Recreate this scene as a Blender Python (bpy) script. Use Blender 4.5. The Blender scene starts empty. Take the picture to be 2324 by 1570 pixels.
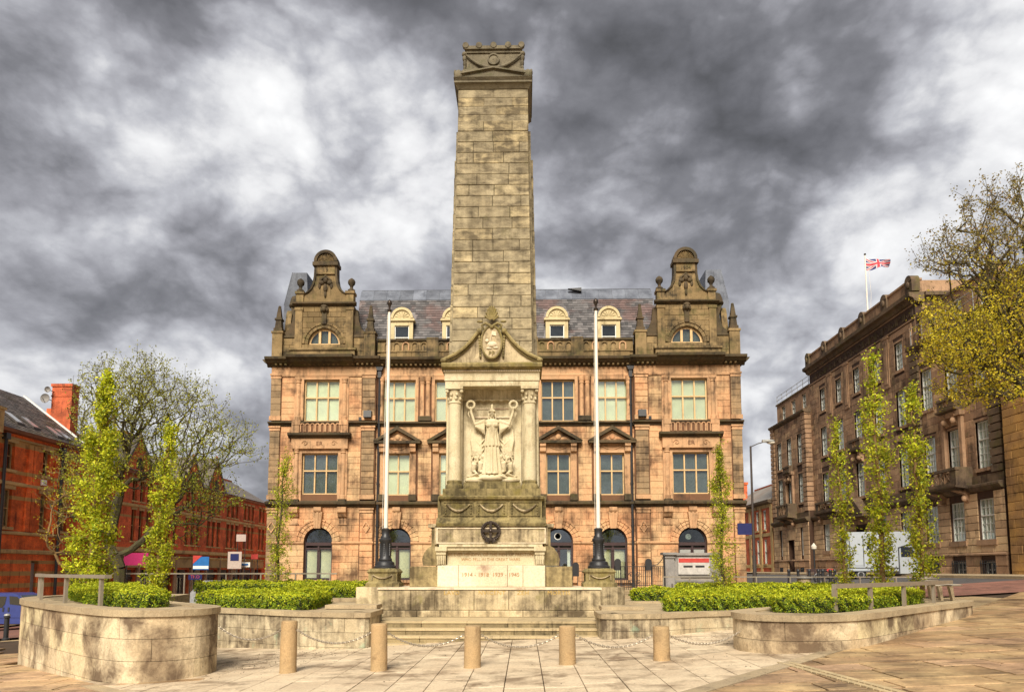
import bpy, bmesh, math, random
import numpy as np
from mathutils import Vector, Matrix, noise as mnoise

R = math.radians
S = bpy.context.scene
COL = S.collection
random.seed(7)

# ------------------------------------------------------------------ camera
EYE = 1.7
PITCH, YAW, FPX = R(5.43), R(1.0), 1600.0
cd = bpy.data.cameras.new('camera')
cam = bpy.data.objects.new('camera', cd)
COL.objects.link(cam)
cam.location = (0, 0, EYE)
cam.rotation_euler = (R(90) + PITCH, 0, YAW)
cd.sensor_width = 36
cd.lens = 36 * FPX / 2324
cd.shift_y = 355 / 2324
cd.clip_start = 0.1
cd.clip_end = 2000
S.camera = cam

# ------------------------------------------------------------------ colour management, render settings
S.view_settings.view_transform = 'Standard'
S.view_settings.look = 'None'
S.view_settings.gamma = 1
S.view_settings.exposure = 2.2
S.view_settings.use_curve_mapping = False
S.render.engine = 'CYCLES'
S.cycles.use_denoising = True
S.cycles.max_bounces = 5
S.cycles.diffuse_bounces = 3
S.cycles.glossy_bounces = 2
S.cycles.transparent_max_bounces = 8
S.cycles.sample_clamp_indirect = 6

# ------------------------------------------------------------------ sun
SUN_EL, SUN_AZ = R(42), R(-172)      # azimuth measured from +Y towards +X: the sun stands behind the camera, almost straight behind
sl = bpy.data.lights.new('sun', 'SUN')
sl.energy = 1.5
sl.angle = R(28)
sl.color = (1.0, 0.92, 0.79)
sun = bpy.data.objects.new('sun', sl)
COL.objects.link(sun)
sv = Vector((math.cos(SUN_EL) * math.sin(SUN_AZ), math.cos(SUN_EL) * math.cos(SUN_AZ), math.sin(SUN_EL)))
sun.rotation_euler = sv.to_track_quat('Z', 'Y').to_euler()

# ------------------------------------------------------------------ pixel-to-world helper (turns a direction seen in the photo into a point on a real plane)
def ray(px, py):
    r = (px - 1162) / FPX; u = (1140 - py) / FPX
    x = r; y = math.cos(PITCH) - u * math.sin(PITCH); z = math.sin(PITCH) + u * math.cos(PITCH)
    return Vector((x * math.cos(YAW) - y * math.sin(YAW), x * math.sin(YAW) + y * math.cos(YAW), z))

# ------------------------------------------------------------------ sky: broken storm cloud over a Nishita sky
def build_world():
    w = bpy.data.worlds.new('World'); S.world = w; w.use_nodes = True
    nt = w.node_tree; nt.nodes.clear()
    N = nt.nodes.new; L = nt.links.new
    out = N('ShaderNodeOutputWorld'); bg = N('ShaderNodeBackground'); L(bg.outputs[0], out.inputs[0])
    sky = N('ShaderNodeTexSky'); sky.sky_type = 'NISHITA'; sky.sun_disc = False
    sky.sun_elevation = SUN_EL; sky.sun_rotation = SUN_AZ
    tc = N('ShaderNodeTexCoord'); sep = N('ShaderNodeSeparateXYZ'); L(tc.outputs['Generated'], sep.inputs[0])
    def m(op, a, b=None, c=None, clamp=False):
        n = N('ShaderNodeMath'); n.operation = op; n.use_clamp = clamp
        for i, v in enumerate((a, b, c)):
            if v is None: continue
            if isinstance(v, (int, float)): n.inputs[i].default_value = v
            else: L(v, n.inputs[i])
        return n.outputs[0]
    comb = N('ShaderNodeCombineXYZ')
    L(sep.outputs[0], comb.inputs[0]); L(sep.outputs[1], comb.inputs[1]); L(m('MULTIPLY', m('ABSOLUTE', sep.outputs[2]), 1.5), comb.inputs[2])
    def noise(scale, detail, rough, dist, off):
        mp = N('ShaderNodeMapping'); mp.inputs['Location'].default_value = off; L(comb.outputs[0], mp.inputs[0])
        n = N('ShaderNodeTexNoise'); n.inputs['Scale'].default_value = scale; n.inputs['Detail'].default_value = detail
        n.inputs['Roughness'].default_value = rough; n.inputs['Distortion'].default_value = dist
        L(mp.outputs[0], n.inputs['Vector']); return n.outputs[0]
    n1 = noise(3.6, 12, 0.6, 0.1, (5.3, 0.9, 2.1))
    n2 = noise(10.0, 10, 0.62, 0.25, (7.4, 2.2, 1.3))
    v = m('ADD', m('MULTIPLY', m('SUBTRACT', n1, 0.5), 1.5), m('MULTIPLY', m('SUBTRACT', n2, 0.5), 0.7))
    nz = N('ShaderNodeTexNoise'); nz.inputs['Scale'].default_value = 4.0; nz.inputs['Detail'].default_value = 6; L(comb.outputs[0], nz.inputs['Vector'])
    wv = N('ShaderNodeVectorMath'); wv.operation = 'MULTIPLY_ADD'; wv.inputs[1].default_value = (.22, .22, .22); L(nz.outputs['Color'], wv.inputs[0]); L(comb.outputs[0], wv.inputs[2])
    vo = N('ShaderNodeTexVoronoi'); vo.feature = 'F1'; vo.inputs['Scale'].default_value = 6.5; vo.inputs['Detail'].default_value = 3; vo.inputs['Roughness'].default_value = .55
    L(wv.outputs[0], vo.inputs['Vector'])
    v = m('ADD', v, m('MULTIPLY', m('SUBTRACT', 0.47, vo.outputs['Distance']), 0.62))
    v = m('ADD', v, 0.60)
    spots = [(770, 350, 7.5, .62), (450, 262, 5.5, .42), (1500, 400, 4.5, .34), (2300, 110, 6, .4), (2290, 430, 9, .42), (1900, 640, 7, .22),
             (1290, 590, 7, .12), (60, 300, 7, .22), (40, 860, 9, .3), (560, 900, 8, .28), (1700, 900, 9, .3), (960, 560, 5, .1), (230, 430, 4, .25), (1000, 420, 4, .12),
             (640, 90, 9, -.24), (900, 150, 9, -.28), (1600, 470, 7, -.34), (1760, 300, 6, -.18), (2200, 240, 7, -.22), (1700, 90, 9, -.14), (440, 560, 8, -.26),
             (180, 640, 8, -.18), (1950, 60, 7, -.15), (120, 90, 7, -.1), (1340, 300, 7, -.18), (260, 320, 3, -.1), (1450, 130, 8, -.12), (300, 130, 5, -.08)]
    for px, py, rad, amp in spots:
        d = ray(px, py).normalized()
        dp = N('ShaderNodeVectorMath'); dp.operation = 'DOT_PRODUCT'; L(tc.outputs['Generated'], dp.inputs[0]); dp.inputs[1].default_value = d
        mr = N('ShaderNodeMapRange'); mr.interpolation_type = 'SMOOTHSTEP'; L(dp.outputs['Value'], mr.inputs[0])
        mr.inputs[1].default_value = math.cos(R(rad * 1.55)); mr.inputs[2].default_value = math.cos(R(rad * 0.25))
        v = m('MULTIPLY_ADD', mr.outputs[0], amp * (.95 if amp > 0 else .5), v)
    v = m('MULTIPLY', m('ADD', v, 0.45), 0.645)
    cr = N('ShaderNodeValToRGB'); L(v, cr.inputs[0])
    e = cr.color_ramp.elements; e[0].position = 0.0; e[0].color = (.020, .020, .021, 1); e[1].position = 1.0; e[1].color = (.225, .225, .225, 1)
    for p, c in ((.2, (.033, .033, .036)), (.38, (.050, .050, .0545)), (.52, (.079, .079, .086)), (.65, (.117, .118, .126)), (.8, (.18, .18, .183))):
        x = e.new(p); x.color = (*c, 1)
    mix = N('ShaderNodeMix'); mix.data_type = 'RGBA'; mix.inputs[0].default_value = 0.985
    sc = N('ShaderNodeVectorMath'); sc.operation = 'SCALE'; sc.inputs['Scale'].default_value = 0.06; L(sky.outputs[0], sc.inputs[0])
    L(sc.outputs[0], mix.inputs[6]); L(cr.outputs[0], mix.inputs[7])
    L(mix.outputs[2], bg.inputs[0]); bg.inputs[1].default_value = 1.0
    w.cycles.sampling_method = 'MANUAL'; w.cycles.sample_map_resolution = 512
build_world()

# ------------------------------------------------------------------ helpers: materials
class NT:
    def __init__(s, name):
        s.m = bpy.data.materials.new(name); s.m.use_nodes = True
        s.t = s.m.node_tree; s.b = s.t.nodes['Principled BSDF']
    def n(s, t): return s.t.nodes.new(t)
    def l(s, a, b): s.t.links.new(a, b)
    def math(s, op, a, b=None, clamp=False):
        n = s.n('ShaderNodeMath'); n.operation = op; n.use_clamp = clamp
        for i, v in enumerate((a, b)):
            if v is None: continue
            if isinstance(v, (int, float)): n.inputs[i].default_value = v
            else: s.l(v, n.inputs[i])
        return n.outputs[0]
    def pos(s, scale=(1, 1, 1), obj=False, rot=(0, 0, 0)):
        g = s.n('ShaderNodeTexCoord').outputs['Object'] if obj else s.n('ShaderNodeNewGeometry').outputs['Position']
        mp = s.n('ShaderNodeMapping'); mp.inputs['Scale'].default_value = scale; mp.inputs['Rotation'].default_value = rot
        s.l(g, mp.inputs[0]); return mp.outputs[0]
    def noise(s, vec, scale, detail=5, rough=.55, dist=0.0):
        n = s.n('ShaderNodeTexNoise'); n.inputs['Scale'].default_value = scale; n.inputs['Detail'].default_value = detail
        n.inputs['Roughness'].default_value = rough; n.inputs['Distortion'].default_value = dist; s.l(vec, n.inputs['Vector']); return n.outputs[0]
    def ramp(s, v, a, b, lo=0.0, hi=1.0):
        n = s.n('ShaderNodeMapRange'); n.inputs[1].default_value = a; n.inputs[2].default_value = b
        n.inputs[3].default_value = lo; n.inputs[4].default_value = hi; s.l(v, n.inputs[0]); return n.outputs[0]
    def mix(s, f, a, b, mode='MIX'):
        n = s.n('ShaderNodeMix'); n.data_type = 'RGBA'; n.blend_type = mode
        if isinstance(f, (int, float)): n.inputs[0].default_value = f
        else: s.l(f, n.inputs[0])
        for i, v in ((6, a), (7, b)):
            if isinstance(v, tuple): n.inputs[i].default_value = (*v, 1) if len(v) == 3 else v
            else: s.l(v, n.inputs[i])
        return n.outputs[2]
    def rnd(s):
        g = s.n('ShaderNodeNewGeometry').outputs['Random Per Island']; o = s.n('ShaderNodeObjectInfo').outputs['Random']
        return s.math('FRACT', s.math('ADD', s.math('MULTIPLY', g, 7.13), s.math('MULTIPLY', o, 5.71)))
    def bright(s, c, f):
        n = s.n('ShaderNodeVectorMath'); n.operation = 'SCALE'; s.l(c, n.inputs[0])
        if isinstance(f, (int, float)): n.inputs['Scale'].default_value = f
        else: s.l(f, n.inputs['Scale'])
        return n.outputs[0]
    def bump(s, h, strength=.3, dist=.02):
        b = s.n('ShaderNodeBump'); b.inputs['Strength'].default_value = strength; b.inputs['Distance'].default_value = dist
        s.l(h, b.inputs['Height']); s.l(b.outputs[0], s.b.inputs['Normal'])
    def done(s, col=None, rough=.85, metal=0, spec=.3):
        if col is not None:
            if isinstance(col, tuple): s.b.inputs['Base Color'].default_value = (*col, 1)
            else: s.l(col, s.b.inputs['Base Color'])
        if isinstance(rough, (int, float)): s.b.inputs['Roughness'].default_value = rough
        else: s.l(rough, s.b.inputs['Roughness'])
        s.b.inputs['Metallic'].default_value = metal; s.b.inputs['Specular IOR Level'].default_value = spec
        return s.m

def stone(name, c1, c2, dirt=(.05, .04, .025), amt=.5, moss=None, moss_amt=.4, var=.25, sc=1.0, streak=True, bump=.5, soot=None, hue=None, rough=.85, pit=0.0, edge=0, flow=False, bed=False):
    """weathered stone: two body tones, blotches, rain streaks, optional moss and a height range (soot) over which grime thickens"""
    t = NT(name); p = t.pos()
    c = t.mix(t.ramp(t.noise(p, .9 * sc, 6), .38, .62), c1, c2)
    if hue is not None:
        r2 = t.rnd(); c = t.mix(t.ramp(r2, .6, .95, 0, .75), c, hue)
    c = t.bright(c, t.ramp(t.rnd(), 0, 1, 1 - var, 1 + var))
    g = t.noise(p, 22 * sc, 4, .65)
    c = t.bright(c, t.ramp(g, .3, .7, .8, 1.18))
    d = t.noise(p, 1.7 * sc, 8, .62, .4)
    if streak:
        d2 = t.noise(t.pos((5.5, 5.5, .35)), 1.3 * sc, 6, .6)
        d = t.math('ADD', t.math('MULTIPLY', d, .62), t.math('MULTIPLY', d2, .38))
    d = t.math('ADD', d, t.ramp(t.noise(p, .42, 3, .5), .36, .64, -.085, .085))
    if bed:
        d = t.math('ADD', t.math('MULTIPLY', t.noise(t.pos((2.6, 2.6, .5)), 1.1, 7, .6), .4), t.math('MULTIPLY', t.noise(t.pos((1, 1, 2.2)), 2.1, 8, .62, .4), .6)); d = t.math('ADD', d, t.ramp(t.rnd(), 0, 1, -.025, .025))
    if flow:
        d2 = t.noise(t.pos((.5, 1.7, 1)), 1.5 * sc, 9, .7, .9); d = t.math('ADD', t.math('MULTIPLY', d, .5), t.math('MULTIPLY', d2, .5))
    th = .66 - .3 * amt
    if soot:
        z = t.n('ShaderNodeSeparateXYZ'); t.l(t.n('ShaderNodeNewGeometry').outputs['Position'], z.inputs[0])
        d = t.math('ADD', d, t.ramp(z.outputs[2], soot[0], soot[1], 0, soot[2]))
    f = t.ramp(d, th - .02, th + .19, 0, .9)
    c = t.mix(f, c, dirt)
    if moss:
        mz = t.noise(p, 1.1 * sc, 7, .6, .3)
        c = t.mix(t.ramp(mz, .62 - .25 * moss_amt, .76 - .2 * moss_amt, 0, .8), c, moss)
    h = t.math('ADD', g, t.math('MULTIPLY', t.noise(p, 5 * sc, 5), 1.5))
    if pit:
        v = t.noise(p, 34 * sc, 2, .5); c = t.mix(t.ramp(v, .66, .72, 0, pit), c, dirt)
    t.bump(h, bump, .02)
    return t.done(c, rough)

def plain(name, col, rough=.5, metal=0, spec=.4, noise=.12, sc=6, bump=0, var=0):
    t = NT(name); p = t.pos()
    c = t.mix(0.0, col, col)
    c = t.bright(c, t.ramp(t.noise(p, sc, 6), .3, .7, 1 - noise, 1 + noise))
    if var: c = t.bright(c, t.ramp(t.rnd(), 0, 1, 1 - var, 1 + var))
    if bump: t.bump(t.noise(p, sc * 4, 4), bump, .01)
    return t.done(c, rough, metal, spec)

def leaves(name, c1, c2, c3, trans=.35):
    t = NT(name)
    r = t.n('ShaderNodeNewGeometry').outputs['Random Per Island']
    c = t.mix(t.ramp(r, 0, .6), c1, c2); c = t.mix(t.ramp(r, .7, 1.0), c, c3)
    n = t.noise(t.pos(), 1.3, 4); c = t.bright(c, t.ramp(n, .35, .65, .72, 1.25))
    t.done(c, .55, 0, .25)
    tr = t.n('ShaderNodeBsdfTranslucent'); t.l(c, tr.inputs[0])
    ms = t.n('ShaderNodeMixShader'); ms.inputs[0].default_value = trans
    o = t.t.nodes['Material Output']; t.l(t.b.outputs[0], ms.inputs[1]); t.l(tr.outputs[0], ms.inputs[2]); t.l(ms.outputs[0], o.inputs[0])
    return t.m

def glass(name, tint=(.6, .68, .66), refl=.35):
    t = NT(name)
    tr = t.n('ShaderNodeBsdfTransparent'); tr.inputs[0].default_value = (*tint, 1)
    gl = t.n('ShaderNodeBsdfGlossy'); gl.inputs['Roughness'].default_value = .04; gl.inputs[0].default_value = (.9, .95, 1, 1)
    bp = t.n('ShaderNodeBump'); bp.inputs['Strength'].default_value = .12; bp.inputs['Distance'].default_value = .02
    t.l(t.noise(t.pos(), 2.2, 2), bp.inputs['Height']); t.l(bp.outputs[0], gl.inputs['Normal'])
    ms = t.n('ShaderNodeMixShader'); ms.inputs[0].default_value = refl
    t.l(tr.outputs[0], ms.inputs[1]); t.l(gl.outputs[0], ms.inputs[2]); t.l(ms.outputs[0], t.t.nodes['Material Output'].inputs[0])
    return t.m

M = {}
# sandstone of the big building behind
M['sand'] = stone('sandstone_wall', (.56, .285, .14), (.54, .36, .19), (.08, .042, .022), .60, var=.10, sc=.55, bump=.4, edge=.25)
M['sand_trim'] = stone('sandstone_trim', (.53, .30, .155), (.44, .27, .145), (.06, .036, .02), .54, var=.1, sc=.9, bump=.3)
M['sand_joint'] = stone('sandstone_joints', (.17, .08, .04), (.14, .07, .035), (.05, .03, .02), .4, var=0, bump=.3)
M['sand_old'] = stone('sooty_sandstone', (.26, .18, .085), (.17, .115, .05), (.022, .018, .01), .62, moss=(.105, .088, .03), moss_amt=.4, var=.2, bump=.7)
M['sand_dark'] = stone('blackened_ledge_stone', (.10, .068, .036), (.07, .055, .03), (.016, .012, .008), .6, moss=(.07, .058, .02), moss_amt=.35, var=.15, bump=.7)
M['win_stone'] = stone('window_stone', (.62, .43, .22), (.56, .38, .19), (.12, .07, .04), .25, var=.05, bump=.2)
M['dormer'] = stone('cream_painted_dormer', (.58, .48, .28), (.50, .41, .23), (.16, .12, .05), .32, var=.03, bump=.25)
M['sand_grey'] = stone('grey_sooty_sandstone', (.26, .18, .10), (.36, .23, .12), (.06, .04, .025), .6, var=.2, sc=.8, bump=.5)
M['greystone'] = stone('grey_kiosk_stone', (.20, .19, .18), (.26, .24, .22), (.08, .07, .06), .4, var=.1, sc=1.2)
# portland stone of the monument
M['port'] = stone('portland_stone_shaft', (.45, .375, .235), (.33, .27, .165), (.075, .058, .034), .66, moss=(.13, .11, .05), moss_amt=.05, var=.22, sc=2.2, streak=False, bed=True, soot=(8, 18, .09), hue=(.47, .37, .20), bump=.7, pit=.7)
M['port_joint'] = stone('portland_joints', (.10, .08, .045), (.09, .07, .04), (.03, .03, .02), .4, var=0)
M['port_top'] = stone('weathered_portland_top', (.17, .145, .095), (.12, .10, .065), (.022, .018, .012), .6, moss=(.085, .085, .035), moss_amt=.3, var=.15, sc=1.6, bump=.8)
M['port_pale'] = stone('pale_portland_niche', (.58, .50, .33), (.49, .41, .25), (.17, .125, .065), .42, var=.03, sc=1.5, bump=.25)
M['port_moss'] = stone('mossy_portland_pedestal', (.32, .25, .11), (.24, .19, .08), (.045, .034, .014), .72, moss=(.17, .135, .03), moss_amt=.4, var=.06, sc=1.6, bump=.7)
M['port_base'] = stone('stained_portland_base', (.60, .48, .29), (.43, .34, .20), (.06, .042, .022), .76, moss=(.20, .17, .06), moss_amt=.15, var=.14, sc=1.4, bump=.5, pit=.5)
M['port_white'] = stone('washed_portland_slab', (.68, .59, .42), (.58, .48, .33), (.26, .15, .10), .42, var=.05, sc=1.1, streak=False, bump=.3)
M['step'] = stone('worn_step_stone', (.30, .23, .12), (.22, .17, .09), (.05, .04, .02), .5, var=.15, sc=2, bump=.6)
M['tread'] = stone('pale_tread_stone', (.48, .37, .21), (.42, .33, .19), (.12, .09, .05), .3, var=.1, sc=2, bump=.4)
M['wallst'] = stone('planter_wall_stone', (.68, .56, .37), (.50, .38, .23), (.10, .062, .036), .74, var=.08, sc=.9, hue=(.62, .53, .30), bump=.5, pit=.6, streak=False)
M['wallst2'] = stone('green_stained_wall_stone', (.56, .47, .31), (.40, .32, .20), (.075, .052, .032), .78, moss=(.25, .38, .26), moss_amt=.10, var=.14, sc=1.6, bump=.5)
M['cope'] = stone('coping_stone', (.42, .33, .20), (.34, .26, .16), (.13, .10, .06), .35, var=.1, sc=1.8, bump=.5)
M['mortar'] = stone('wall_joints', (.26, .19, .11), (.22, .16, .09), (.1, .07, .04), .3, var=0)
M['bollard'] = stone('sandstone_bollard', (.42, .28, .14), (.36, .25, .13), (.16, .10, .05), .26, var=.1, sc=2.4, streak=False, bump=.5, pit=.4)
# paving
M['slab'] = stone('cream_paving_slab', (.60, .49, .34), (.52, .41, .28), (.17, .115, .07), .56, var=.07, sc=1.1, streak=False, bump=.25, rough=.6, pit=.3)
M['york'] = stone('brown_yorkstone_slab', (.55, .39, .20), (.40, .25, .13), (.075, .045, .028), .70, var=.22, sc=1.0, streak=False, hue=(.42, .27, .17), bump=.5, rough=.45, flow=True)
M['york2'] = stone('paving_bed', (.07, .045, .028), (.05, .033, .02), (.05, .03, .02), .4, var=0, sc=1, streak=False)
M['square'] = stone('square_paving_far', (.42, .31, .17), (.34, .25, .14), (.14, .10, .06), .4, var=0, sc=.6, streak=False)
M['sett'] = stone('red_sett_road', (.20, .095, .07), (.15, .075, .055), (.07, .035, .03), .4, var=.3, sc=1.2, streak=False, bump=.6)
M['kerb'] = stone('kerb_stone', (.40, .31, .19), (.32, .25, .16), (.12, .09, .06), .3, var=.15, sc=2)
M['asphalt'] = stone('asphalt', (.09, .085, .085), (.07, .065, .065), (.04, .04, .04), .3, var=0, sc=2, streak=False)
# right building
M['brown'] = stone('brown_ashlar', (.46, .28, .165), (.34, .21, .125), (.06, .04, .026), .54, moss=(.14, .11, .05), moss_amt=.1, var=.3, sc=.8, hue=(.46, .31, .17), bump=.6)
M['brown_joint'] = stone('brown_joints', (.085, .045, .028), (.07, .04, .025), (.03, .02, .015), .4, var=0)
M['brown_trim'] = stone('brown_trim', (.42, .26, .155), (.32, .20, .115), (.06, .04, .025), .5, var=.08, bump=.5)
M['brown_dark'] = stone('mossy_brown_ledge', (.17, .115, .07), (.13, .09, .055), (.03, .02, .015), .5, moss=(.10, .085, .025), moss_amt=.4, var=.1, bump=.7)
M['rustic'] = stone('pale_brown_rustication', (.64, .43, .25), (.52, .34, .19), (.09, .055, .035), .40, var=.25, sc=.9, hue=(.60, .44, .24), bump=.5)
M['yellow'] = stone('ochre_side_building', (.46, .26, .08), (.30, .17, .07), (.09, .05, .02), .4, var=.2, sc=1, bump=.5)
# joinery etc
M['white'] = plain('white_paint', (.72, .72, .66), .45, noise=.06)
M['dframe'] = plain('dark_brown_joinery', (.05, .03, .03), .4)
M['iron'] = plain('black_iron', (.02, .02, .022), .45, 0, .5)
M['bronze'] = plain('dark_bronze', (.045, .032, .024), .42, .6, .5, noise=.4, sc=14)
M['steel'] = plain('brushed_steel_handrail', (.36, .31, .24), .42, .55, .5, noise=.1)
M['chain'] = plain('galvanised_chain', (.42, .36, .28), .4, .6)
M['lead'] = stone('lead_roofing', (.085, .095, .12), (.15, .165, .20), (.05, .055, .07), .35, var=.2, sc=1.4, bump=.4, rough=.6)
M['pole'] = plain('white_flagpole_paint', (.74, .68, .58), .4, noise=.05)
M['lampgrey'] = plain('dark_lamp_column', (.05, .04, .035), .5)
M['lamphead'] = plain('lamp_housing', (.3, .3, .28), .4)
M['lampglass'] = plain('lamp_bowl', (.6, .55, .45), .2)
M['blind'] = plain('pale_cream_blind', (.82, .82, .62), .8, noise=.1, sc=1.2, var=.12)
M['blind2'] = plain('cream_slat_blind', (.84, .80, .58), .8, noise=.1)
M['net'] = plain('white_net_curtain', (.8, .8, .74), .9, noise=.18, sc=2)
M['room'] = plain('dark_room', (.035, .03, .025), .9)
M['grey_room'] = plain('grey_blind', (.30, .31, .30), .9, noise=.2, sc=2)
M['glass'] = glass('window_glass', (.94, .97, .93), .17)
M['glassd'] = glass('dark_window_glass', (.74, .78, .76), .17)
M['glassc'] = glass('car_glass', (.05, .055, .06), .14)
M['soil'] = plain('planter_soil', (.05, .035, .02), .9, bump=.6)
M['bark'] = stone('tree_bark', (.075, .06, .03), (.055, .045, .022), (.02, .016, .01), .4, moss=(.09, .095, .025), moss_amt=.4, var=.05, sc=4, bump=.9)
M['twig'] = plain('dark_twig', (.055, .04, .022), .8)
M['bark_brown'] = stone('young_tree_bark', (.22, .13, .05), (.16, .10, .04), (.07, .04, .02), .3, var=.05, sc=5, bump=.7)
M['leaf_lime'] = leaves('lime_young_leaves', (.54, .62, .03), (.72, .70, .045), (.22, .34, .02), .45)
M['leaf_green'] = leaves('fresh_green_leaves', (.15, .23, .02), (.32, .36, .03), (.40, .32, .03), .4)
M['leaf_olive'] = leaves('olive_sparse_leaves', (.24, .25, .03), (.36, .36, .04), (.13, .13, .03))
M['leaf_yellow'] = leaves('yellow_spring_leaves', (.70, .54, .035), (.46, .42, .03), (.78, .60, .05), .45)
M['leaf_dark'] = leaves('dark_spring_buds', (.30, .24, .07), (.22, .19, .06), (.36, .22, .10))
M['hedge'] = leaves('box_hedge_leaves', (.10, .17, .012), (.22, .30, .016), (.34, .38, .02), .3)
M['hedge_lit'] = leaves('box_hedge_lit_tops', (.40, .46, .02), (.58, .58, .03), (.26, .34, .02), .35)  # paler, yellower copy of the hedge leaves: sunlit tops painted into the colour
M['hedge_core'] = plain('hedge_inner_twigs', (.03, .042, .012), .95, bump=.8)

def slate_mat(name, a, b, c):
    t = NT(name); p = t.pos()
    k = t.mix(t.ramp(t.rnd(), 0, 1), a, b)
    k = t.mix(t.ramp(t.noise(t.pos((.35, .35, .7)), 1.0, 5, .6), .5, .6, 0, .85), k, c)
    k = t.bright(k, t.ramp(t.rnd(), 0, 1, .65, 1.35))
    t.bump(t.noise(p, 14, 4), .4, .01)
    return t.done(k, .55, 0, .4)
M['slate'] = slate_mat('roof_slates', (.045, .042, .045), (.10, .092, .092), (.10, .055, .048))
M['slate_b'] = slate_mat('grey_roof_slates', (.075, .062, .055), (.11, .09, .08), (.09, .075, .05))
M['slate_g'] = slate_mat('pale_roof_slates', (.16, .15, .13), (.22, .2, .17), (.18, .14, .11))

def brick_mat(name, c1, c2, mort, bands, along='X'):
    """fine brickwork on a real wall; bands = list of (z0, z1) where the wall is laid in buff stone"""
    t = NT(name); g = t.n('ShaderNodeNewGeometry').outputs['Position']
    sp = t.n('ShaderNodeSeparateXYZ'); t.l(g, sp.inputs[0]); cb = t.n('ShaderNodeCombineXYZ')
    t.l(t.math('ADD', sp.outputs[1], sp.outputs[0]), cb.inputs[0]); t.l(sp.outputs[2], cb.inputs[1])
    br = t.n('ShaderNodeTexBrick'); br.inputs['Scale'].default_value = 1; br.inputs['Brick Width'].default_value = .23; br.inputs['Row Height'].default_value = .078
    br.inputs['Mortar Size'].default_value = .007; t.l(cb.outputs[0], br.inputs['Vector'])
    br.inputs['Color1'].default_value = (*c1, 1); br.inputs['Color2'].default_value = (*c2, 1); br.inputs['Mortar'].default_value = (*mort, 1)
    c = br.outputs['Color']
    c = t.bright(c, t.ramp(t.noise(t.pos(), .9, 8, .65), .35, .65, .55, 1.35))
    buff = t.mix(t.noise(t.pos(), 1.5, 5), (.52, .30, .10), (.40, .24, .09))
    for z0, z1 in bands:
        a = t.math('MULTIPLY', t.math('GREATER_THAN', sp.outputs[2], z0), t.math('LESS_THAN', sp.outputs[2], z1))
        c = t.mix(a, c, buff)
    d = t.math('ADD', t.math('MULTIPLY', t.noise(t.pos((5, 5, .3)), 1.2, 6), .5), t.math('MULTIPLY', t.noise(t.pos(), 1.5, 6), .5))
    c = t.mix(t.ramp(d, .53, .66, 0, .75), c, (.07, .02, .012))
    t.bump(br.outputs['Fac'], .4, .01)
    return t.done(c, .85)
M['brick'] = brick_mat('red_brick', (.86, .17, .03), (.74, .13, .025), (.34, .12, .06), [(-.6, -.25), (.5, .8), (1.3, 1.6), (2.1, 2.35), (6.35, 6.6), (8.05, 8.3), (9.9, 10.3)])
M['brick_b'] = brick_mat('red_brick_street', (.78, .16, .05), (.66, .125, .04), (.30, .11, .06), [(6.2, 6.4), (9.2, 9.35)])
M['brick_c'] = brick_mat('red_brick_plain', (.66, .14, .05), (.54, .12, .045), (.2, .08, .05), [])
M['buff'] = stone('buff_stone_trim', (.56, .39, .17), (.46, .32, .14), (.10, .06, .035), .42, var=.15, bump=.4)
M['terracotta'] = stone('red_brown_parapet', (.30, .12, .06), (.24, .10, .05), (.07, .04, .03), .4, var=.15)

# ------------------------------------------------------------------ helpers: meshes
def new_obj(name, me, parent=None, mat=None):
    o = bpy.data.objects.new(name, me); COL.objects.link(o)
    if mat is not None: me.materials.append(mat)
    if parent is not None: o.parent = parent
    return o
def tag(o, label=None, cat=None, group=None, kind=None):
    if label: o['label'] = label
    if cat: o['category'] = cat
    if group: o['group'] = group
    if kind: o['kind'] = kind
    return o
def thing(name, label, cat, loc=(0, 0, 0), rz=0, group=None):
    o = bpy.data.objects.new(name, None); COL.objects.link(o); o.location = loc; o.rotation_euler = (0, 0, rz)
    o.empty_display_size = .3
    return tag(o, label, cat, group)

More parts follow.
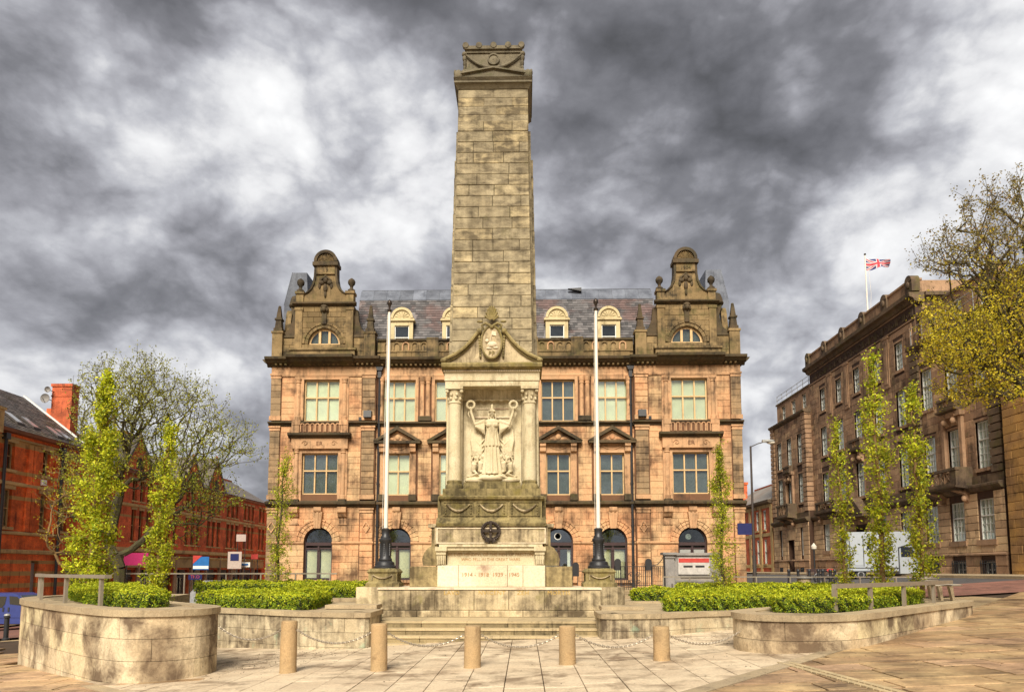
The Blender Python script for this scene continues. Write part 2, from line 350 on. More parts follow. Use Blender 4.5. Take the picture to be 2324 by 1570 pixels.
class MB:
    def __init__(s): s.v = []; s.f = []
    def add(s, vs, fs):
        n = len(s.v); s.v += [tuple(v) for v in vs]; s.f += [tuple(i + n for i in f) for f in fs]; return s
    def box(s, x0, x1, y0, y1, z0, z1):
        return s.add([(x0, y0, z0), (x1, y0, z0), (x1, y1, z0), (x0, y1, z0), (x0, y0, z1), (x1, y0, z1), (x1, y1, z1), (x0, y1, z1)],
                     [(3, 2, 1, 0), (4, 5, 6, 7), (0, 1, 5, 4), (1, 2, 6, 5), (2, 3, 7, 6), (3, 0, 4, 7)])
    def taper(s, a, b):
        """two rectangles (x0,x1,y0,y1,z): lower and upper"""
        v = []
        for x0, x1, y0, y1, z in (a, b): v += [(x0, y0, z), (x1, y0, z), (x1, y1, z), (x0, y1, z)]
        return s.add(v, [(3, 2, 1, 0), (4, 5, 6, 7), (0, 1, 5, 4), (1, 2, 6, 5), (2, 3, 7, 6), (3, 0, 4, 7)])
    def block(s, x0, x1, z0, z1, y, t=.05, c=.018):
        """stone with chamfered face, front at y-t"""
        c = min(c, (x1 - x0) * .2, (z1 - z0) * .2)
        return s.add([(x0, y, z0), (x1, y, z0), (x1, y, z1), (x0, y, z1), (x0, y - t + c, z0), (x1, y - t + c, z0), (x1, y - t + c, z1), (x0, y - t + c, z1),
                      (x0 + c, y - t, z0 + c), (x1 - c, y - t, z0 + c), (x1 - c, y - t, z1 - c), (x0 + c, y - t, z1 - c)],
                     [(0, 1, 5, 4), (1, 2, 6, 5), (2, 3, 7, 6), (3, 0, 4, 7), (4, 5, 9, 8), (5, 6, 10, 9), (6, 7, 11, 10), (7, 4, 8, 11), (8, 9, 10, 11)])
    def prism(s, poly, a, b, axis='y'):
        """extrude a 2-D polygon; axis y: (x,z) from y=a to b; axis z: (x,y); axis x: (y,z)"""
        n = len(poly)
        def P(p, d):
            return (p[0], d, p[1]) if axis == 'y' else (p[0], p[1], d) if axis == 'z' else (d, p[0], p[1])
        return s.add([P(p, a) for p in poly] + [P(p, b) for p in poly],
                     [tuple(range(n)), tuple(range(2 * n - 1, n - 1, -1))] + [(i, i + n, (i + 1) % n + n, (i + 1) % n) for i in range(n)])
    def arch(s, cx, cz, r0, r1, y0, y1, a0=0, a1=180, n=20):
        A = [R(a0 + (a1 - a0) * i / n) for i in range(n + 1)]
        v = []
        for a in A:
            for r, y in ((r0, y0), (r1, y0), (r1, y1), (r0, y1)): v.append((cx + r * math.cos(a), y, cz + r * math.sin(a)))
        f = []
        for i in range(n):
            k = i * 4
            for j in range(4): f.append((k + j, k + (j + 1) % 4, k + 4 + (j + 1) % 4, k + 4 + j))
        f += [(0, 3, 2, 1), (4 * n, 4 * n + 1, 4 * n + 2, 4 * n + 3)]
        return s.add(v, f)
    def tube(s, pts, rad, n=8, cap=True):
        pts = [Vector(p) for p in pts]
        if isinstance(rad, (int, float)): rad = [rad] * len(pts)
        v = []; up = Vector((0, 0, 1)); prev = None
        for i, p in enumerate(pts):
            d = (pts[min(i + 1, len(pts) - 1)] - pts[max(i - 1, 0)])
            if d.length < 1e-9: d = Vector((0, 0, 1))
            d.normalize()
            if prev is None:
                a = d.cross(up) if abs(d.z) < .95 else d.cross(Vector((1, 0, 0)))
            else: a = prev - d * prev.dot(d)
            if a.length < 1e-6: a = d.orthogonal()
            a.normalize(); prev = a; b = d.cross(a)
            for k in range(n):
                t = 2 * math.pi * k / n; v.append(p + (a * math.cos(t) + b * math.sin(t)) * rad[i])
        f = []
        for i in range(len(pts) - 1):
            for k in range(n): f.append((i * n + k, i * n + (k + 1) % n, (i + 1) * n + (k + 1) % n, (i + 1) * n + k))
        if cap: f += [tuple(range(n - 1, -1, -1)), tuple((len(pts) - 1) * n + k for k in range(n))]
        return s.add(v, f)
    def lathe(s, cx, cy, prof, n=16, ax='z', cz=0):
        v = []
        for r, h in prof:
            for k in range(n):
                t = 2 * math.pi * k / n; a, b = r * math.cos(t), r * math.sin(t)
                v.append((cx + a, cy + b, h) if ax == 'z' else (cx + a, h, cz + b) if ax == 'y' else (h, cy + a, cz + b))
        f = [(i * n + k, i * n + (k + 1) % n, (i + 1) * n + (k + 1) % n, (i + 1) * n + k) for i in range(len(prof) - 1) for k in range(n)]
        f += [tuple(range(n - 1, -1, -1)), tuple((len(prof) - 1) * n + k for k in range(n))]
        return s.add(v, f)
    def ball(s, c, r, n=10, m=7):
        rx, ry, rz = (r, r, r) if isinstance(r, (int, float)) else r
        v = [(c[0], c[1], c[2] - rz)]; f = []
        for i in range(1, m):
            t = math.pi * i / m
            for k in range(n):
                a = 2 * math.pi * k / n; v.append((c[0] + rx * math.sin(t) * math.cos(a), c[1] + ry * math.sin(t) * math.sin(a), c[2] - rz * math.cos(t)))
        v.append((c[0], c[1], c[2] + rz))
        for k in range(n): f.append((0, 1 + (k + 1) % n, 1 + k)); f.append((len(v) - 1, 1 + (m - 2) * n + k, 1 + (m - 2) * n + (k + 1) % n))
        for i in range(m - 2):
            for k in range(n): a = 1 + i * n; f.append((a + k, a + (k + 1) % n, a + n + (k + 1) % n, a + n + k))
        return s.add(v, f)
    def mesh(s, name='mesh', dz=0, smooth=False, fix=False):
        me = bpy.data.meshes.new(name)
        me.from_pydata([(x, y, z - dz) for x, y, z in s.v], [], s.f)
        if fix:
            bm = bmesh.new(); bm.from_mesh(me); bmesh.ops.recalc_face_normals(bm, faces=bm.faces); bm.to_mesh(me); bm.free()
        if smooth:
            me.shade_smooth(); me.set_sharp_from_angle(angle=R(38))
        return me

def text_mesh(txt, size, depth=.004, align='CENTER', spacing=1.0):
    cu = bpy.data.curves.new('lettering', 'FONT'); cu.body = txt; cu.size = size; cu.extrude = depth; cu.align_x = align; cu.space_character = spacing; cu.resolution_u = 2
    o = bpy.data.objects.new('lettering', cu); COL.objects.link(o)
    dg = bpy.context.evaluated_depsgraph_get(); me = bpy.data.meshes.new_from_object(o.evaluated_get(dg))
    bpy.data.objects.remove(o); bpy.data.curves.remove(cu); return me
def lettering(parent, txt, size, loc, mat, rz=0, depth=.004, spacing=1.0, name='lettering'):
    me = text_mesh(txt, size, depth, spacing=spacing); me.materials.clear()
    o = new_obj(name, me, parent, mat); o.location = loc; o.rotation_euler = (R(90), 0, rz); return o

def unit_stone(cx=.02, cz=.045, cy=.35):
    v = [(-.5, 0, -.5), (.5, 0, -.5), (.5, 0, .5), (-.5, 0, .5), (-.5, -1 + cy, -.5), (.5, -1 + cy, -.5), (.5, -1 + cy, .5), (-.5, -1 + cy, .5),
         (-.5 + cx, -1, -.5 + cz), (.5 - cx, -1, -.5 + cz), (.5 - cx, -1, .5 - cz), (-.5 + cx, -1, .5 - cz)]
    f = [(0, 1, 5, 4), (1, 2, 6, 5), (2, 3, 7, 6), (3, 0, 4, 7), (4, 5, 9, 8), (5, 6, 10, 9), (6, 7, 11, 10), (7, 4, 8, 11), (8, 9, 10, 11)]
    return v, f
_stone_mesh = {}
def stone_mesh(mat):
    if mat.name not in _stone_mesh:
        me = bpy.data.meshes.new('stone'); me.from_pydata(*[unit_stone()[0], [], unit_stone()[1]]); me.materials.append(mat); _stone_mesh[mat.name] = me
    return _stone_mesh[mat.name]
_pane_mesh = {}
def pane_mesh(mat):
    if mat.name not in _pane_mesh:
        me = MB().box(-.5, .5, -.5, .5, -.5, .5).mesh('pane'); me.materials.append(mat); _pane_mesh[mat.name] = me
    return _pane_mesh[mat.name]

def span_minus(x0, x1, cuts):
    segs = [(x0, x1)]
    for a, b in cuts:
        out = []
        for p, q in segs:
            if b <= p or a >= q: out.append((p, q)); continue
            if a > p: out.append((p, a))
            if b < q: out.append((b, q))
        segs = out
    return segs

class Bld:
    """a building or built thing in its own frame: x along the front, y into it, heights are world heights"""
    def __init__(s, name, label, cat, loc, rz=0, group=None):
        s.z = loc[2]; s.root = thing(name, label, cat, loc, rz, group); s.st = []
    def part(s, name, mb, mat, parent=None, smooth=False, kind=None, label=None, fix=False):
        o = new_obj(name, mb.mesh(name, s.z, smooth, fix), parent or s.root, mat)
        if kind: o['kind'] = kind
        if label: o['label'] = label
        return o
    def wall(s, name, x0, x1, z0, z1, y, th, ops, mat):
        """wall with openings: rectangles (x0,x1,z0,z1) or arched (x0,x1,z0,zspring,'arch')"""
        mb = MB(); zs = {z0, z1}; arches = []
        rects = []
        for o in ops:
            if len(o) > 4:
                r = (o[1] - o[0]) / 2; arches.append((o, r)); rects.append((o[0], o[1], o[2], o[3] + r))
            else: rects.append(o[:4])
        for a in rects: zs |= {min(max(a[2], z0), z1), min(max(a[3], z0), z1)}
        zs = sorted(zs)
        for a, b in zip(zs, zs[1:]):
            if b - a < 1e-5: continue
            cuts = [(q[0], q[1]) for q in rects if q[2] < (a + b) / 2 < q[3]]
            for p, q in span_minus(x0, x1, cuts): mb.box(p, q, y, y + th, a, b)
        for o, r in arches:
            cx = (o[0] + o[1]) / 2; zt = o[3] + r
            for sgn in (-1, 1):
                poly = [(cx + sgn * r, zt)] + [(cx + sgn * r * math.cos(t), o[3] + r * math.sin(t)) for t in [math.pi / 2 * k / 8 for k in range(9)]]
                mb.prism(poly, y, y + th)
        return s.part(name, mb, mat)
    def stones(s, x0, x1, z0, z1, ops, y, ch, sw, mat, t=.035, gap=.014, seed=0, bond=.5, rot=0, org=None, pri=1.0):
        rr = random.Random(seed); n = max(1, round((z1 - z0) / ch)); h = (z1 - z0) / n
        for i in range(n):
            a, b = z0 + i * h, z0 + (i + 1) * h; cuts = []
            for o in ops:
                m_ = o[5] if len(o) > 5 else 0.0
                if len(o) > 4:
                    r = (o[1] - o[0]) / 2; ro = r + m_; cx = (o[0] + o[1]) / 2
                    if b > o[2] and a < o[3]: cuts.append((o[0], o[1]))
                    elif a >= o[3] - 1e-6 and a < o[3] + ro:
                        k = min(ro, b - o[3]); hw = math.sqrt(max(ro * ro - k * k, 0)); 
                        if hw > 0: cuts.append((cx - hw, cx + hw))
                elif a < o[3] - .02 and b > o[2] + .02: cuts.append((o[0], o[1]))
            for p, q in span_minus(x0, x1, cuts):
                if q - p < .08: continue
                L_ = q - p; k = max(1, round(L_ / sw)); w = L_ / k; off = (i % 2) * bond * w if k > 1 else 0
                xs = [p] + [p + off + w * j + rr.uniform(-.1, .1) * w for j in range(k + 1)] + [q]
                xs = sorted(x for x in xs if p <= x <= q); m2 = [p]
                for x in xs[1:]:
                    if x - m2[-1] > .28 * w: m2.append(x)
                if q - m2[-1] > 1e-6:
                    if q - m2[-1] < .28 * w and len(m2) > 1: m2[-1] = q
                    else: m2.append(q)
                else: m2[-1] = q
                for u, v in zip(m2, m2[1:]):
                    s.st.append(((u + v) / 2, y, (a + b) / 2, v - u - gap, t * rr.uniform(.75, 1.2), b - a - gap, mat, rot, org, pri * (v - u) * (b - a)))
    def finish(s, limit=300, name='stone'):
        st = sorted(s.st, key=lambda q: -q[9])
        rest = {}
        for i, (x, y, z, w, t, h, mat, rot, org, _) in enumerate(st):
            mtx = Matrix.Identity(4)
            if org is not None: mtx = Matrix.Translation(org) @ Matrix.Rotation(rot, 4, 'Z')
            if i < limit:
                o = bpy.data.objects.new(name, stone_mesh(mat)); COL.objects.link(o); o.parent = s.root
                p = mtx @ Vector((x, y, z)); o.location = (p.x, p.y, p.z - s.z); o.scale = (w, t, h); o.rotation_euler = (0, 0, rot if org is not None else 0)
            else:
                mb = rest.setdefault(mat.name, MB()); n = len(mb.v)
                tmp = MB().block(x - w / 2, x + w / 2, z - h / 2, z + h / 2, y, t, .012)
                mb.add([mtx @ Vector(v) for v in tmp.v], tmp.f)
        if rest:      # everything past the limit: one part, several materials
            big = MB(); me = None; idx = []; mats = []
            for k, mb in rest.items():
                mats.append(bpy.data.materials[k]); idx += [len(mats) - 1] * len(mb.f); big.add(mb.v, mb.f)
            me = big.mesh(name, s.z)
            for m_ in mats: me.materials.append(m_)
            me.polygons.foreach_set('material_index', idx)
            o = new_obj(name + 'work', me, s.root); o['kind'] = 'stuff'
        s.st = []
    def window(s, x0, x1, z0, z1, y, cols=3, rows=(0.0, .42, 1.0), fr=.09, mu=.09, mat=None, rec=.16, gl=None, back=None, thin=0, gbar=(0, 0), panes=True, name='window', arch=False):
        """stone or timber cross window: frame + mullions is the part, each pane a sub-part"""
        mat = mat or M['win_stone']; gl = gl or M['glass']; yf = y + rec; mb = MB()
        r = (x1 - x0) / 2; cx = (x0 + x1) / 2
        ztop = z1
        W = (x1 - x0 - 2 * fr - (cols - 1) * mu) / cols
        mb.box(x0, x0 + fr, yf, yf + .12, z0, z1); mb.box(x1 - fr, x1, yf, yf + .12, z0, z1)
        mb.box(x0 + fr, x1 - fr, yf + .002, yf + .12, z0, z0 + fr); mb.box(x0 + fr, x1 - fr, yf + .002, yf + .12, z1 - fr, z1)
        rz = [z0 + fr + (z1 - z0 - 2 * fr) * q for q in rows]
        for i in range(1, cols): a = x0 + fr + i * W + (i - 1) * mu; mb.box(a, a + mu, yf + .004, yf + .12, z0 + fr, z1 - fr)
        for q in rz[1:-1]: mb.box(x0 + fr, x1 - fr, yf - .012, yf + .1, q - mu / 2, q + mu / 2)
        if thin:
            for i in range(cols):
                a = x0 + fr + i * (W + mu)
                for j in range(len(rz) - 1):
                    zb = rz[j] + (mu / 2 if j else 0); zt = rz[j + 1] - (mu / 2 if j < len(rz) - 2 else 0)
                    nx, nz = gbar
                    nzz = max(1, round(nz * (zt - zb) / (z1 - z0)))
                    for k in range(1, nx): u = a + W * k / nx; mb.box(u - thin / 2, u + thin / 2, yf + .03, yf + .07, zb, zt)
                    for k in range(1, nzz): w_ = zb + (zt - zb) * k / nzz; mb.box(a, a + W, yf + .033, yf + .073, w_ - thin / 2, w_ + thin / 2)
        wo = s.part(name, mb, mat)
        for i in range(cols):
            a = x0 + fr + i * (W + mu)
            for j in range(len(rz) - 1):
                zb = rz[j] + (mu / 2 if j else 0); zt = rz[j + 1] - (mu / 2 if j < len(rz) - 2 else 0)
                o = bpy.data.objects.new('pane', pane_mesh(gl)); COL.objects.link(o); o.parent = wo
                o.location = (a + W / 2, yf + .08, (zb + zt) / 2 - s.z); o.scale = (W, .008, zt - zb); o.rotation_euler = (R(random.uniform(-.6, .6)), 0, R(random.uniform(-.6, .6)))
        if back is not None:
            s.part('blind', MB().box(x0 + .02, x1 - .02, yf + .16, yf + .17, z0 + .02, z1 - .02), back, wo)
        return wo

def gz(x): return .035 * x + .0007 * x * abs(x)
def atY(px, py, Y):
    d = ray(px, py); t = Y / d.y; return d.x * t, EYE + d.z * t
def onz(px, py, z):
    d = ray(px, py); t = (z - EYE) / d.z; return d.x * t, d.y * t
# ================================================================== GROUND
def sheet(name, x0, x1, y0, y1, nx, ny, dz, mat, kind='structure', parent=None):
    v = []; f = []
    for j in range(ny + 1):
        for i in range(nx + 1):
            x = x0 + (x1 - x0) * i / nx; y = y0 + (y1 - y0) * j / ny; v.append((x, y, gz(max(-60, min(60, x))) + dz))
    for j in range(ny):
        for i in range(nx): a = j * (nx + 1) + i; f.append((a, a + 1, a + nx + 2, a + nx + 1))
    me = bpy.data.meshes.new(name); me.from_pydata(v, [], f)
    o = new_obj(name, me, parent, mat)
    if kind: o['kind'] = kind
    return o
ground = sheet('ground', -900, 900, -300, 1500, 90, 60, -.09, M['square'])

def slab_field(root, name, cells, mat, limit=300, t=.05, gap=.008, seed=1, clip=None):
    """paving laid slab by slab on the sloping ground: cells = (x0,x1,y0,y1, ...)"""
    rr = random.Random(seed)
    key = lambda c: c[2] if c[2] > 5 else 99
    cells = sorted(cells, key=lambda c: (c[3] if c[3] > 8.5 else 200, abs(c[0])))
    mesh = MB().taper((-.5, .5, -.5, .5, -1), (-.5, .5, -.5, .5, -.12)).taper((-.5, .5, -.5, .5, -.12), (-.492, .492, -.494, .494, 0)).mesh('slab'); mesh.materials.append(mat)
    rest = MB()
    for i, (x0, x1, y0, y1) in enumerate(cells):
        if clip:
            g = gap / 2; poly = [(x0 + g, y0 + g), (x1 - g, y0 + g), (x1 - g, y1 - g), (x0 + g, y1 - g)]; cut = False
            for fn in clip:
                d_ = [fn(*q) for q in poly]
                if all(q <= 0 for q in d_): continue
                cut = True; out = []
                for k in range(len(poly)):
                    (ax, ay), (bx_, by_) = poly[k], poly[(k + 1) % len(poly)]; da, db = d_[k], d_[(k + 1) % len(poly)]
                    if da <= 0: out.append((ax, ay))
                    if (da <= 0) != (db <= 0): u = da / (da - db); out.append((ax + (bx_ - ax) * u, ay + (by_ - ay) * u))
                poly = out
                if len(poly) < 3: break
            if cut:
                if len(poly) < 3: continue
                ar = abs(sum(poly[k][0] * poly[(k + 1) % len(poly)][1] - poly[(k + 1) % len(poly)][0] * poly[k][1] for k in range(len(poly)))) / 2
                if ar < .01: continue
                n_ = len(poly); vv = [(x, y, gz(x) - t) for x, y in poly] + [(x, y, gz(x)) for x, y in poly]
                ff = [tuple(range(n_, 2 * n_))] + [(k, (k + 1) % n_, (k + 1) % n_ + n_, k + n_) for k in range(n_)]
                new_obj(name, MB().add(vv, ff).mesh('slab'), root, mat); continue
        cx, cy = (x0 + x1) / 2, (y0 + y1) / 2; sl = (gz(x1) - gz(x0)) / (x1 - x0); z = gz(cx) + rr.uniform(-.004, .003)
        if i < limit:
            o = bpy.data.objects.new(name, mesh); COL.objects.link(o); o.parent = root
            o.location = (cx, cy, z); o.scale = (x1 - x0 - gap, y1 - y0 - gap, t)
            o.rotation_euler = (R(rr.uniform(-.12, .12)), -math.atan(sl) + R(rr.uniform(-.1, .1)), 0)
        else:
            g = gap / 2; a, b = x0 + g, x1 - g
            v = [(x, y, gz(x) + rr.uniform(-.002, .002) * 0 + dz) for dz in (-t, 0) for x, y in ((a, y0 + g), (b, y0 + g), (b, y1 - g), (a, y1 - g))]
            rest.add(v, [(4, 5, 6, 7), (0, 1, 5, 4), (1, 2, 6, 5), (2, 3, 7, 6), (3, 0, 4, 7)])
    if rest.v:
        o = new_obj('paving', rest.mesh('paving'), root, mat); o['kind'] = 'stuff'

# diagonal edging strip between the pale apron and the brown square: runs through A and B
A_, B_ = Vector((2.28, 9.62)), Vector((5.95, 13.55))
def side(x, y):   # >0: right/below the strip
    d = B_ - A_; return (x - A_.x) * d.y - (y - A_.y) * d.x
# left counterpart of the strip, under the big planter nose
C_, D_ = Vector((-3.9, 9.0)), Vector((-7.6, 12.4))
def sideL(x, y):
    d = D_ - C_; return -((x - C_.x) * d.y - (y - C_.y) * d.x)
apron = sheet('apron_bed', -13, 13, 4, 24, 40, 4, -.055, M['york2'])
pale = []; W = .585
rr = random.Random(3)
nx = int(24 / W)
for i in range(nx):
    x0 = -12 + i * W; y = 7.0 + rr.uniform(0, .8)
    while y < 18.6:
        L_ = rr.choice((.75, .9, 1.0, 1.15)); cx, cy = x0 + W / 2, y + L_ / 2
        if side(cx, cy) < 3.5 and sideL(cx, cy) < 3.5 and -8.6 < cx < 6.4: pale.append((x0, x0 + W, y, y + L_))
        y += L_
pv = thing('apron_paving', None, None, (0, 0, 0)); pv['kind'] = 'structure'
slab_field(pv, 'slab', pale, M['slab'], 300, gap=.012, seed=5, clip=(lambda x, y: side(x, y) / 5.4 + .14, lambda x, y: sideL(x, y) / 5 + .13))
# the brown square to the right and the strip at the lower left
brown = []
y = 5.0
while y < 30:
    D = rr.choice((.62, .8, .95)) if y < 18 else 1.1; x = 1.0 + rr.uniform(0, .8)
    while x < 26:
        L_ = rr.uniform(.9, 1.7); cx, cy = x + L_ / 2, y + D / 2
        inpl = (4.2 < cx < 12.2 and cy > 13.3 + (cx - 4.2) * .35 - .2 and cy < 19.4) and cx < 11.8
        if side(cx, cy) > -5 and abs(cx - (4.9 - (cy - 9) * .02)) > .0 and not (cy > 21 and cx < 12) and cy < 27.6: brown.append((x, x + L_, y, y + D))
        x += L_
    y += D
y = 5.0
while y < 24:
    D = rr.choice((.62, .8, .95)); x = -24 + rr.uniform(0, .8)
    while x < -3:
        L_ = rr.uniform(.9, 1.6); cx, cy = x + L_ / 2, y + D / 2
        if sideL(cx, cy) > -5 and not (cx > -12 and cy > 17): brown.append((x, x + L_, y, y + D))
        x += L_
    y += D
bq = sheet('square_bed_right', 1, 30, 4, 30, 30, 4, -.05, M['york2'])
bq2 = sheet('square_bed_left', -26, -2, 4, 27, 30, 4, -.058, M['york2'])
sv_ = thing('square_paving', None, None, (0, 0, 0)); sv_['kind'] = 'structure'
slab_field(sv_, 'slab', brown, M['york'], 300, t=.045, gap=.045, seed=9, clip=(lambda x, y: (-side(x, y) / 5.4 + .14) if x > 0 else (-sideL(x, y) / 5 + .13 if y < 12.3 else -1),))
# edging strips and the line of setts
def strip(name, P, Q, w, mat, parent, n, dz=.006, piece='edging_stone', gap=.01):
    d = (Q - P) / n; ln = d.length; ang = math.atan2(d.y, d.x)
    me = MB().taper((-.5, .5, -.5, .5, -1), (-.5, .5, -.5, .5, 0)).mesh(piece); me.materials.append(mat)
    for i in range(n):
        c = P + d * (i + .5); o = bpy.data.objects.new(piece, me); COL.objects.link(o); o.parent = parent
        sl = (gz(c.x + .1) - gz(c.x - .1)) / .2
        o.location = (c.x, c.y, gz(c.x) + dz); o.scale = (ln - gap, w, .06); o.rotation_euler = (0, -math.atan(sl * math.cos(ang)), ang)
es = thing('edging_strip', None, None); es['kind'] = 'structure'
strip('e', A_ - (B_ - A_) * .35, B_, .26, M['kerb'], es, 7, dz=.012)
strip('e', C_ - (D_ - C_) * .4, D_, .24, M['kerb'], es, 6, dz=.012)
ss = thing('sett_line', None, None); ss['kind'] = 'structure'
strip('s', Vector((4.62, 8.3)), Vector((4.25, 12.0)), .11, M['tread'], ss, 26, piece='sett', gap=.02, dz=.014)
strip('s', Vector((4.76, 8.3)), Vector((4.39, 12.0)), .11, M['tread'], ss, 26, piece='sett', gap=.02, dz=.014)
# streets
rd = sheet('road_right', 13.0, 24.0, 30.0, 100, 6, 4, .0, M['asphalt'])
rd2 = sheet('sett_road', 11.5, 24.6, 26.5, 34.0, 8, 3, .012, M['sett'])
pvm = sheet('pavement_right', 24.3, 27, 20, 100, 3, 6, .12, M['kerb'])
kr = thing('kerb', None, None); kr['kind'] = 'structure'
for i in range(40):
    y = 24 + i * 1.25; o = new_obj('kerb_stone', MB().box(24.15, 24.3, y, y + 1.23, gz(24.2) - .1, gz(24.2) + .122).mesh('kerb_stone'), kr, M['kerb'])
rl = sheet('red_road_left', -32, -15, 28.3, 95, 8, 6, .0, M['sett'])
pvl = sheet('pavement_left', -34.2, -31.5, 30, 100, 3, 6, .11, M['kerb'])
rlm = sheet('road_left', -31.5, -27.5, 44, 100, 3, 6, .01, M['asphalt'])
# terrace the monument and the square behind it stand on
tb = new_obj('terrace', MB().box(-11.8, 3.4, 22.9, 47.9, -.6, .36).box(3.4, 13, 22.9, 47.9, -.6, .5).mesh('terrace'), None, M['square']); tb['kind'] = 'structure'
# ================================================================== THE OLD POST OFFICE BUILDING BEHIND THE MONUMENT (front plane y = 48)
XC, YF, ZB = -1.35, 48.0, 0.5
PO = Bld('stone_building', 'long orange sandstone building with two ornate sooty gables and mansard roof behind the monument', 'building', (XC, YF, ZB))
bays = [-7.4, -3.7, 0.0, 3.7, 7.4]; PC = 12.75
HW = 16.25
# --- openings
ops_g = [(x - .97, x + .97, 1.0, 3.6, 'arch', .55) for x in bays] + [(s * PC - .97, s * PC + .97, 1.0, 3.62, 'arch', .55) for s in (-1, 1)]
ops_c1 = [(x - .84, x + .84, 6.8, 9.72) for x in bays]
ops_c2 = [(x - 1.18, x + 1.18, 11.95, 14.9) for x in bays]
ops_p1 = [(s * PC - 1.25, s * PC + 1.25, 6.85, 9.72) for s in (-1, 1)]
ops_p2 = [(s * PC - 1.25, s * PC + 1.25, 11.95, 14.9) for s in (-1, 1)]
cen = (-8.95, 8.95)
PO.wall('front_wall', cen[0], cen[1], ZB, 16.0, .25, .5, ops_g[:5] + ops_c1 + ops_c2, M['sand_joint'])
for s in (-1, 1):
    x0, x1 = (8.95, HW) if s > 0 else (-HW, -8.95)
    g = ops_g[5 if s < 0 else 6]
    PO.wall('front_wall', x0, x1, ZB, 16.0, 0.0, .5, [g, (ops_p1 + ops_p2)[0 if s < 0 else 1], ops_p2[0 if s < 0 else 1]], M['sand_joint'])
    PO.part('side_wall', MB().box(s * HW - (.5 if s > 0 else 0), s * HW + (.5 if s < 0 else 0), .5, 14, ZB, 16.0), M['sand_trim'])
PO.part('rear_block', MB().box(-HW + .5, HW - .5, 1.3, 13.8, ZB, 15.9), M['room'])
# --- ashlar courses
PO.stones(cen[0], cen[1], ZB, 6.0, ops_g[:5], .25, .42, .95, M['sand'], seed=1, pri=1.6)
PO.stones(cen[0], cen[1], 6.4, 11.6, [(a - .55, b + .55, c - .4, d + 1.0) for a, b, c, d in ops_c1], .25, .42, .95, M['sand'], seed=2)
for s in (-1, 1):
    x0, x1 = (8.95, HW) if s > 0 else (-HW, -8.95)
    xi, xo = (9.95, 15.55) if s > 0 else (-15.55, -9.95)
    PO.stones(xi, xo, ZB, 6.0, [ops_g[5 if s < 0 else 6]], 0, .42, .9, M['sand'], seed=3 + s, pri=1.6)
    PO.stones(xi, xo, 6.4, 11.6, [(s * PC - 1.9, s * PC + 1.9, 6.0, 12)], 0, .42, .8, M['sand'], seed=6 + s)
    PO.stones(xi, xo, 12.0, 15.1, [(s * PC - 1.9, s * PC + 1.9, 6.0, 16)], 0, .42, .8, M['sand'], seed=8 + s)
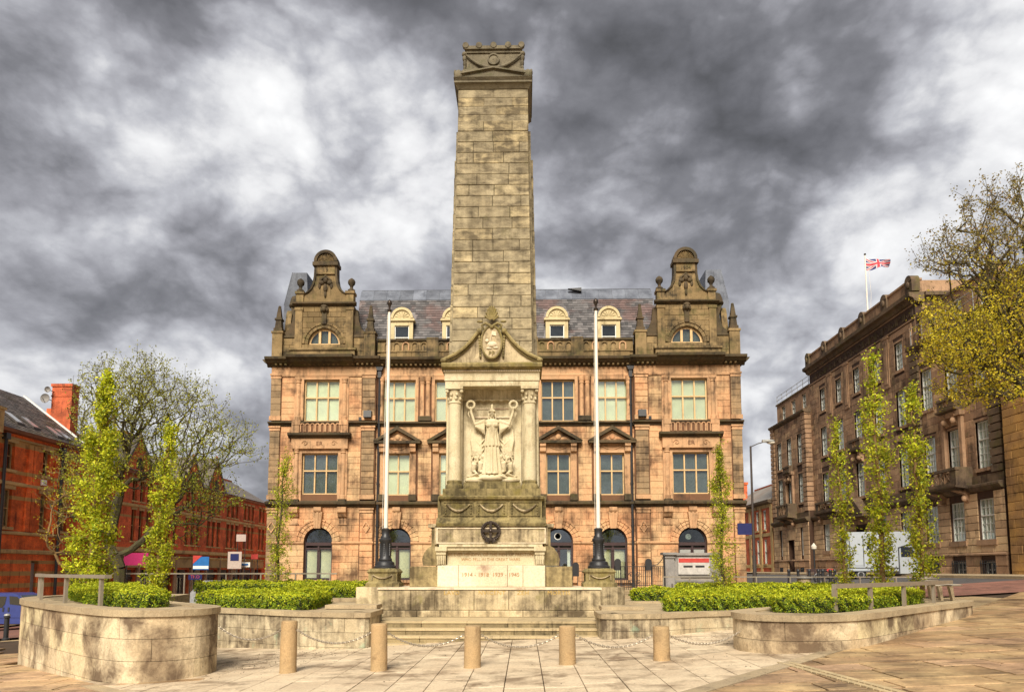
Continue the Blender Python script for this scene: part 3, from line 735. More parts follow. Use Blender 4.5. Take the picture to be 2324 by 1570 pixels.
# --- pilasters on the pavilions, stacked blocks
def pilaster(x0, x1, y, z0, z1, t, ch=.42, cap=True, mat=None, seed=0):
    mat = mat or M['sand']; PO.stones(x0, x1, z0 + .3, z1 - (.35 if cap else 0), [], y, ch, 9, mat, t=t, seed=seed, pri=1.3)
    PO.part('pilaster_base', MB().box(x0 - .05, x1 + .05, y - t - .06, y, z0, z0 + .3), M['sand_trim'])
    if cap: PO.part('pilaster_cap', MB().box(x0 - .06, x1 + .06, y - t - .07, y, z1 - .12, z1).box(x0 - .02, x1 + .02, y - t - .03, y, z1 - .33, z1 - .2).box(x0, x1, y - t - .01, y, z1 - .2, z1 - .12), M['sand_trim'])
for s in (-1, 1):
    for a, b in ((9.0, 9.9), (15.6, 16.3)):
        x0, x1 = (a, b) if s > 0 else (-b, -a)
        mt = M['sand_grey'] if a > 12 else M['sand']; mu_ = M['sand_grey'] if (a > 12 or s < 0) else M['sand']
        pilaster(x0, x1, 0, ZB, 5.9, .12, seed=1, mat=mt if a < 12 or s < 0 else M['sand']); pilaster(x0, x1, 0, 6.5, 11.6, .12, seed=2, mat=M['sand_grey']); pilaster(x0, x1, 0, 12.0, 15.3, .12, seed=3, mat=mu_)
        cx = (x0 + x1) / 2
        dm = MB()                                                 # carved lozenge on the ground-floor pilaster
        zc = 4.6
        for k in range(4):
            q = [(cx + .28 * math.cos(math.pi / 2 * (k + j)), zc + .42 * math.sin(math.pi / 2 * (k + j))) for j in (0, 1)]
            qi = [(cx + (p[0] - cx) * .72, zc + (p[1] - zc) * .72) for p in q]
            dm.prism([q[0], q[1], qi[1], qi[0]], -.175, -.12)
        PO.part('carved_lozenge', dm, M['sand_trim'])
    # pavilion frames either side of the stacked windows
    for k, (z0, z1) in enumerate(((6.5, 10.0), (12.0, 14.95))):
        for q in (-1, 1):
            xc = s * PC + q * 1.62
            PO.part('half_column', MB().lathe(xc, -.04, [(.22, z0), (.22, z0 + .25), (.17, z0 + .3), (.165, z1 - .4), (.15, z1 - .35), (.2, z1 - .28), (.17, z1 - .2), (.24, z1 - .05), (.24, z1)], 14), M['sand_trim'], smooth=True)
            PO.part('column_pedestal', MB().box(xc - .27, xc + .27, -.34, 0, z0 - .36, z0), M['sand_dark' if k == 0 else 'sand_trim'])
    PO.part('window_surround', MB().box(s * PC - 1.9, s * PC - 1.25, -.08, 0, 6.4, 10.0).box(s * PC + 1.25, s * PC + 1.9, -.08, 0, 6.4, 10.0).box(s * PC - 1.25, s * PC + 1.25, -.08, 0, 9.72, 10.0), M['sand_trim'])
    PO.part('window_surround', MB().box(s * PC - 1.9, s * PC - 1.25, -.08, 0, 12.0, 15.1).box(s * PC + 1.25, s * PC + 1.9, -.08, 0, 12.0, 15.1).box(s * PC - 1.25, s * PC + 1.25, -.08, 0, 14.9, 15.1), M['sand_trim'])
    # entablature with the carved cipher over the first-floor window
    PO.part('entablature', MB().box(s * PC - 1.95, s * PC + 1.95, -.28, 0, 10.0, 10.72), M['sand_trim'])
    lettering(PO.root, 'ER', .42, (s * PC, -.285, 10.2 - ZB), M['sand_joint'], depth=.02, name='carved_letters')
    for q in (-1, 1):
        PO.part('carved_scroll', MB().tube([(s * PC + q * (1.0 + .22 * math.cos(t) * (1 - t / 9)), -.3, 10.36 + .2 * math.sin(t) * (1 - t / 9)) for t in [k * .6 for k in range(14)]], .035, 5), M['sand_trim'])
    PO.part('bay_cornice', MB().prism([(-.0, 10.72), (-.34, 10.72), (-.42, 10.82), (-.58, 10.9), (-.6, 11.02), (-.55, 11.06), (0, 11.1)], s * PC - 2.15, s * PC + 2.15, 'x'), M['sand_dark'])
    # blind arcaded balustrade
    PO.part('balcony_panel', MB().box(s * PC - 1.95, s * PC + 1.95, -.22, 0, 11.1, 11.92), M['sand_joint'])
    for k in range(8):
        xx = s * PC - 1.22 + k * .35
        PO.part('arcade_arch', MB().arch(xx, 11.62, .09, .16, -.29, -.22, 0, 180, 8).box(xx - .16, xx - .09, -.29, -.22, 11.16, 11.62).box(xx + .09, xx + .16, -.29, -.22, 11.16, 11.62), M['sand_trim'])
    for q in (-1, 1): PO.part('panel_pier', MB().box(s * PC + q * 1.7 - .26, s * PC + q * 1.7 + .26, -.31, -.22, 11.1, 11.92), M['sand_trim'])
    # brackets under the bay
    for q in (-1, 1):
        PO.part('bracket', MB().prism([(0, 5.2), (-.18, 5.3), (-.3, 5.5), (-.42, 5.6), (-.45, 5.95), (0, 5.95)], s * PC + q * 1.66 - .3, s * PC + q * 1.66 + .3, 'x'), M['sand_trim'])
        PO.part('bracket_drop', MB().box(s * PC + q * 1.66 - .32, s * PC + q * 1.66 + .32, -.09, 0, 4.75, 4.85).box(s * PC + q * 1.66 - .24, s * PC + q * 1.66 + .24, -.07, 0, 4.85, 5.2), M['sand_trim'])
# --- string courses and the great cornice
def course(name, x0, x1, y, prof, mat, **k): return PO.part(name, MB().prism([(y + a, z) for a, z in prof], x0, x1, 'x'), mat, **k)
for (x0, x1, y, e) in ((-HW - .05, -8.93, 0, .1), (8.93, HW + .05, 0, .1), (-8.93, 8.93, .25, .0)):
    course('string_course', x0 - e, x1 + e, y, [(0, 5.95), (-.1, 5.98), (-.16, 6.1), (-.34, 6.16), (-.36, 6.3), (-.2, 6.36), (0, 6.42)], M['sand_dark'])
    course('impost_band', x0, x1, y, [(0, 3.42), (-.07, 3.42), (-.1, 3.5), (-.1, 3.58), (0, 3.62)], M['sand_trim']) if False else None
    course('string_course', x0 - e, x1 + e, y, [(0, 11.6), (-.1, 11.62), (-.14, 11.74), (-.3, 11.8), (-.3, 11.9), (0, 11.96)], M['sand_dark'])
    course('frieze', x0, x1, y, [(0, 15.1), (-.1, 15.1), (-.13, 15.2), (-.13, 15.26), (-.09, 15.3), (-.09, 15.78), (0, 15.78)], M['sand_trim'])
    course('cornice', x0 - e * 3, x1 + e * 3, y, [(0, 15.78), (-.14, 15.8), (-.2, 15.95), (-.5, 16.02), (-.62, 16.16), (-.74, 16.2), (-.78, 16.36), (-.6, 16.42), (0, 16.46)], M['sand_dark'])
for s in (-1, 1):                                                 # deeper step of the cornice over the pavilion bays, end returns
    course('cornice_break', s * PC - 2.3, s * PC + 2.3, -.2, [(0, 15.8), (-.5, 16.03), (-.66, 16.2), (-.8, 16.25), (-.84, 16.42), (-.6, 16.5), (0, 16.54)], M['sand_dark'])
    PO.part('cornice_return', MB().prism([(s * HW, 15.79), (s * (HW + .2), 15.96), (s * (HW + .62), 16.17), (s * (HW + .78), 16.37), (s * HW, 16.455)], .002, 14, 'y'), M['sand_dark'])
for i in range(96):                                               # dentils under the cornice
    x = -15.9 + i * (31.8 / 95); y = 0 if abs(x) > 8.95 else .25
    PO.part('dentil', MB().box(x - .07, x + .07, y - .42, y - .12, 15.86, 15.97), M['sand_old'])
# impost mouldings between the arches
edges = sorted([o[0] for o in ops_g] + [o[1] for o in ops_g]); edges = [-16.25] + edges + [16.25]
for a, b in zip(edges[::2], edges[1::2]):
    for p, q, y in ((a, min(b, -8.95), 0), (max(a, -8.95), min(b, 8.95), .25), (max(a, 8.95), b, 0)):
        if q - p > .05: course('impost_moulding', p, q, y, [(0, 3.4), (-.08, 3.42), (-.14, 3.5), (-.14, 3.58), (-.05, 3.62), (0, 3.62)], M['sand_trim'])
# --- arches: voussoirs and keystones
for i, o in enumerate(ops_g):
    cx = (o[0] + o[1]) / 2; y = 0 if abs(cx) > 9 else .25; nv = 13
    for k in range(nv):
        if k == nv // 2: continue
        a0, a1 = 180 * k / nv, 180 * (k + 1) / nv
        mb = MB().arch(cx, 3.62, .972, 1.2, y - .06, y + .1, a0 + .8, a1 - .8, 2).arch(cx, 3.62, 1.203, 1.42, y - .1, y + .1, a0 + .8, a1 - .8, 2).arch(cx, 3.62, 1.423, 1.53, y - .15, y + .1, a0 + .8, a1 - .8, 2)
        PO.part('voussoir', mb, M['sand'])
    kw = MB()
    for j in range(5):
        a, b = -.2 + j * .08, -.2 + (j + 1) * .08
        kw.prism([(cx + a, 4.5), (cx + b, 4.5), (cx + b * 1.65, 5.62), (cx + a * 1.65, 5.62)], y - .3 - (.04 if j % 2 == 0 else 0), y)
    PO.part('keystone', kw, M['sand_trim'])
    PO.part('keystone_bracket', MB().prism([(y, 5.6), (y - .34, 5.6), (y - .42, 5.72), (y - .42, 5.95), (y, 5.95)], cx - .26, cx + .26, 'x'), M['sand_trim'])
# --- ground-floor windows / door
def arch_window(cx, y, kind):
    yf = y + .22; mb = MB(); r = .97
    mb.arch(cx, 3.62, r - .09, r, yf, yf + .12, 0, 180, 20)
    mb.box(cx - r, cx - r + .1, yf, yf + .12, 1.0, 3.62).box(cx + r - .1, cx + r, yf, yf + .12, 1.0, 3.62)
    mb.box(cx - r + .1, cx + r - .1, yf - .05, yf + .12, 3.34, 3.56).box(cx - r + .1, cx + r - .1, yf - .02, yf + .12, 3.1, 3.2)
    mb.box(cx - .1, cx + .1, yf - .03, yf + .12, 1.1, 3.1).box(cx - .06, cx + .06, yf - .09, yf, 3.0, 3.3)
    mb.box(cx - r + .1, cx + r - .1, yf, yf + .12, 1.0, 1.12 if kind != 'door' else 1.3)
    w = PO.part('arched_window' if kind != 'door' else 'arched_doorway', mb, M['dframe'])
    for a, b in ((cx - r + .1, cx - .1), (cx + .1, cx + r - .1)):
        o = bpy.data.objects.new('pane', pane_mesh(M['glass'])); COL.objects.link(o); o.parent = w
        o.location = ((a + b) / 2, yf + .07, 2.1 - ZB); o.scale = (b - a, .008, 1.96)
    fan = MB().prism([(cx + (r - .09) * math.cos(t), 3.57 + (r - .1) * math.sin(t)) for t in [math.pi * k / 16 for k in range(17)]], yf + .06, yf + .068)
    f = PO.part('fanlight', fan, M['glassd'], w)
    if kind == 'blind':
        for a, b in ((cx - r + .14, cx - .13), (cx + .13, cx + r - .14)):
            n = 8
            for k in range(n):
                x = a + (b - a) * (k + .5) / n
                v = MB().box(-.055, .055, -.003, .003, -.96, .96)
                o = PO.part('blind_slat', v, M['blind2'], w); o.location = (x, yf + .2, 2.1); o.rotation_euler = (0, 0, R(25 + k * 3))
                o.data.transform(Matrix.Translation((0, 0, ZB - ZB))); o.location.z = 2.1 - ZB + ZB
    elif kind == 'vent':
        PO.part('round_vent', MB().lathe(cx - .05, 0, [(.24, yf + .03), (.24, yf + .055), (.2, yf + .055), (.2, yf + .03)], 20, 'y', 3.98), M['white'], w)
        for k in range(5): PO.part('vent_slat', MB().box(cx - .2, cx + .1, yf + .035, yf + .05, 3.86 + k * .06, 3.89 + k * .06), M['white'], w)
        PO.part('net_curtain', MB().box(cx + .6, cx + .8, yf + .2, yf + .21, 1.1, 3.1), M['net'], w)
        PO.part('chair_inside', MB().tube([(cx + .3, yf + .5, 1.1), (cx + .3, yf + .5, 1.6), (cx + .55, yf + .5, 1.6), (cx + .55, yf + .5, 1.1)], .02, 5), M['net'], w)
    elif kind == 'clock':
        PO.part('clock_face', MB().lathe(cx - .2, 0, [(.2, yf + .12), (.2, yf + .16)], 24, 'y', 3.95), M['net'], w)
        PO.part('clock_hand', MB().box(cx - .205, cx - .195, yf + .11, yf + .118, 3.95, 4.1).box(cx - .2, cx - .1, yf + .108, yf + .116, 3.9, 3.915), M['iron'], w)
        PO.part('lamp_cord', MB().tube([(cx + .02, yf + .14, 4.1), (cx + .1, yf + .14, 4.6)], .012, 5), M['white'], w)
        for q in (-1, 1):
            PO.part('grey_board', MB().box(cx + q * .46 - .37, cx + q * .46 + .37, yf + .02, yf + .06, 2.1, 3.1), M['lamphead'], w)
            PO.part('notice_frame', MB().box(cx + q * .5 - .17, cx + q * .5 + .17, yf - .004, yf + .02, 2.33, 2.82), M['white'], w)
            PO.part('orange_notice', MB().box(cx + q * .5 - .12, cx + q * .5 + .12, yf - .012, yf - .004, 2.39, 2.76), M['orange'], w)
    PO.part('window_sill', MB().box(cx - 1.25, cx + 1.25, y - .22, y + .3, .82, 1.0), M['sand_trim'])
M['orange'] = plain('orange_paper', (.62, .27, .03), .6)
arch_window(-PC, 0, 'blind'); arch_window(-7.4, .25, 'blind'); arch_window(-3.7, .25, 'blind'); arch_window(0, .25, 'blind')
arch_window(3.7, .25, 'vent'); arch_window(7.4, .25, 'blind'); arch_window(PC, 0, 'clock')
# --- upper windows
cr3 = (0.0, .58, 1.0)
for i, (a, b, c, d) in enumerate(ops_c1):
    PO.window(a, b, c, d, .25, cols=2, rows=cr3, back=M['blind'] if i < 2 else (M['grey_room'] if i in (3, 4) else None), gl=M['glass'] if i < 2 else M['glassd'])
    cx = (a + b) / 2
    PO.part('architrave', MB().box(a - .42, a, .1, .25, c - .3, d + .2).box(b, b + .42, .1, .25, c - .3, d + .2).box(a, b, .12, .25, d, d + .2), M['sand_trim'])
    for q in (-1, 1):
        xx = cx + q * 1.06
        PO.part('pilaster_base', MB().box(xx - .26, xx + .26, -.06, .25, 6.42, 6.85), M['sand_dark']); PO.part('console', MB().prism([(.1, 9.7), (-.1, 9.8), (-.1, 10.1), (-.2, 10.15), (-.2, 10.35), (.1, 10.35)], xx - .2, xx + .2, 'x'), M['sand_trim'])
    PO.part('swag_panel', MB().box(a - .1, b + .1, .14, .25, d + .2, 10.35).tube([(cx + t * .7, .12, 10.25 - .3 * (1 - t * t)) for t in [k / 5 - 1 for k in range(11)]], .04, 6), M['sand_trim'])
    PO.part('pediment', MB().prism([(cx - 1.25, 10.52), (cx + 1.25, 10.52), (cx, 11.25)], .02, .25), M['sand_trim'])
    PO.part('pediment_moulding', MB().prism([(cx - 1.6, 10.36), (cx + 1.6, 10.36), (cx + 1.62, 10.54), (cx - 1.62, 10.54)], -.26, .25)
            .prism([(cx - 1.66, 10.542), (cx - 1.3, 10.542), (cx, 11.28), (cx, 11.55)], -.3, .25).prism([(cx + 1.66, 10.542), (cx + 1.3, 10.542), (cx + .001, 11.28), (cx + .001, 11.55)], -.3, .25), M['sand_dark'])
    PO.part('carved_rosette', MB().ball((cx, 0, 10.82), (.2, .06, .2), 10, 6).ball((cx - .42, .02, 10.7), (.24, .04, .1), 8, 5).ball((cx + .42, .02, 10.7), (.24, .04, .1), 8, 5), M['sand'], smooth=True)
for i, (a, b, c, d) in enumerate(ops_c2):
    PO.window(a, b, c, d, .25, cols=3, rows=cr3, back=M['grey_room'] if i == 3 else M['blind'], gl=M['glassd'] if i == 3 else M['glass'])
    PO.part('architrave', MB().box(a - .2, a, .14, .25, c, 15.1).box(b, b + .2, .14, .25, c, 15.1).box(a, b, .14, .25, d, 15.1), M['sand_trim'])
for i, (a, b, c, d) in enumerate(ops_p1): PO.window(a, b, c, d, 0, cols=3, rows=cr3, back=M['grey_room'] if i == 0 else M['grey_room'], gl=M['glassd'])
for (a, b, c, d) in ops_p2: PO.window(a, b, c, d, 0, cols=3, rows=cr3, back=M['blind'])
for x in (-5.55, -1.85, 1.85, 5.55):                               # paired half-columns between the second-floor windows
    for q in (-.2, .2):
        PO.part('half_column', MB().lathe(x + q, .15, [(.2, 11.96), (.2, 12.3), (.155, 12.4), (.15, 14.5), (.14, 14.55), (.19, 14.65), (.16, 14.72), (.22, 14.85), (.22, 15.1)], 12), M['sand_trim'], smooth=True)
    PO.part('column_block', MB().box(x - .45, x + .45, -.12, .25, 11.96, 12.28), M['sand_dark'])
for x in (-8.6, 8.6): PO.part('half_column', MB().lathe(x, .15, [(.2, 11.96), (.2, 12.3), (.155, 12.4), (.15, 14.5), (.19, 14.65), (.16, 14.72), (.22, 14.85), (.22, 15.1)], 12), M['sand_trim'], smooth=True)
# --- drainpipes, floodlights
for s in (-1, 1):
    PO.part('drainpipe', MB().tube([(s * 8.72, .02, ZB), (s * 8.72, .02, 15.0)], .09, 8), M['iron'])
    PO.part('rainwater_head', MB().prism([(s * 8.72 - .16, 15.5), (s * 8.72 + .16, 15.5), (s * 8.72 + .26, 15.75), (s * 8.72 - .26, 15.75)], -.2, .2).box(s * 8.72 - .12, s * 8.72 + .12, -.12, .2, 15.0, 15.5), M['iron'])
    for z in (2, 4.6, 7.5, 10, 13): PO.part('pipe_collar', MB().lathe(s * 8.72, .02, [(.12, z), (.12, z + .12)], 8), M['iron'])
    PO.part('floodlight', MB().prism([(-.45, 12.15), (-.15, 12.1), (-.12, 12.6), (-.4, 12.62)], s * 9.45 - .27, s * 9.45 + .27, 'x').box(s * 9.45 - .03, s * 9.45 + .03, -.2, 0, 12.6, 12.7), M['iron'])
    PO.part('small_box', MB().box(s * 10.0 - .1, s * 10.0 + .1, -.2, -.03, 11.98, 12.2), M['iron'])
# --- parapet between the pavilions
PO.part('parapet_wall', MB().box(-9, 9, .45, .9, 16.46, 17.9), M['sand_old'])
course('parapet_band', -9, 9, .45, [(0, 16.95), (-.1, 16.97), (-.1, 17.07), (0, 17.1)], M['sand_old'])
course('parapet_coping', -9, 9, .45, [(0, 17.75), (-.12, 17.78), (-.14, 17.9), (.2, 17.95), (.5, 17.9)], M['sand_dark'])
for g0, g1 in ((-8.6, -5.4), (-4.8, -2.3), (-1.5, 1.5), (2.3, 4.8), (5.4, 8.6)):
    n = int((g1 - g0) / .56)
    for k in range(n):
        x = g0 + (g1 - g0) * (k + .5) / n
        PO.part('parapet_arch', MB().arch(x, 17.45, .17, .25, .36, .45, 0, 180, 8).box(x - .25, x - .17, .36, .45, 17.1, 17.45).box(x + .17, x + .25, .36, .45, 17.1, 17.45), M['sand_trim' if (k + int(g0)) % 3 == 0 else 'sand_old'])
for x in (-5.1, -1.9, 1.9, 5.1): PO.part('parapet_pier', MB().box(x - .42, x + .42, .32, .9, 16.46, 18.0), M['sand_old'])
PO.stones(-8.8, 8.8, 16.48, 16.94, [], .45, .45, 1.1, M['sand_old'], t=.05, seed=21)
# --- gables
def obelisk(x, y, z, h, mat, w=.3):
    PO.part('obelisk', MB().box(x - w, x + w, y - w, y + w, z, z + .25).taper((x - w * .8, x + w * .8, y - w * .8, y + w * .8, z + .25), (x - w * .62, x + w * .62, y - w * .62, y + w * .62, z + .85))
            .box(x - w * .85, x + w * .85, y - w * .85, y + w * .85, z + .85, z + .98).taper((x - w * .6, x + w * .6, y - w * .6, y + w * .6, z + .98), (x - w * .3, x + w * .3, y - w * .3, y + w * .3, z + h - .12))
            .ball((x, y, z + h - .06), w * .38, 8, 5), mat)
for s in (-1, 1):
    g = s * 12.72; yg = .1
    lun = (g - 1.12, g + 1.12, 17.45, 17.5, 'arch', .4)
    PO.wall('gable_wall', g - 2.05, g + 2.05, 16.5, 20.3, yg, .6, [lun], M['sand_old'])
    PO.stones(g - 2.0, g + 2.0, 17.1, 20.2, [lun], yg, .4, .85, M['sand_old'], t=.05, seed=30 + s)
    for a, b in ((g - s * 0 - 3.6, g - 2.05), (g + 2.05, g + 3.5)):
        PO.part('attic_wall', MB().box(a, b, yg + .15, yg + .75, 16.48, 18.0), M['sand_old'])
        PO.part('attic_coping', MB().box(a, b, yg + .05, yg + .8, 18.0, 18.15), M['sand_dark'])
        PO.stones(a + .02, b - .02, 16.5, 17.95, [], yg + .15, .45, .8, M['sand_old' if (a < g) == (s > 0) else 'sand_old'], t=.05, seed=40 + s)
    PO.part('attic_sill', MB().box(g - 2.25, g + 2.25, yg - .32, yg, 16.54, 16.95).box(g - 2.35, g + 2.35, yg - .42, yg, 16.95, 17.1), M['sand_old'])
    # lunette
    w = PO.part('lunette_frame', MB().arch(g, 17.5, .98, 1.12, yg + .16, yg + .3, 0, 180, 20).box(g - 1.12, g + 1.12, yg + .14, yg + .32, 17.42, 17.55)
                .box(g - .42, g - .26, yg + .12, yg + .3, 17.55, 18.55).box(g + .26, g + .42, yg + .12, yg + .3, 17.55, 18.55), M['win_stone'])
    for a, b in ((-1.0, -.42), (-.26, .26), (.42, 1.0)):
        pts = [(g + a, 17.55), (g + b, 17.55)] + [(g + b + (a - b) * k / 8, 17.5 + math.sqrt(max(0, .98 ** 2 - (b + (a - b) * k / 8) ** 2)) + .001 * k) for k in range(9)]
        PO.part('pane', MB().prism(pts, yg + .2, yg + .208), M['glassd'], w)
    PO.part('blind', MB().prism([(g + 1.0 * math.cos(t), 17.5 + math.sin(t)) for t in [math.pi * k / 12 for k in range(13)]], yg + .34, yg + .35), M['grey_room'], w)
    for k in range(11):
        if k != 5: PO.part('voussoir', MB().arch(g, 17.5, 1.13, 1.36, yg - .07, yg + .1, 180 * k / 11 + .6, 180 * (k + 1) / 11 - .6, 2).arch(g, 17.5, 1.363, 1.52, yg - .13, yg + .1, 180 * k / 11 + .6, 180 * (k + 1) / 11 - .6, 2), M['sand_old'])
    PO.part('carved_head', MB().ball((g, yg - .25, 19.95), (.17, .16, .22), 10, 8).ball((g, yg - .22, 20.12), (.25, .18, .14), 8, 6).ball((g - .2, yg - .18, 19.95), (.1, .1, .2), 8, 6).ball((g + .2, yg - .18, 19.95), (.1, .1, .2), 8, 6).box(g - .16, g + .16, yg - .16, yg, 18.9, 19.8), M['sand_dark'], smooth=True)
    for q in (-1, 1):
        PO.part('gable_pilaster', MB().box(g + q * 1.8 - .25, g + q * 1.8 + .25, yg - .14, yg, 17.1, 20.1).box(g + q * 1.8 - .3, g + q * 1.8 + .3, yg - .18, yg, 19.9, 20.1), M['sand_old'])
        # side consoles
        PO.part('scroll_buttress', MB().prism([(g + q * 2.05, 17.9), (g + q * 3.2, 17.9), (g + q * 3.05, 18.3), (g + q * 2.6, 18.6), (g + q * 2.38, 19.2), (g + q * 2.3, 20.0), (g + q * 2.05, 20.1)], yg + .2, yg + .55), M['sand_dark'])
        PO.part('urn', MB().lathe(g + q * 1.82, yg + .15, [(.26, 21.25), (.26, 21.45), (.16, 21.5), (.1, 21.62), (.13, 21.75), (.25, 21.9), (.27, 22.05), (.2, 22.2), (.05, 22.32)], 12), M['sand_dark'], smooth=True)
        PO.part('corner_pier', MB().box(g + q * 1.78 - .26, g + q * 1.78 + .26, yg - .12, yg + .5, 20.48, 21.1).box(g + q * 1.78 - .33, g + q * 1.78 + .33, yg - .2, yg + .55, 21.1, 21.28), M['sand_old'])
    PO.part('gable_band', MB().prism([(yg, 20.2), (yg - .12, 20.22), (yg - .3, 20.34), (yg - .32, 20.44), (yg, 20.5)], g - 2.25, g + 2.25, 'x'), M['sand_dark'])
    # shaped neck
    prof = [(1.55, 20.48), (1.55, 21.1), (1.28, 21.22), (1.0, 21.5), (.82, 21.9), (.74, 22.4), (.72, 23.0), (.72, 23.25)]
    poly = [(g + a, z) for a, z in prof] + [(g - a, z) for a, z in reversed(prof)]
    PO.part('shaped_gable', MB().prism(poly, yg, yg + .6), M['sand_old'])
    out = [(a + .09, z) for a, z in prof[1:]]; inn = [(a - .05, z) for a, z in prof[1:]]
    for q in (-1, 1): PO.part('gable_moulding', MB().prism([(g + q * a, z) for a, z in out] + [(g + q * a, z) for a, z in reversed(inn)], yg - .1, yg + .62), M['sand_dark'])
    PO.part('date_block', MB().box(g - .66, g + .66, yg - .12, yg + .5, 22.55, 23.15), M['sand_old'])
    PO.part('date_block', MB().box(g - .9, g + .9, yg - .25, yg + .7, 23.15, 23.4).box(g - .8, g + .8, yg - .18, yg + .65, 23.4, 23.47), M['sand_dark'])
    lettering(PO.root, '19' if s < 0 else '1904', .42 if s < 0 else .36, (g, yg - .125, 22.7 - ZB), M['sand_dark'], depth=.02, name='carved_letters')
    PO.part('crest', MB().arch(g, 23.47, 0.0, .62, yg - .02, yg + .5, 0, 180, 20), M['sand_old'])
    PO.part('crest_hood', MB().arch(g, 23.47, .62, .83, yg - .2, yg + .65, 0, 180, 24), M['sand_dark'])
    for k in range(13):
        a = math.pi * (k + .5) / 13; PO.part('shell_rib', MB().tube([(g + .12 * math.cos(a), yg - .04, 23.5 + .12 * math.sin(a)), (g + .57 * math.cos(a), yg - .07, 23.5 + .57 * math.sin(a))], [.018, .05], 5), M['sand_old'])
    # carved trophy on the neck
    tr = MB().ball((g, yg - .1, 22.1), (.16, .12, .22)).ball((g - .3, yg - .05, 21.95), (.2, .09, .16)).ball((g + .3, yg - .05, 21.95), (.2, .09, .16)).ball((g, yg - .08, 21.55), (.15, .1, .3)).ball((g, yg - .06, 21.1), (.09, .08, .25)).ball((g - .42, yg - .03, 21.7), (.1, .06, .2)).ball((g + .42, yg - .03, 21.7), (.1, .06, .2)).prism([(g - .42, 22.15), (g, 22.5), (g + .42, 22.15), (g + .36, 22.05), (g, 22.38), (g - .36, 22.05)], yg - .12, yg)
    PO.part('carved_trophy', tr, M['sand_dark'], smooth=True)
    # outer steep lead roof and side gable seen edge-on
    ro = MB().prism([(s * 14.3, 18.0), (s * 16.3, 18.0), (s * 16.15, 20.9), (s * 15.6, 23.35), (s * 14.55, 23.35), (s * 14.3, 18.5)], 1.6, 9, 'y')
    PO.part('lead_roof', ro, M['lead'])
    for k in range(6): PO.part('roof_roll', MB().tube([(s * 16.17, 1.6 + .02, 20.9), (s * 15.62, 1.62, 23.38)], .04, 5) if k == 0 else MB().tube([(s * 16.16, 1.6 + k * 1.3, 20.9), (s * 15.61, 1.6 + k * 1.3, 23.37)], .035, 5), M['lead'])
    PO.part('side_gable', MB().prism([(.9, 18.0), (3.2, 18.0), (3.2, 20.2), (2.7, 20.9), (1.9, 20.9), (1.4, 20.2)], s * 15.5, s * 15.9, 'x'), M['sand_old'])
    PO.part('side_crest', MB().lathe(s * 15.1, 1.2, [(.5, 20.55), (.55, 20.65), (.5, 20.75), (.45, 21.0), (.35, 21.3), (.1, 21.45)], 14), M['sand_dark'], smooth=True)
    PO.part('side_scroll', MB().prism([(s * 14.6, 18.1), (s * 15.6, 18.1), (s * 15.3, 18.6), (s * 15.2, 19.6), (s * 15.45, 20.55), (s * 14.6, 20.55)], .9, 1.5), M['sand_dark'])
    PO.part('attic_pier', MB().box(s * 16.0 - .36, s * 16.0 + .36, -.05, .65, 16.46, 18.25).box(s * 16.0 - .42, s * 16.0 + .42, -.1, .7, 18.25, 18.4), M['sand_old'])
    obelisk(s * 16.0, .3, 18.4, 1.9, M['sand_dark'])
    PO.part('attic_pier', MB().box(s * 9.5 - .38, s * 9.5 + .38, .0, .7, 16.46, 18.2).box(s * 9.5 - .44, s * 9.5 + .44, -.05, .75, 18.2, 18.35), M['sand_old'])
    obelisk(s * 9.5, .35, 18.35, 1.95, M['sand_dark'])
    PO.part('pavilion_roof', MB().prism([(s * 10.6, 18.0), (s * 14.2, 18.0), (s * 12.9, 21.9), (s * 12.5, 21.9)], .75, 9), M['slate'])
# --- mansard roof: slates laid one by one, then lead
PO.part('roof_deck', MB().prism([(1.0, 17.6), (2.35, 21.55), (2.95, 22.4), (3.3, 22.5), (12.5, 22.5), (12.5, 17.6)], -10.8, 10.8, 'x'), M['slate'])
sl_ = []; rr = random.Random(11)
nrow = 19
for i in range(nrow):
    f0, f1 = i / nrow, (i + 1) / nrow; y0 = 1.0 + 1.35 * f0; z0 = 17.6 + 3.95 * f0; dy, dz = 1.35 / nrow, 3.95 / nrow
    x = -10.8 + rr.uniform(0, .2)
    while x < 10.7:
        w = rr.uniform(.28, .42)
        if min(abs(x + w / 2 - b) for b in bays) > .82 or i > 13: sl_.append((x, w, y0, z0, dy, dz))
        x += w
sm = MB().add([(-.5, -.03, 0), (.5, -.03, 0), (.5, 0, 1), (-.5, 0, 1), (-.5, 0, -.0), (.5, 0, 0)], [(0, 1, 2, 3), (4, 5, 1, 0)]).mesh('slate'); sm.materials.append(M['slate'])
sl_.sort(key=lambda q: -q[1]); rest = MB()
for i, (x, w, y0, z0, dy, dz) in enumerate(sl_):
    ln = math.hypot(dy, dz) * 1.12
    if i < 300:
        o = bpy.data.objects.new('slate', sm); COL.objects.link(o); o.parent = PO.root
        o.location = (x + w / 2, y0 - .012, z0 - ZB); o.scale = (w - .02, 1, ln); o.rotation_euler = (-math.atan2(dy, dz), 0, R(rr.uniform(-.6, .6)))
    else:
        j = rr.uniform(-.01, .01)
        rest.add([(x + .01, y0 - .045, z0 + j), (x + w - .01, y0 - .045, z0 + j), (x + w - .01, y0 + dy * 1.1 - .012, z0 + dz * 1.1), (x + .01, y0 + dy * 1.1 - .012, z0 + dz * 1.1), (x + .01, y0, z0), (x + w - .01, y0, z0)], [(0, 1, 2, 3), (4, 5, 1, 0)])
PO.part('slating', rest, M['slate'], kind='stuff')
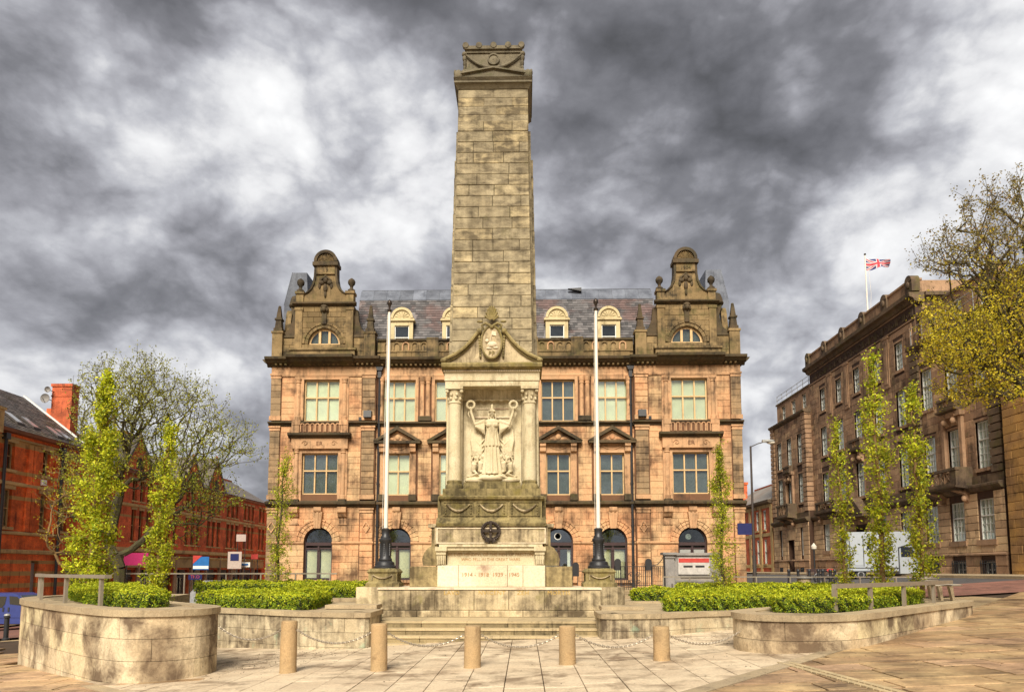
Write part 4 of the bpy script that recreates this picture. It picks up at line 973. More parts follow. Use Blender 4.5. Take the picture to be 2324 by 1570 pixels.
for k in range(22):
    x = -10.8 + k * .982
    PO.part('lead_sheet', MB().prism([(2.27, 21.5), (2.3, 21.45), (2.9, 22.38), (3.3, 22.5), (3.3, 22.56), (2.88, 22.46)], x + .005, x + .977, 'x'), M['lead'])
PO.part('ridge_roll', MB().tube([(-10.8, 3.2, 22.56), (10.8, 3.2, 22.56)], .06, 6), M['iron'])
PO.part('roof_light_lip', MB().prism([(4.6, 22.35), (5.6, 22.42), (5.6, 22.15)], 2.4, 2.7), M['iron'])
# --- dormers
for x in bays:
    y = .95; z0 = 17.7
    PO.part('dormer_cheek', MB().box(x - .8, x + .8, y + .25, y + 1.9, z0, 19.4), M['slate'])
    PO.wall('dormer_front', x - .8, x + .8, z0, 19.42, y, .25, [(x - .52, x + .52, z0 + .12, 19.1)], M['dormer'])
    PO.window(x - .52, x + .52, z0 + .12, 19.1, y, cols=1, rows=(0, .3, 1), fr=.06, mu=.06, mat=M['white'], rec=.08, gl=M['glassd'], back=M['room'])
    PO.part('dormer_cornice', MB().box(x - .92, x + .92, y - .12, y + .5, 19.42, 19.54).box(x - .86, x + .86, y - .06, y + .5, 19.54, 19.62), M['dormer'])
    PO.part('dormer_tympanum', MB().arch(x, 19.62, 0, .62, y, y + 1.2, 0, 180, 16), M['dormer'])
    PO.part('dormer_arch', MB().arch(x, 19.62, .62, .8, y - .1, y + 1.5, 0, 180, 20), M['dormer'])
    for k in range(7):
        a = math.pi * (k + .5) / 7; PO.part('shell_rib', MB().tube([(x + .08 * math.cos(a), y - .01, 19.66 + .08 * math.sin(a)), (x + .5 * math.cos(a), y - .015, 19.66 + .5 * math.sin(a))], [.01, .035], 4), M['dormer'])
PO.finish(300)
# ================================================================== THE CENOTAPH
CX = -.99
CN = Bld('war_memorial', 'tall tapering stone cenotaph pillar with carved niche, sarcophagus top and stepped base', 'war memorial', (CX, 19.5, .0))
# in this frame y=0 is world 19.5
def Y(y): return y - 19.5
def blockrow(name, x0, x1, z0, z1, y0, y1, cuts, mat, gap=.008, ch=.015, seed=0):
    """row of big stones, each with its own depth, chamfered on the visible face"""
    xs = [x0] + list(cuts) + [x1]
    for a, b in zip(xs, xs[1:]):
        mb = MB().block(a + gap / 2, b - gap / 2, z0, z1 - .004, y0 + .06, .06, ch).box(a + gap / 2, b - gap / 2, y0 + .061, y1, z0, z1 - .004)
        CN.part(name, mb, mat)
M['port_side'] = stone('dark_stained_portland', (.42, .32, .15), (.30, .23, .11), (.06, .042, .02), .85, moss=(.17, .14, .04), moss_amt=.3, var=.05, sc=1.3, bump=.6)
# steps
for k, (zt, yf) in enumerate(((.39, 18.2), (.23, 17.88), (.07, 17.56), (-.09, 17.24))):
    hw = 3.02
    rr = random.Random(k); xs = [-hw + 2 * hw * (i + (rr.uniform(-.2, .2) if 0 < i < 5 else 0)) / 5 for i in range(6)]
    for a, b in zip(xs, xs[1:]):
        CN.part('step_stone', MB().block(a + .004, b - .004, zt - .17 if k < 3 else -.5, zt - .055, Y(yf) + .1, .1, .01).box(a + .004, b - .004, Y(yf) + .1, Y(yf) + 1.2 if k else Y(19.76), zt - .17, zt - .055), M['step'])
        CN.part('step_tread', MB().box(a + .003, b - .003, Y(yf) - .02, Y(yf) + (.34 if k else 1.54), zt - .053, zt), M['tread'])
CN.part('platform_slab', MB().box(-3.9, -3.03, Y(18.9), Y(22.5), .30, .385).box(3.03, 4.0, Y(18.9), Y(22.5), .30, .385), M['tread'])
# low course and main plinth
blockrow('plinth_stone', -3.13, 3.13, .385, .57, Y(19.75), Y(22), (-2.0, -.55, .95, 1.9), M['port_base'])
blockrow('plinth_stone', -3.13, 3.13, .57, 1.14, Y(19.9), Y(22), (-2.2, -1.52, -.42, .55, 1.55, 2.45), M['port_base'])
CN.part('plinth_cap', MB().box(-3.15, 3.15, Y(19.87), Y(22.1), 1.142, 1.2), M['port_white'])
for s in (-1, 1):
    x0, x1 = (3.13, 3.86) if s > 0 else (-3.86, -3.13)
    blockrow('plinth_wing', x0, x1, .385, .56, Y(20.28), Y(22.4), ((x0 + x1) / 2,), M['port_base'])
    blockrow('plinth_wing', x0, x1, .56, 1.2, Y(20.35), Y(22.3), (), M['port_base'])
blockrow('terrace_front_stone', -3.86, 3.86, .36, 1.18, Y(22.3), Y(22.6), (-2, 0, 2), M['port_base'])
# date course
blockrow('date_course_stone', -1.55, 1.6, 1.2, 1.83, Y(20.6), Y(22), (-.93, .5, .95), M['port_white'])
for s in (-1, 1):
    x0, x1 = (1.6, 2.4) if s > 0 else (-2.38, -1.55)
    blockrow('date_course_side', x0, x1, 1.2, 1.80, Y(20.75), Y(22), (), M['port_side'])
# inscription recess with consoles
CN.part('inscription_panel', MB().box(-1.28, 1.3, Y(20.78), Y(22), 1.832, 2.26), M['port_pale'])
CN.part('inscription_shelf', MB().box(-1.32, 1.34, Y(20.6), Y(22), 2.262, 2.36).box(-1.5, 1.52, Y(20.55), Y(22), 2.362, 2.44), M['port_pale'])
for s in (-1, 1):
    xc = s * 1.44
    CN.part('console', MB().box(xc - .17, xc + .17, Y(20.5), Y(21.9), 2.24, 2.36).box(xc - .14, xc + .14, Y(20.55), Y(21.9), 2.14, 2.24)
            .prism([(Y(20.58), 2.14), (Y(20.6), 2.0), (Y(20.68), 1.84), (Y(21.5), 1.84), (Y(21.5), 2.14)], xc - .13, xc + .13, 'x'), M['port_pale'])
    for q in (-.08, -.027, .027, .08): CN.part('console_flute', MB().box(xc + q - .012, xc + q + .012, Y(20.56), Y(20.66), 1.86, 2.12), M['port_pale'])
    # big scroll buttress and capped pier at the sides
    sg = 1 if s > 0 else -1
    prof = [(1.58, 1.82), (2.0, 1.82), (2.03, 2.0), (1.98, 2.18), (1.86, 2.34), (1.76, 2.40), (1.76, 2.95), (1.58, 2.95)]
    CN.part('side_scroll', MB().prism([(sg * a, z) for a, z in prof], Y(20.85), Y(21.9)), M['port_side'])
    CN.part('side_pier_cap', MB().box(min(sg * 1.6, sg * 1.86), max(sg * 1.6, sg * 1.86), Y(20.8), Y(21.95), 2.95, 3.05), M['port_base'])
CN.part('wreath_block', MB().box(-1.66, 1.68, Y(20.8), Y(22.2), 2.442, 2.98), M['port_base'])
CN.part('wreath_panel', MB().box(-1.55, 1.57, Y(20.79), Y(20.8) + .001, 2.52, 2.9), M['port_base'])
fr = MB().box(-1.6, 1.62, Y(20.765), Y(20.8), 2.9, 2.93).box(-1.6, 1.62, Y(20.765), Y(20.8), 2.47, 2.5).box(-1.6, -1.57, Y(20.765), Y(20.8), 2.5, 2.9).box(1.59, 1.62, Y(20.765), Y(20.8), 2.5, 2.9)
CN.part('panel_moulding', fr, M['port_white'])
# bronze wreath with sword-cross
wz = 2.83; wr = MB()
for k in range(30):
    a = 2 * math.pi * k / 30
    wr.ball((.0 + .25 * math.cos(a), Y(20.74), wz + .25 * math.sin(a)), (.055, .05, .055), 7, 5)
    wr.ball((.0 + .28 * math.cos(a + .1), Y(20.71), wz + .28 * math.sin(a + .1)), (.022, .03, .022), 6, 4)
CN.part('bronze_wreath', wr, M['bronze'], smooth=True, kind=None)
CN.part('bronze_sword', MB().box(-.035, .035, Y(20.66), Y(20.74), wz - .27, wz + .3).box(-.24, .24, Y(20.66), Y(20.73), wz - .035, wz + .035).ball((0, Y(20.68), wz), (.06, .05, .06)), M['bronze'])
CN.part('bronze_ribbon', MB().ball((0, Y(20.72), wz - .27), (.1, .06, .06)).tube([(-.04, Y(20.72), wz - .3), (-.05, Y(20.72), wz - .47)], .02, 5).tube([(.04, Y(20.72), wz - .3), (.05, Y(20.72), wz - .47)], .02, 5).prism([(-.2, wz - .28), (-.06, wz - .24), (-.04, wz - .36)], Y(20.68), Y(20.74)).prism([(.2, wz - .28), (.06, wz - .24), (.04, wz - .36)], Y(20.68), Y(20.74)), M['bronze'])
# frieze pedestal
CN.part('pedestal_base', MB().prism([(Y(20.74), 2.98), (Y(20.72), 3.06), (Y(20.84), 3.15), (Y(20.9), 3.24), (Y(22.2), 3.24), (Y(22.2), 2.98)], -1.62, 1.64, 'x'), M['port_moss'])
CN.part('pedestal_die', MB().box(-1.5, 1.52, Y(20.95), Y(22.3), 3.24, 3.84), M['port_moss'])
CN.part('pedestal_side', MB().box(-1.62, 1.64, Y(21.15), Y(22.3), 3.24, 3.9), M['port_moss'])
for a, b in ((-1.44, -.52), (-.46, .48), (.54, 1.46)):
    CN.part('festoon_frame', MB().box(a, b, Y(20.92), Y(20.95), 3.70, 3.73).box(a, b, Y(20.92), Y(20.95), 3.29, 3.32).box(a, a + .02, Y(20.92), Y(20.95), 3.32, 3.70).box(b - .02, b, Y(20.92), Y(20.95), 3.32, 3.70), M['port_moss'])
    m_ = (a + b) / 2
    CN.part('festoon', MB().tube([(m_ + t * .34, Y(20.92), 3.64 - .2 * (1 - t * t)) for t in [k / 7 - 1 for k in range(15)]], [.022 + .02 * (1 - abs(k / 7 - 1)) for k in range(15)], 7), M['port_base'], smooth=True)
    for q in (-1, 1):
        CN.part('ribbon_drop', MB().ball((m_ + q * .38, Y(20.93), 3.62), (.03, .03, .04), 6, 4).ball((m_ + q * .38, Y(20.93), 3.54), (.025, .025, .045), 6, 4).ball((m_ + q * .38, Y(20.93), 3.46), (.028, .025, .04), 6, 4).ball((m_ + q * .38, Y(20.93), 3.38), (.022, .02, .045), 6, 4), M['port_moss'], smooth=True)
CN.part('pedestal_cornice', MB().prism([(Y(20.95), 3.74), (Y(20.86), 3.8), (Y(20.84), 3.86), (Y(20.9), 3.9), (Y(22.3), 3.9), (Y(22.3), 3.74)], -1.56, 1.58, 'x'), M['port_moss'])
CN.part('column_plinth', MB().box(-1.46, 1.48, Y(21.0), Y(22.4), 3.9, 4.12), M['port_moss'])
# niche
ZC0, ZC1 = 4.12, 7.26
CN.part('niche_back', MB().box(-.95, .97, Y(21.72), Y(21.8), 4.12, ZC1 + .05), M['port_pale'])
CN.part('niche_ledge', MB().box(-.86, .88, Y(21.4), Y(21.72), 4.12, 4.36).box(-.42, .44, Y(21.28), Y(21.4), 4.12, 4.38), M['port_moss'])
CN.part('niche_lintel', MB().box(-.93, .95, Y(21.6), Y(21.72), 6.95, 7.28), M['port_pale'])
CN.part('niche_rail', MB().box(-.6, .62, Y(21.68), Y(21.72), 6.42, 6.46).box(-.5, .52, Y(21.69), Y(21.72), 6.7, 6.73), M['port_white'])
for k in range(6): CN.part('niche_scallop', MB().tube([(-.7 + k * .28 + .14 + .12 * t, Y(21.58), 7.0 - .06 * (1 - t * t)) for t in (-1, -.5, 0, .5, 1)], .02, 5), M['port_pale'])
for s in (-1, 1):
    xc = s * 1.15 + .01
    CN.part('niche_jamb', MB().box(min(s * .93, s * 1.42) + .01, max(s * .93, s * 1.42) + .01, Y(21.45), Y(22.2), 4.12, 7.28), M['port_pale'])
    CN.part('column_base', MB().lathe(xc, Y(21.3), [(.27, 4.12), (.27, 4.2), (.25, 4.26), (.22, 4.3), (.235, 4.35), (.22, 4.39)], 24), M['port_moss'], smooth=True)
    CN.part('column_shaft', MB().lathe(xc, Y(21.3), [(.205, 4.39), (.2, 5.2), (.185, 6.75), (.205, 6.77), (.205, 6.81), (.185, 6.83)], 28), M['port_pale'], smooth=True)
    cap = MB().lathe(xc, Y(21.3), [(.185, 6.83), (.19, 7.0), (.24, 7.16), (.2, 7.17)], 20).box(xc - .27, xc + .27, Y(21.02), Y(21.56), 7.18, 7.27)
    for k in range(8):
        a = math.pi * 2 * (k + .5) / 8
        for zz, rr_ in ((6.92, .2), (7.03, .225)): cap.ball((xc + rr_ * math.cos(a + zz), Y(21.3) + rr_ * math.sin(a + zz), zz), (.05, .05, .06), 6, 4)
    for a in (-1, 1): cap.ball((xc + a * .22, Y(21.08), 7.12), (.06, .05, .06), 7, 5)
    CN.part('column_capital', cap, M['port_pale'], smooth=True)
# entablature
CN.part('architrave', MB().box(-1.42, 1.44, Y(21.08), Y(22.2), 7.28, 7.44).box(-1.44, 1.46, Y(21.05), Y(22.2), 7.442, 7.7), M['port_pale'])
CN.part('dentil_band', MB().box(-1.47, 1.49, Y(21.02), Y(22.2), 7.702, 7.76), M['port_pale'])
de = MB()
for k in range(44): x = -1.44 + k * 2.9 / 43; de.box(x - .018, x + .018, Y(20.985), Y(21.02), 7.705, 7.755)
CN.part('dentils', de, M['port_white'], kind='stuff')
CN.part('niche_cornice', MB().prism([(Y(21.0), 7.762), (Y(20.86), 7.82), (Y(20.84), 7.9), (Y(20.88), 7.96), (Y(22.2), 7.96), (Y(22.2), 7.762)], -1.52, 1.54, 'x'), M['port_moss'])
# curved pediment: field, ogee rails, cartouche, shell
rail = [(-1.5, 8.08), (-1.36, 8.14), (-1.1, 8.26), (-.85, 8.44), (-.62, 8.68), (-.46, 8.9), (-.36, 8.98)]
field = rail + [(-.3, 8.95), (.3, 8.95)] + [(-x, z) for x, z in reversed(rail)]
CN.part('pediment_field', MB().prism([(-1.5, 7.962)] + field + [(1.5, 7.962)], Y(21.1), Y(21.5)), M['port_base'])
for s in (-1, 1):
    CN.part('pediment_rail', MB().tube([(s * x, Y(21.0), z) for x, z in rail], .055, 8).tube([(s * x, Y(21.06), z - .09) for x, z in rail], .03, 6).ball((s * 1.47, Y(21.0), 8.06), (.1, .09, .08)).ball((s * .38, Y(21.0), 8.97), (.09, .08, .09)), M['port_moss'], smooth=True)
    hg = MB()
    for k in range(9): hg.ball((s * (.38 - .004 * k), Y(21.05), 8.88 - k * .085), (.05 - .002 * k, .05, .055), 7, 5)
    CN.part('hanging_garland', hg, M['port_moss'], smooth=True)
CN.part('cartouche', MB().prism([(.30 * math.cos(t), 8.62 + .5 * math.sin(t)) for t in [2 * math.pi * k / 28 for k in range(28)]], Y(20.98), Y(21.2)), M['port_base'])
CN.part('cartouche_rim', MB().tube([(.31 * math.cos(t), Y(20.97), 8.62 + .51 * math.sin(t)) for t in [2 * math.pi * k / 30 for k in range(31)]], .035, 6), M['port_moss'], smooth=True)
# the town arms in the cartouche: a lamb with a banner, lying, kept as low relief
CN.part('arms_relief', MB().ball((.02, Y(20.98), 8.55), (.15, .05, .09)).ball((-.14, Y(20.97), 8.66), (.06, .04, .06)).tube([(-.08, Y(20.96), 8.45), (.02, Y(20.96), 8.95)], .014, 5).prism([(-.0, 8.84), (.14, 8.8), (.13, 8.93), (.02, 8.96)], Y(20.95), Y(20.98)).ball((.12, Y(20.97), 8.44), (.09, .03, .03)).ball((-.08, Y(20.97), 8.42), (.09, .03, .03)), M['port_white'], smooth=True)
lettering(CN.root, 'PP', .2, (0, Y(20.97), 8.2), M['port_moss'], depth=.012, name='carved_letters')
CN.part('arms_scrolls', MB().tube([(-.25, Y(20.98), 9.02), (-.3, Y(20.96), 9.14), (-.18, Y(20.94), 9.2), (-.06, Y(20.96), 9.14), (0, Y(20.96), 9.06)], .045, 7).tube([(.25, Y(20.98), 9.02), (.3, Y(20.96), 9.14), (.18, Y(20.94), 9.2), (.06, Y(20.96), 9.14), (0, Y(20.96), 9.06)], .045, 7).ball((-.36, Y(21.0), 9.27), (.1, .05, .04)).ball((.36, Y(21.0), 9.27), (.1, .05, .04)), M['port_moss'], smooth=True)
for k in range(9):
    a = R(20 + 140 * k / 8)
    CN.part('shell_leaf', MB().tube([(.05 * math.cos(a), Y(21.0), 9.3 + .05 * math.sin(a)), (.2 * math.cos(a), Y(20.97), 9.3 + .42 * math.sin(a) * (.75 + .25 * math.sin(a)))], [.02, .038], 6).ball((.2 * math.cos(a), Y(20.96), 9.3 + .42 * math.sin(a) * (.75 + .25 * math.sin(a))), (.036, .036, .04), 6, 4), M['port_moss'], smooth=True)
# shaft: core, side layers, front panel laid in blocks
def hw_at(z, z0=8.4, w0=1.25, z1=16.1, w1=1.125): return w0 + (w1 - w0) * (z - z0) / (z1 - z0)
DPT = 23.4
CN.part('shaft_core', MB().taper((-1.22, 1.22, Y(21.32), Y(DPT), 7.3), (-1.13, 1.13, Y(21.62), Y(DPT) - .1, 17.3)), M['port'])
for s in (-1, 1):
    def xr(a, b): return (a, b) if s > 0 else (-b, -a)
    CN.part('shaft_side_layer', MB().taper((*xr(.9, 1.355), Y(21.55), Y(DPT) - .2, 3.9), (*xr(.9, 1.215), Y(21.85), Y(DPT) - .3, 15.98)), M['port'])
    rr = random.Random(5)
    z = 4.0
    while z < 15.1:
        h = .62; w0 = 1.49 - .0185 * (z - 4)
        CN.part('shaft_quoin', MB().block(*xr(.95, w0), z + .005, min(z + h, 15.55) - .005, Y(21.92) + .018 * (z - 4) + .2, .2, .015).box(*xr(.95, w0), Y(21.92) + .018 * (z - 4) + .201, Y(DPT), z + .005, min(z + h, 15.55) - .005), M['port'])
        z += h
z = 8.0; zi = 0; nz = 22; zt = 16.08; h = (zt - z) / nz
pats = [(-.62, .35), (0,), (-.45, .55), (-.75, .05), (.52,), (-.62, .02, .85), (-.3, .62), (0, .9), (-.5, .5)]
rr = random.Random(12)
for i in range(nz):
    a, b = z + i * h, z + (i + 1) * h; hw = hw_at((a + b) / 2); yf = 21.2 + (b - 8) * .026
    xs = [-hw] + [p for p in pats[(i * 5) % len(pats)]] + [hw]
    for p, q in zip(xs, xs[1:]):
        CN.part('shaft_stone', MB().block(p + .007, q - .007, a + .008, b - .008, Y(yf) + .25, .25 + rr.uniform(-.006, .008), .012), M['port'])
CN.part('shaft_joint_bed', MB().taper((-hw_at(8) + .02, hw_at(8) - .02, Y(21.235), Y(21.9), 7.97), (-hw_at(16) + .02, hw_at(16) - .02, Y(21.45), Y(21.9), 16.06)), M['port_joint'])
for i in range(4):
    a, b = 16.1 + i * .29, 16.1 + (i + 1) * .29
    xs = [-1.14] + list([(-.45, .45), (-.85, .1), (-.3, .62), (.0,)][i]) + [1.14]
    for p, q in zip(xs, xs[1:]): CN.part('shaft_stone', MB().block(p + .003, q - .003, a + .003, b - .003, Y(21.58) + .06, .06, .008), M['port'])
# cap, attic, sarcophagus
CN.part('cap_moulding', MB().taper((-1.16, 1.16, Y(21.56), Y(DPT), 17.262), (-1.24, 1.24, Y(21.45), Y(DPT) + .1, 17.4)).box(-1.26, 1.26, Y(21.42), Y(DPT) + .12, 17.402, 17.46).taper((-1.2, 1.2, Y(21.46), Y(DPT), 17.462), (-1.28, 1.28, Y(21.38), Y(DPT) + .1, 17.56)), M['port_top'])
CN.part('attic_pediment', MB().prism([(-1.24, 17.562), (1.24, 17.562), (1.24, 17.688), (0, 17.912), (-1.24, 17.688)], Y(21.5), Y(DPT)), M['port_top'])
CN.part('attic_moulding', MB().prism([(-1.2, 17.688), (0, 17.904), (0, 17.952), (-1.2, 17.736)], Y(21.42), Y(21.6)).prism([(1.2, 17.688), (0.001, 17.904), (0.001, 17.952), (1.2, 17.736)], Y(21.42), Y(21.6)), M['port_top'])
for s in (-1, 1):
    ac = MB().ball((s * 1.13, Y(21.55), 17.704), (.15, .16, .2)).ball((s * 1.24, Y(21.55), 17.8), (.05, .1, .12)).ball((s * .98, Y(21.55), 17.784), (.1, .1, .12))
    CN.part('acroterion', ac, M['port_top'], smooth=True)
CN.part('sarcophagus_plinth', MB().box(-1.0, 1.0, Y(21.7), Y(23.2), 17.832, 18.072), M['port_top'])
CN.part('sarcophagus', MB().taper((-.93, .93, Y(21.8), Y(23.1), 18.072), (-.93, .93, Y(21.8), Y(23.1), 18.68)), M['port_top'])
CN.part('sarcophagus_lid', MB().box(-.91, .91, Y(21.76), Y(23.15), 18.682, 18.776).box(-.95, .95, Y(21.7), Y(23.2), 18.778, 18.888), M['port_top'])
for x in (-.92, -.48, 0, .48, .92): CN.part('lid_antefix', MB().lathe(x, 0, [(.1, Y(21.68)), (.11, Y(21.72)), (.1, Y(21.8))], 12, 'y', 18.904), M['port_top'], smooth=True)
CN.part('garland', MB().tube([(t * .9, Y(21.74), 18.584 - .46 * (1 - t * t)) for t in [k / 10 - 1 for k in range(21)]], [.025 + .035 * (1 - abs(k / 10 - 1)) for k in range(21)], 8), M['port_top'], smooth=True)
CN.part('roundel', MB().lathe(0, 0, [(.2, Y(21.8)), (.2, Y(21.74)), (.15, Y(21.74)), (.15, Y(21.77)), (.11, Y(21.77)), (.02, Y(21.73))], 24, 'y', 18.456), M['port_top'], smooth=True)
for s in (-1, 1):
    CN.part('corner_garland', MB().ball((s * .96, Y(21.78), 18.632), (.09, .1, .09)).ball((s * .96, Y(21.78), 18.488), (.07, .08, .12)).ball((s * .95, Y(21.78), 18.312), (.06, .07, .14)).ball((s * .95, Y(21.78), 18.152), (.05, .06, .1)), M['port_top'], smooth=True)
# lettering cut in the stones
M['ink'] = plain('worn_red_letter_paint', (.30, .15, .05), .9, noise=.5, sc=20)
M['ink2'] = plain('faded_gold_letter_paint', (.42, .27, .07), .9, noise=.5, sc=20)
lettering(CN.root, 'BE EVER MINDFVL OF THE MEN OF PRESTON', .125, (.0, Y(20.776), 2.10), M['ink'], depth=.003)
lettering(CN.root, 'WHO FELL IN THE GREAT WARS', .118, (.0, Y(20.776), 1.96), M['ink'], depth=.003)
lettering(CN.root, '1914 - 1918', .165, (-.44, Y(20.596), 1.50), M['ink'], depth=.003)
lettering(CN.root, '1939 - 1945', .165, (.45, Y(20.596), 1.50), M['ink'], depth=.003)
for t, x in (('LAVD', -1.05), ('NVICENT', .08), ('ZEH', .95), ('MORTIS', 1.95)):
    lettering(CN.root, t, .17, (x, Y(19.896), 1.0), M['ink2'], depth=.003, spacing=1.1)

# ---- carved figure group: built from overlapping forms, fused into one continuous carved surface
def fuse(name, mb, voxel, mat, parent, dz, smooth=4):
    o = new_obj(name, mb.mesh(name, dz, fix=True), parent, mat)
    md = o.modifiers.new('fuse', 'REMESH'); md.mode = 'VOXEL'; md.voxel_size = voxel; md.use_smooth_shade = True
    sm_ = o.modifiers.new('smooth', 'SMOOTH'); sm_.iterations = smooth; sm_.factor = .5
    dg = bpy.context.evaluated_depsgraph_get(); me = bpy.data.meshes.new_from_object(o.evaluated_get(dg))
    o.modifiers.clear(); old = o.data; o.data = me; bpy.data.meshes.remove(old)
    if not me.materials: me.materials.append(mat)
    return o
fy = Y(21.48)
fg = MB()
def robe(cx, z0, z1, r0, r1, folds, amp, n=56, m=16, cy=fy, yr=.62, ph=0):
    v = []; f = []
    for j in range(m + 1):
        t = j / m; z = z0 + (z1 - z0) * t; r = r0 + (r1 - r0) * t
        for k in range(n):
            a = 2 * math.pi * k / n; q = 1 + amp * (1 - .5 * t) * math.sin(folds * a + ph + math.sin(t * 3) * .6)
            v.append((cx + r * q * math.cos(a), cy + r * q * yr * math.sin(a), z))
    for j in range(m):
        for k in range(n): f.append((j * n + k, j * n + (k + 1) % n, (j + 1) * n + (k + 1) % n, (j + 1) * n + k))
    f += [tuple(range(n - 1, -1, -1)), tuple(m * n + k for k in range(n))]
    fg.add(v, f)
G = .0
robe(G, 4.62, 5.62, .30, .20, 11, .17)                     # skirt
robe(G, 5.48, 5.95, .25, .18, 13, .12)                     # overfold
robe(G, 5.92, 6.25, .175, .21, 9, .04)                     # bodice
fg.ball((G, fy, 6.24), (.25, .13, .10))
fg.tube([(G, fy, 6.25), (G, fy - .02, 6.4)], [.075, .065], 10)
fg.ball((G, fy - .04, 6.5), (.085, .10, .115), 14, 10)     # head
fg.ball((G, fy - .145, 6.49), (.016, .025, .03), 6, 5); fg.ball((G, fy - .13, 6.44), (.035, .02, .012), 6, 5); fg.ball((G, fy - .12, 6.40), (.035, .03, .025), 6, 5)
fg.ball((G, fy - .02, 6.56), (.105, .125, .09), 12, 8)     # helmet bowl, crest and cheek pieces
fg.prism([(G - .1, 6.54), (G + .1, 6.54), (G + .09, 6.59), (G - .09, 6.59)], fy - .15, fy - .05)
fg.tube([(G, fy - .1, 6.62), (G, fy - .08, 6.74), (G, fy + .02, 6.79)], [.03, .045, .03], 8)
for s in (-1, 1):
    fg.tube([(G + s * .1, fy - .06, 6.5), (G + s * .12, fy - .05, 6.32)], [.03, .022], 6)
    fg.ball((G + s * .1, fy - .1, 6.13), (.085, .05, .075))
    sh = Vector((G + s * .22, fy, 6.27)); el = Vector((G + s * .53, fy - .04, 6.17)); wr_ = Vector((G + s * .64, fy - .07, 6.52)); hd = Vector((G + s * .65, fy - .08, 6.62))
    fg.tube([sh, el, wr_, hd], [.085, .062, .042, .045], 10)
    for k in range(4): fg.tube([hd + Vector((s * (-.03 + k * .02), -.03, -.01)), hd + Vector((s * (-.035 + k * .023), -.055, .05)), hd + Vector((s * (-.03 + k * .02), -.03, .085 - abs(k - 1.5) * .008))], [.013, .012, .01], 5)
    fg.tube([hd + Vector((-s * .03, 0, -.03)), hd + Vector((-s * .06, -.04, .03))], [.014, .011], 5)
    # wide sleeve falling from the upper arm
    for k in range(5):
        x = G + s * (.26 + k * .055); fg.tube([(x, fy - .02, 6.24 - k * .01), (x + s * .01, fy - .04, 6.0 + .02 * k), (x - s * .03, fy - .02, 5.84 + .05 * k)], [.05, .055, .02], 7)
    # mantle: long vertical folds behind
    for k in range(6):
        x = G + s * (.34 + k * .058); zb = 5.05 + .06 * (k % 2) + .02 * k
        fg.tube([(x, Y(21.66), 6.15 - .02 * k), (x + s * .02, Y(21.62), 5.7), (x - s * .01 * k, Y(21.6), 5.35), (x + s * .015, Y(21.62), zb)], [.03, .045, .05, .028], 7)
    for k in range(4):   # swags under the arms
        fg.tube([(G + s * .22, Y(21.6), 5.75 - k * .14), (G + s * .38, Y(21.58), 5.55 - k * .15), (G + s * .58, Y(21.6), 5.75 - k * .12)], [.02, .03, .02], 6)
    fg.prism([(G + s * .2, 5.1), (G + s * .66, 5.15), (G + s * .62, 6.2), (G + s * .2, 6.2)], Y(21.63), Y(21.74))
    # two kneeling figures each side
    for k, (dx, hh) in enumerate(((.33, .0), (.55, -.04))):
        x = G + s * dx; z = 4.5
        hip = Vector((x + s * .03, Y(21.56), z + .22)); chest = Vector((x + s * .02 * (1 - k), Y(21.5), z + .48 + hh)); head = Vector((x - s * .05, Y(21.46), z + .66 + hh))
        knee = Vector((x - s * .1, Y(21.42), z + .12)); foot = Vector((x + s * .14, Y(21.52), z + .05))
        fg.tube([hip, (hip + chest) / 2 + Vector((0, -.02, 0)), chest], [.085, .075, .09], 10); fg.tube([chest, head], [.05, .04], 8); fg.ball(tuple(head), (.06, .065, .07), 10, 8)
        fg.tube([hip, knee, foot], [.075, .055, .035], 8); fg.ball(tuple(foot + Vector((s * .05, -.02, 0))), (.06, .04, .03))
        el = chest + Vector((-s * .1, -.06, .06)); fg.tube([chest + Vector((-s * .05, 0, .02)), el, el + Vector((-s * .02, -.02, .17))], [.04, .03, .022], 7)
        el = chest + Vector((s * .09, -.04, .08)); fg.tube([chest + Vector((s * .05, 0, .02)), el, el + Vector((-s * .06, -.03, .14))], [.04, .03, .022], 7)
    fg.ball((G + s * .08, fy - .14, 4.62), (.05, .1, .04))
fg.ball((G, fy, 4.5), (.42, .2, .13), 16, 8); fg.ball((G - .5, fy + .05, 4.43), (.35, .15, .1), 14, 8); fg.ball((G + .52, fy + .05, 4.43), (.35, .15, .1), 14, 8)
fg.tube([(G - .75, fy, 4.42), (G - .2, fy - .1, 4.5), (G + .3, fy - .12, 4.55), (G + .6, fy, 4.45)], [.03, .05, .05, .03], 7)
fg.box(G - .84, G + .84, Y(21.62), Y(21.74), 4.34, 4.5)
fuse('carved_figure_group', fg, .0125, M['port_pale'], CN.root, 0.0, 2)
for s in (-1, 1):
    wr = MB()
    for k in range(20):
        a = 2 * math.pi * k / 20; wr.ball((s * .66 + .115 * math.cos(a), fy - .06, 6.77 + .115 * math.sin(a)), (.042, .045, .042), 7, 5)
    CN.part('held_wreath', wr, M['port_pale'], smooth=True)
    CN.part('wreath_streamer', MB().tube([(s * .7, fy, 6.64), (s * .74, fy, 6.5), (s * .7, fy, 6.4)], [.02, .02, .01], 5), M['port_pale'])

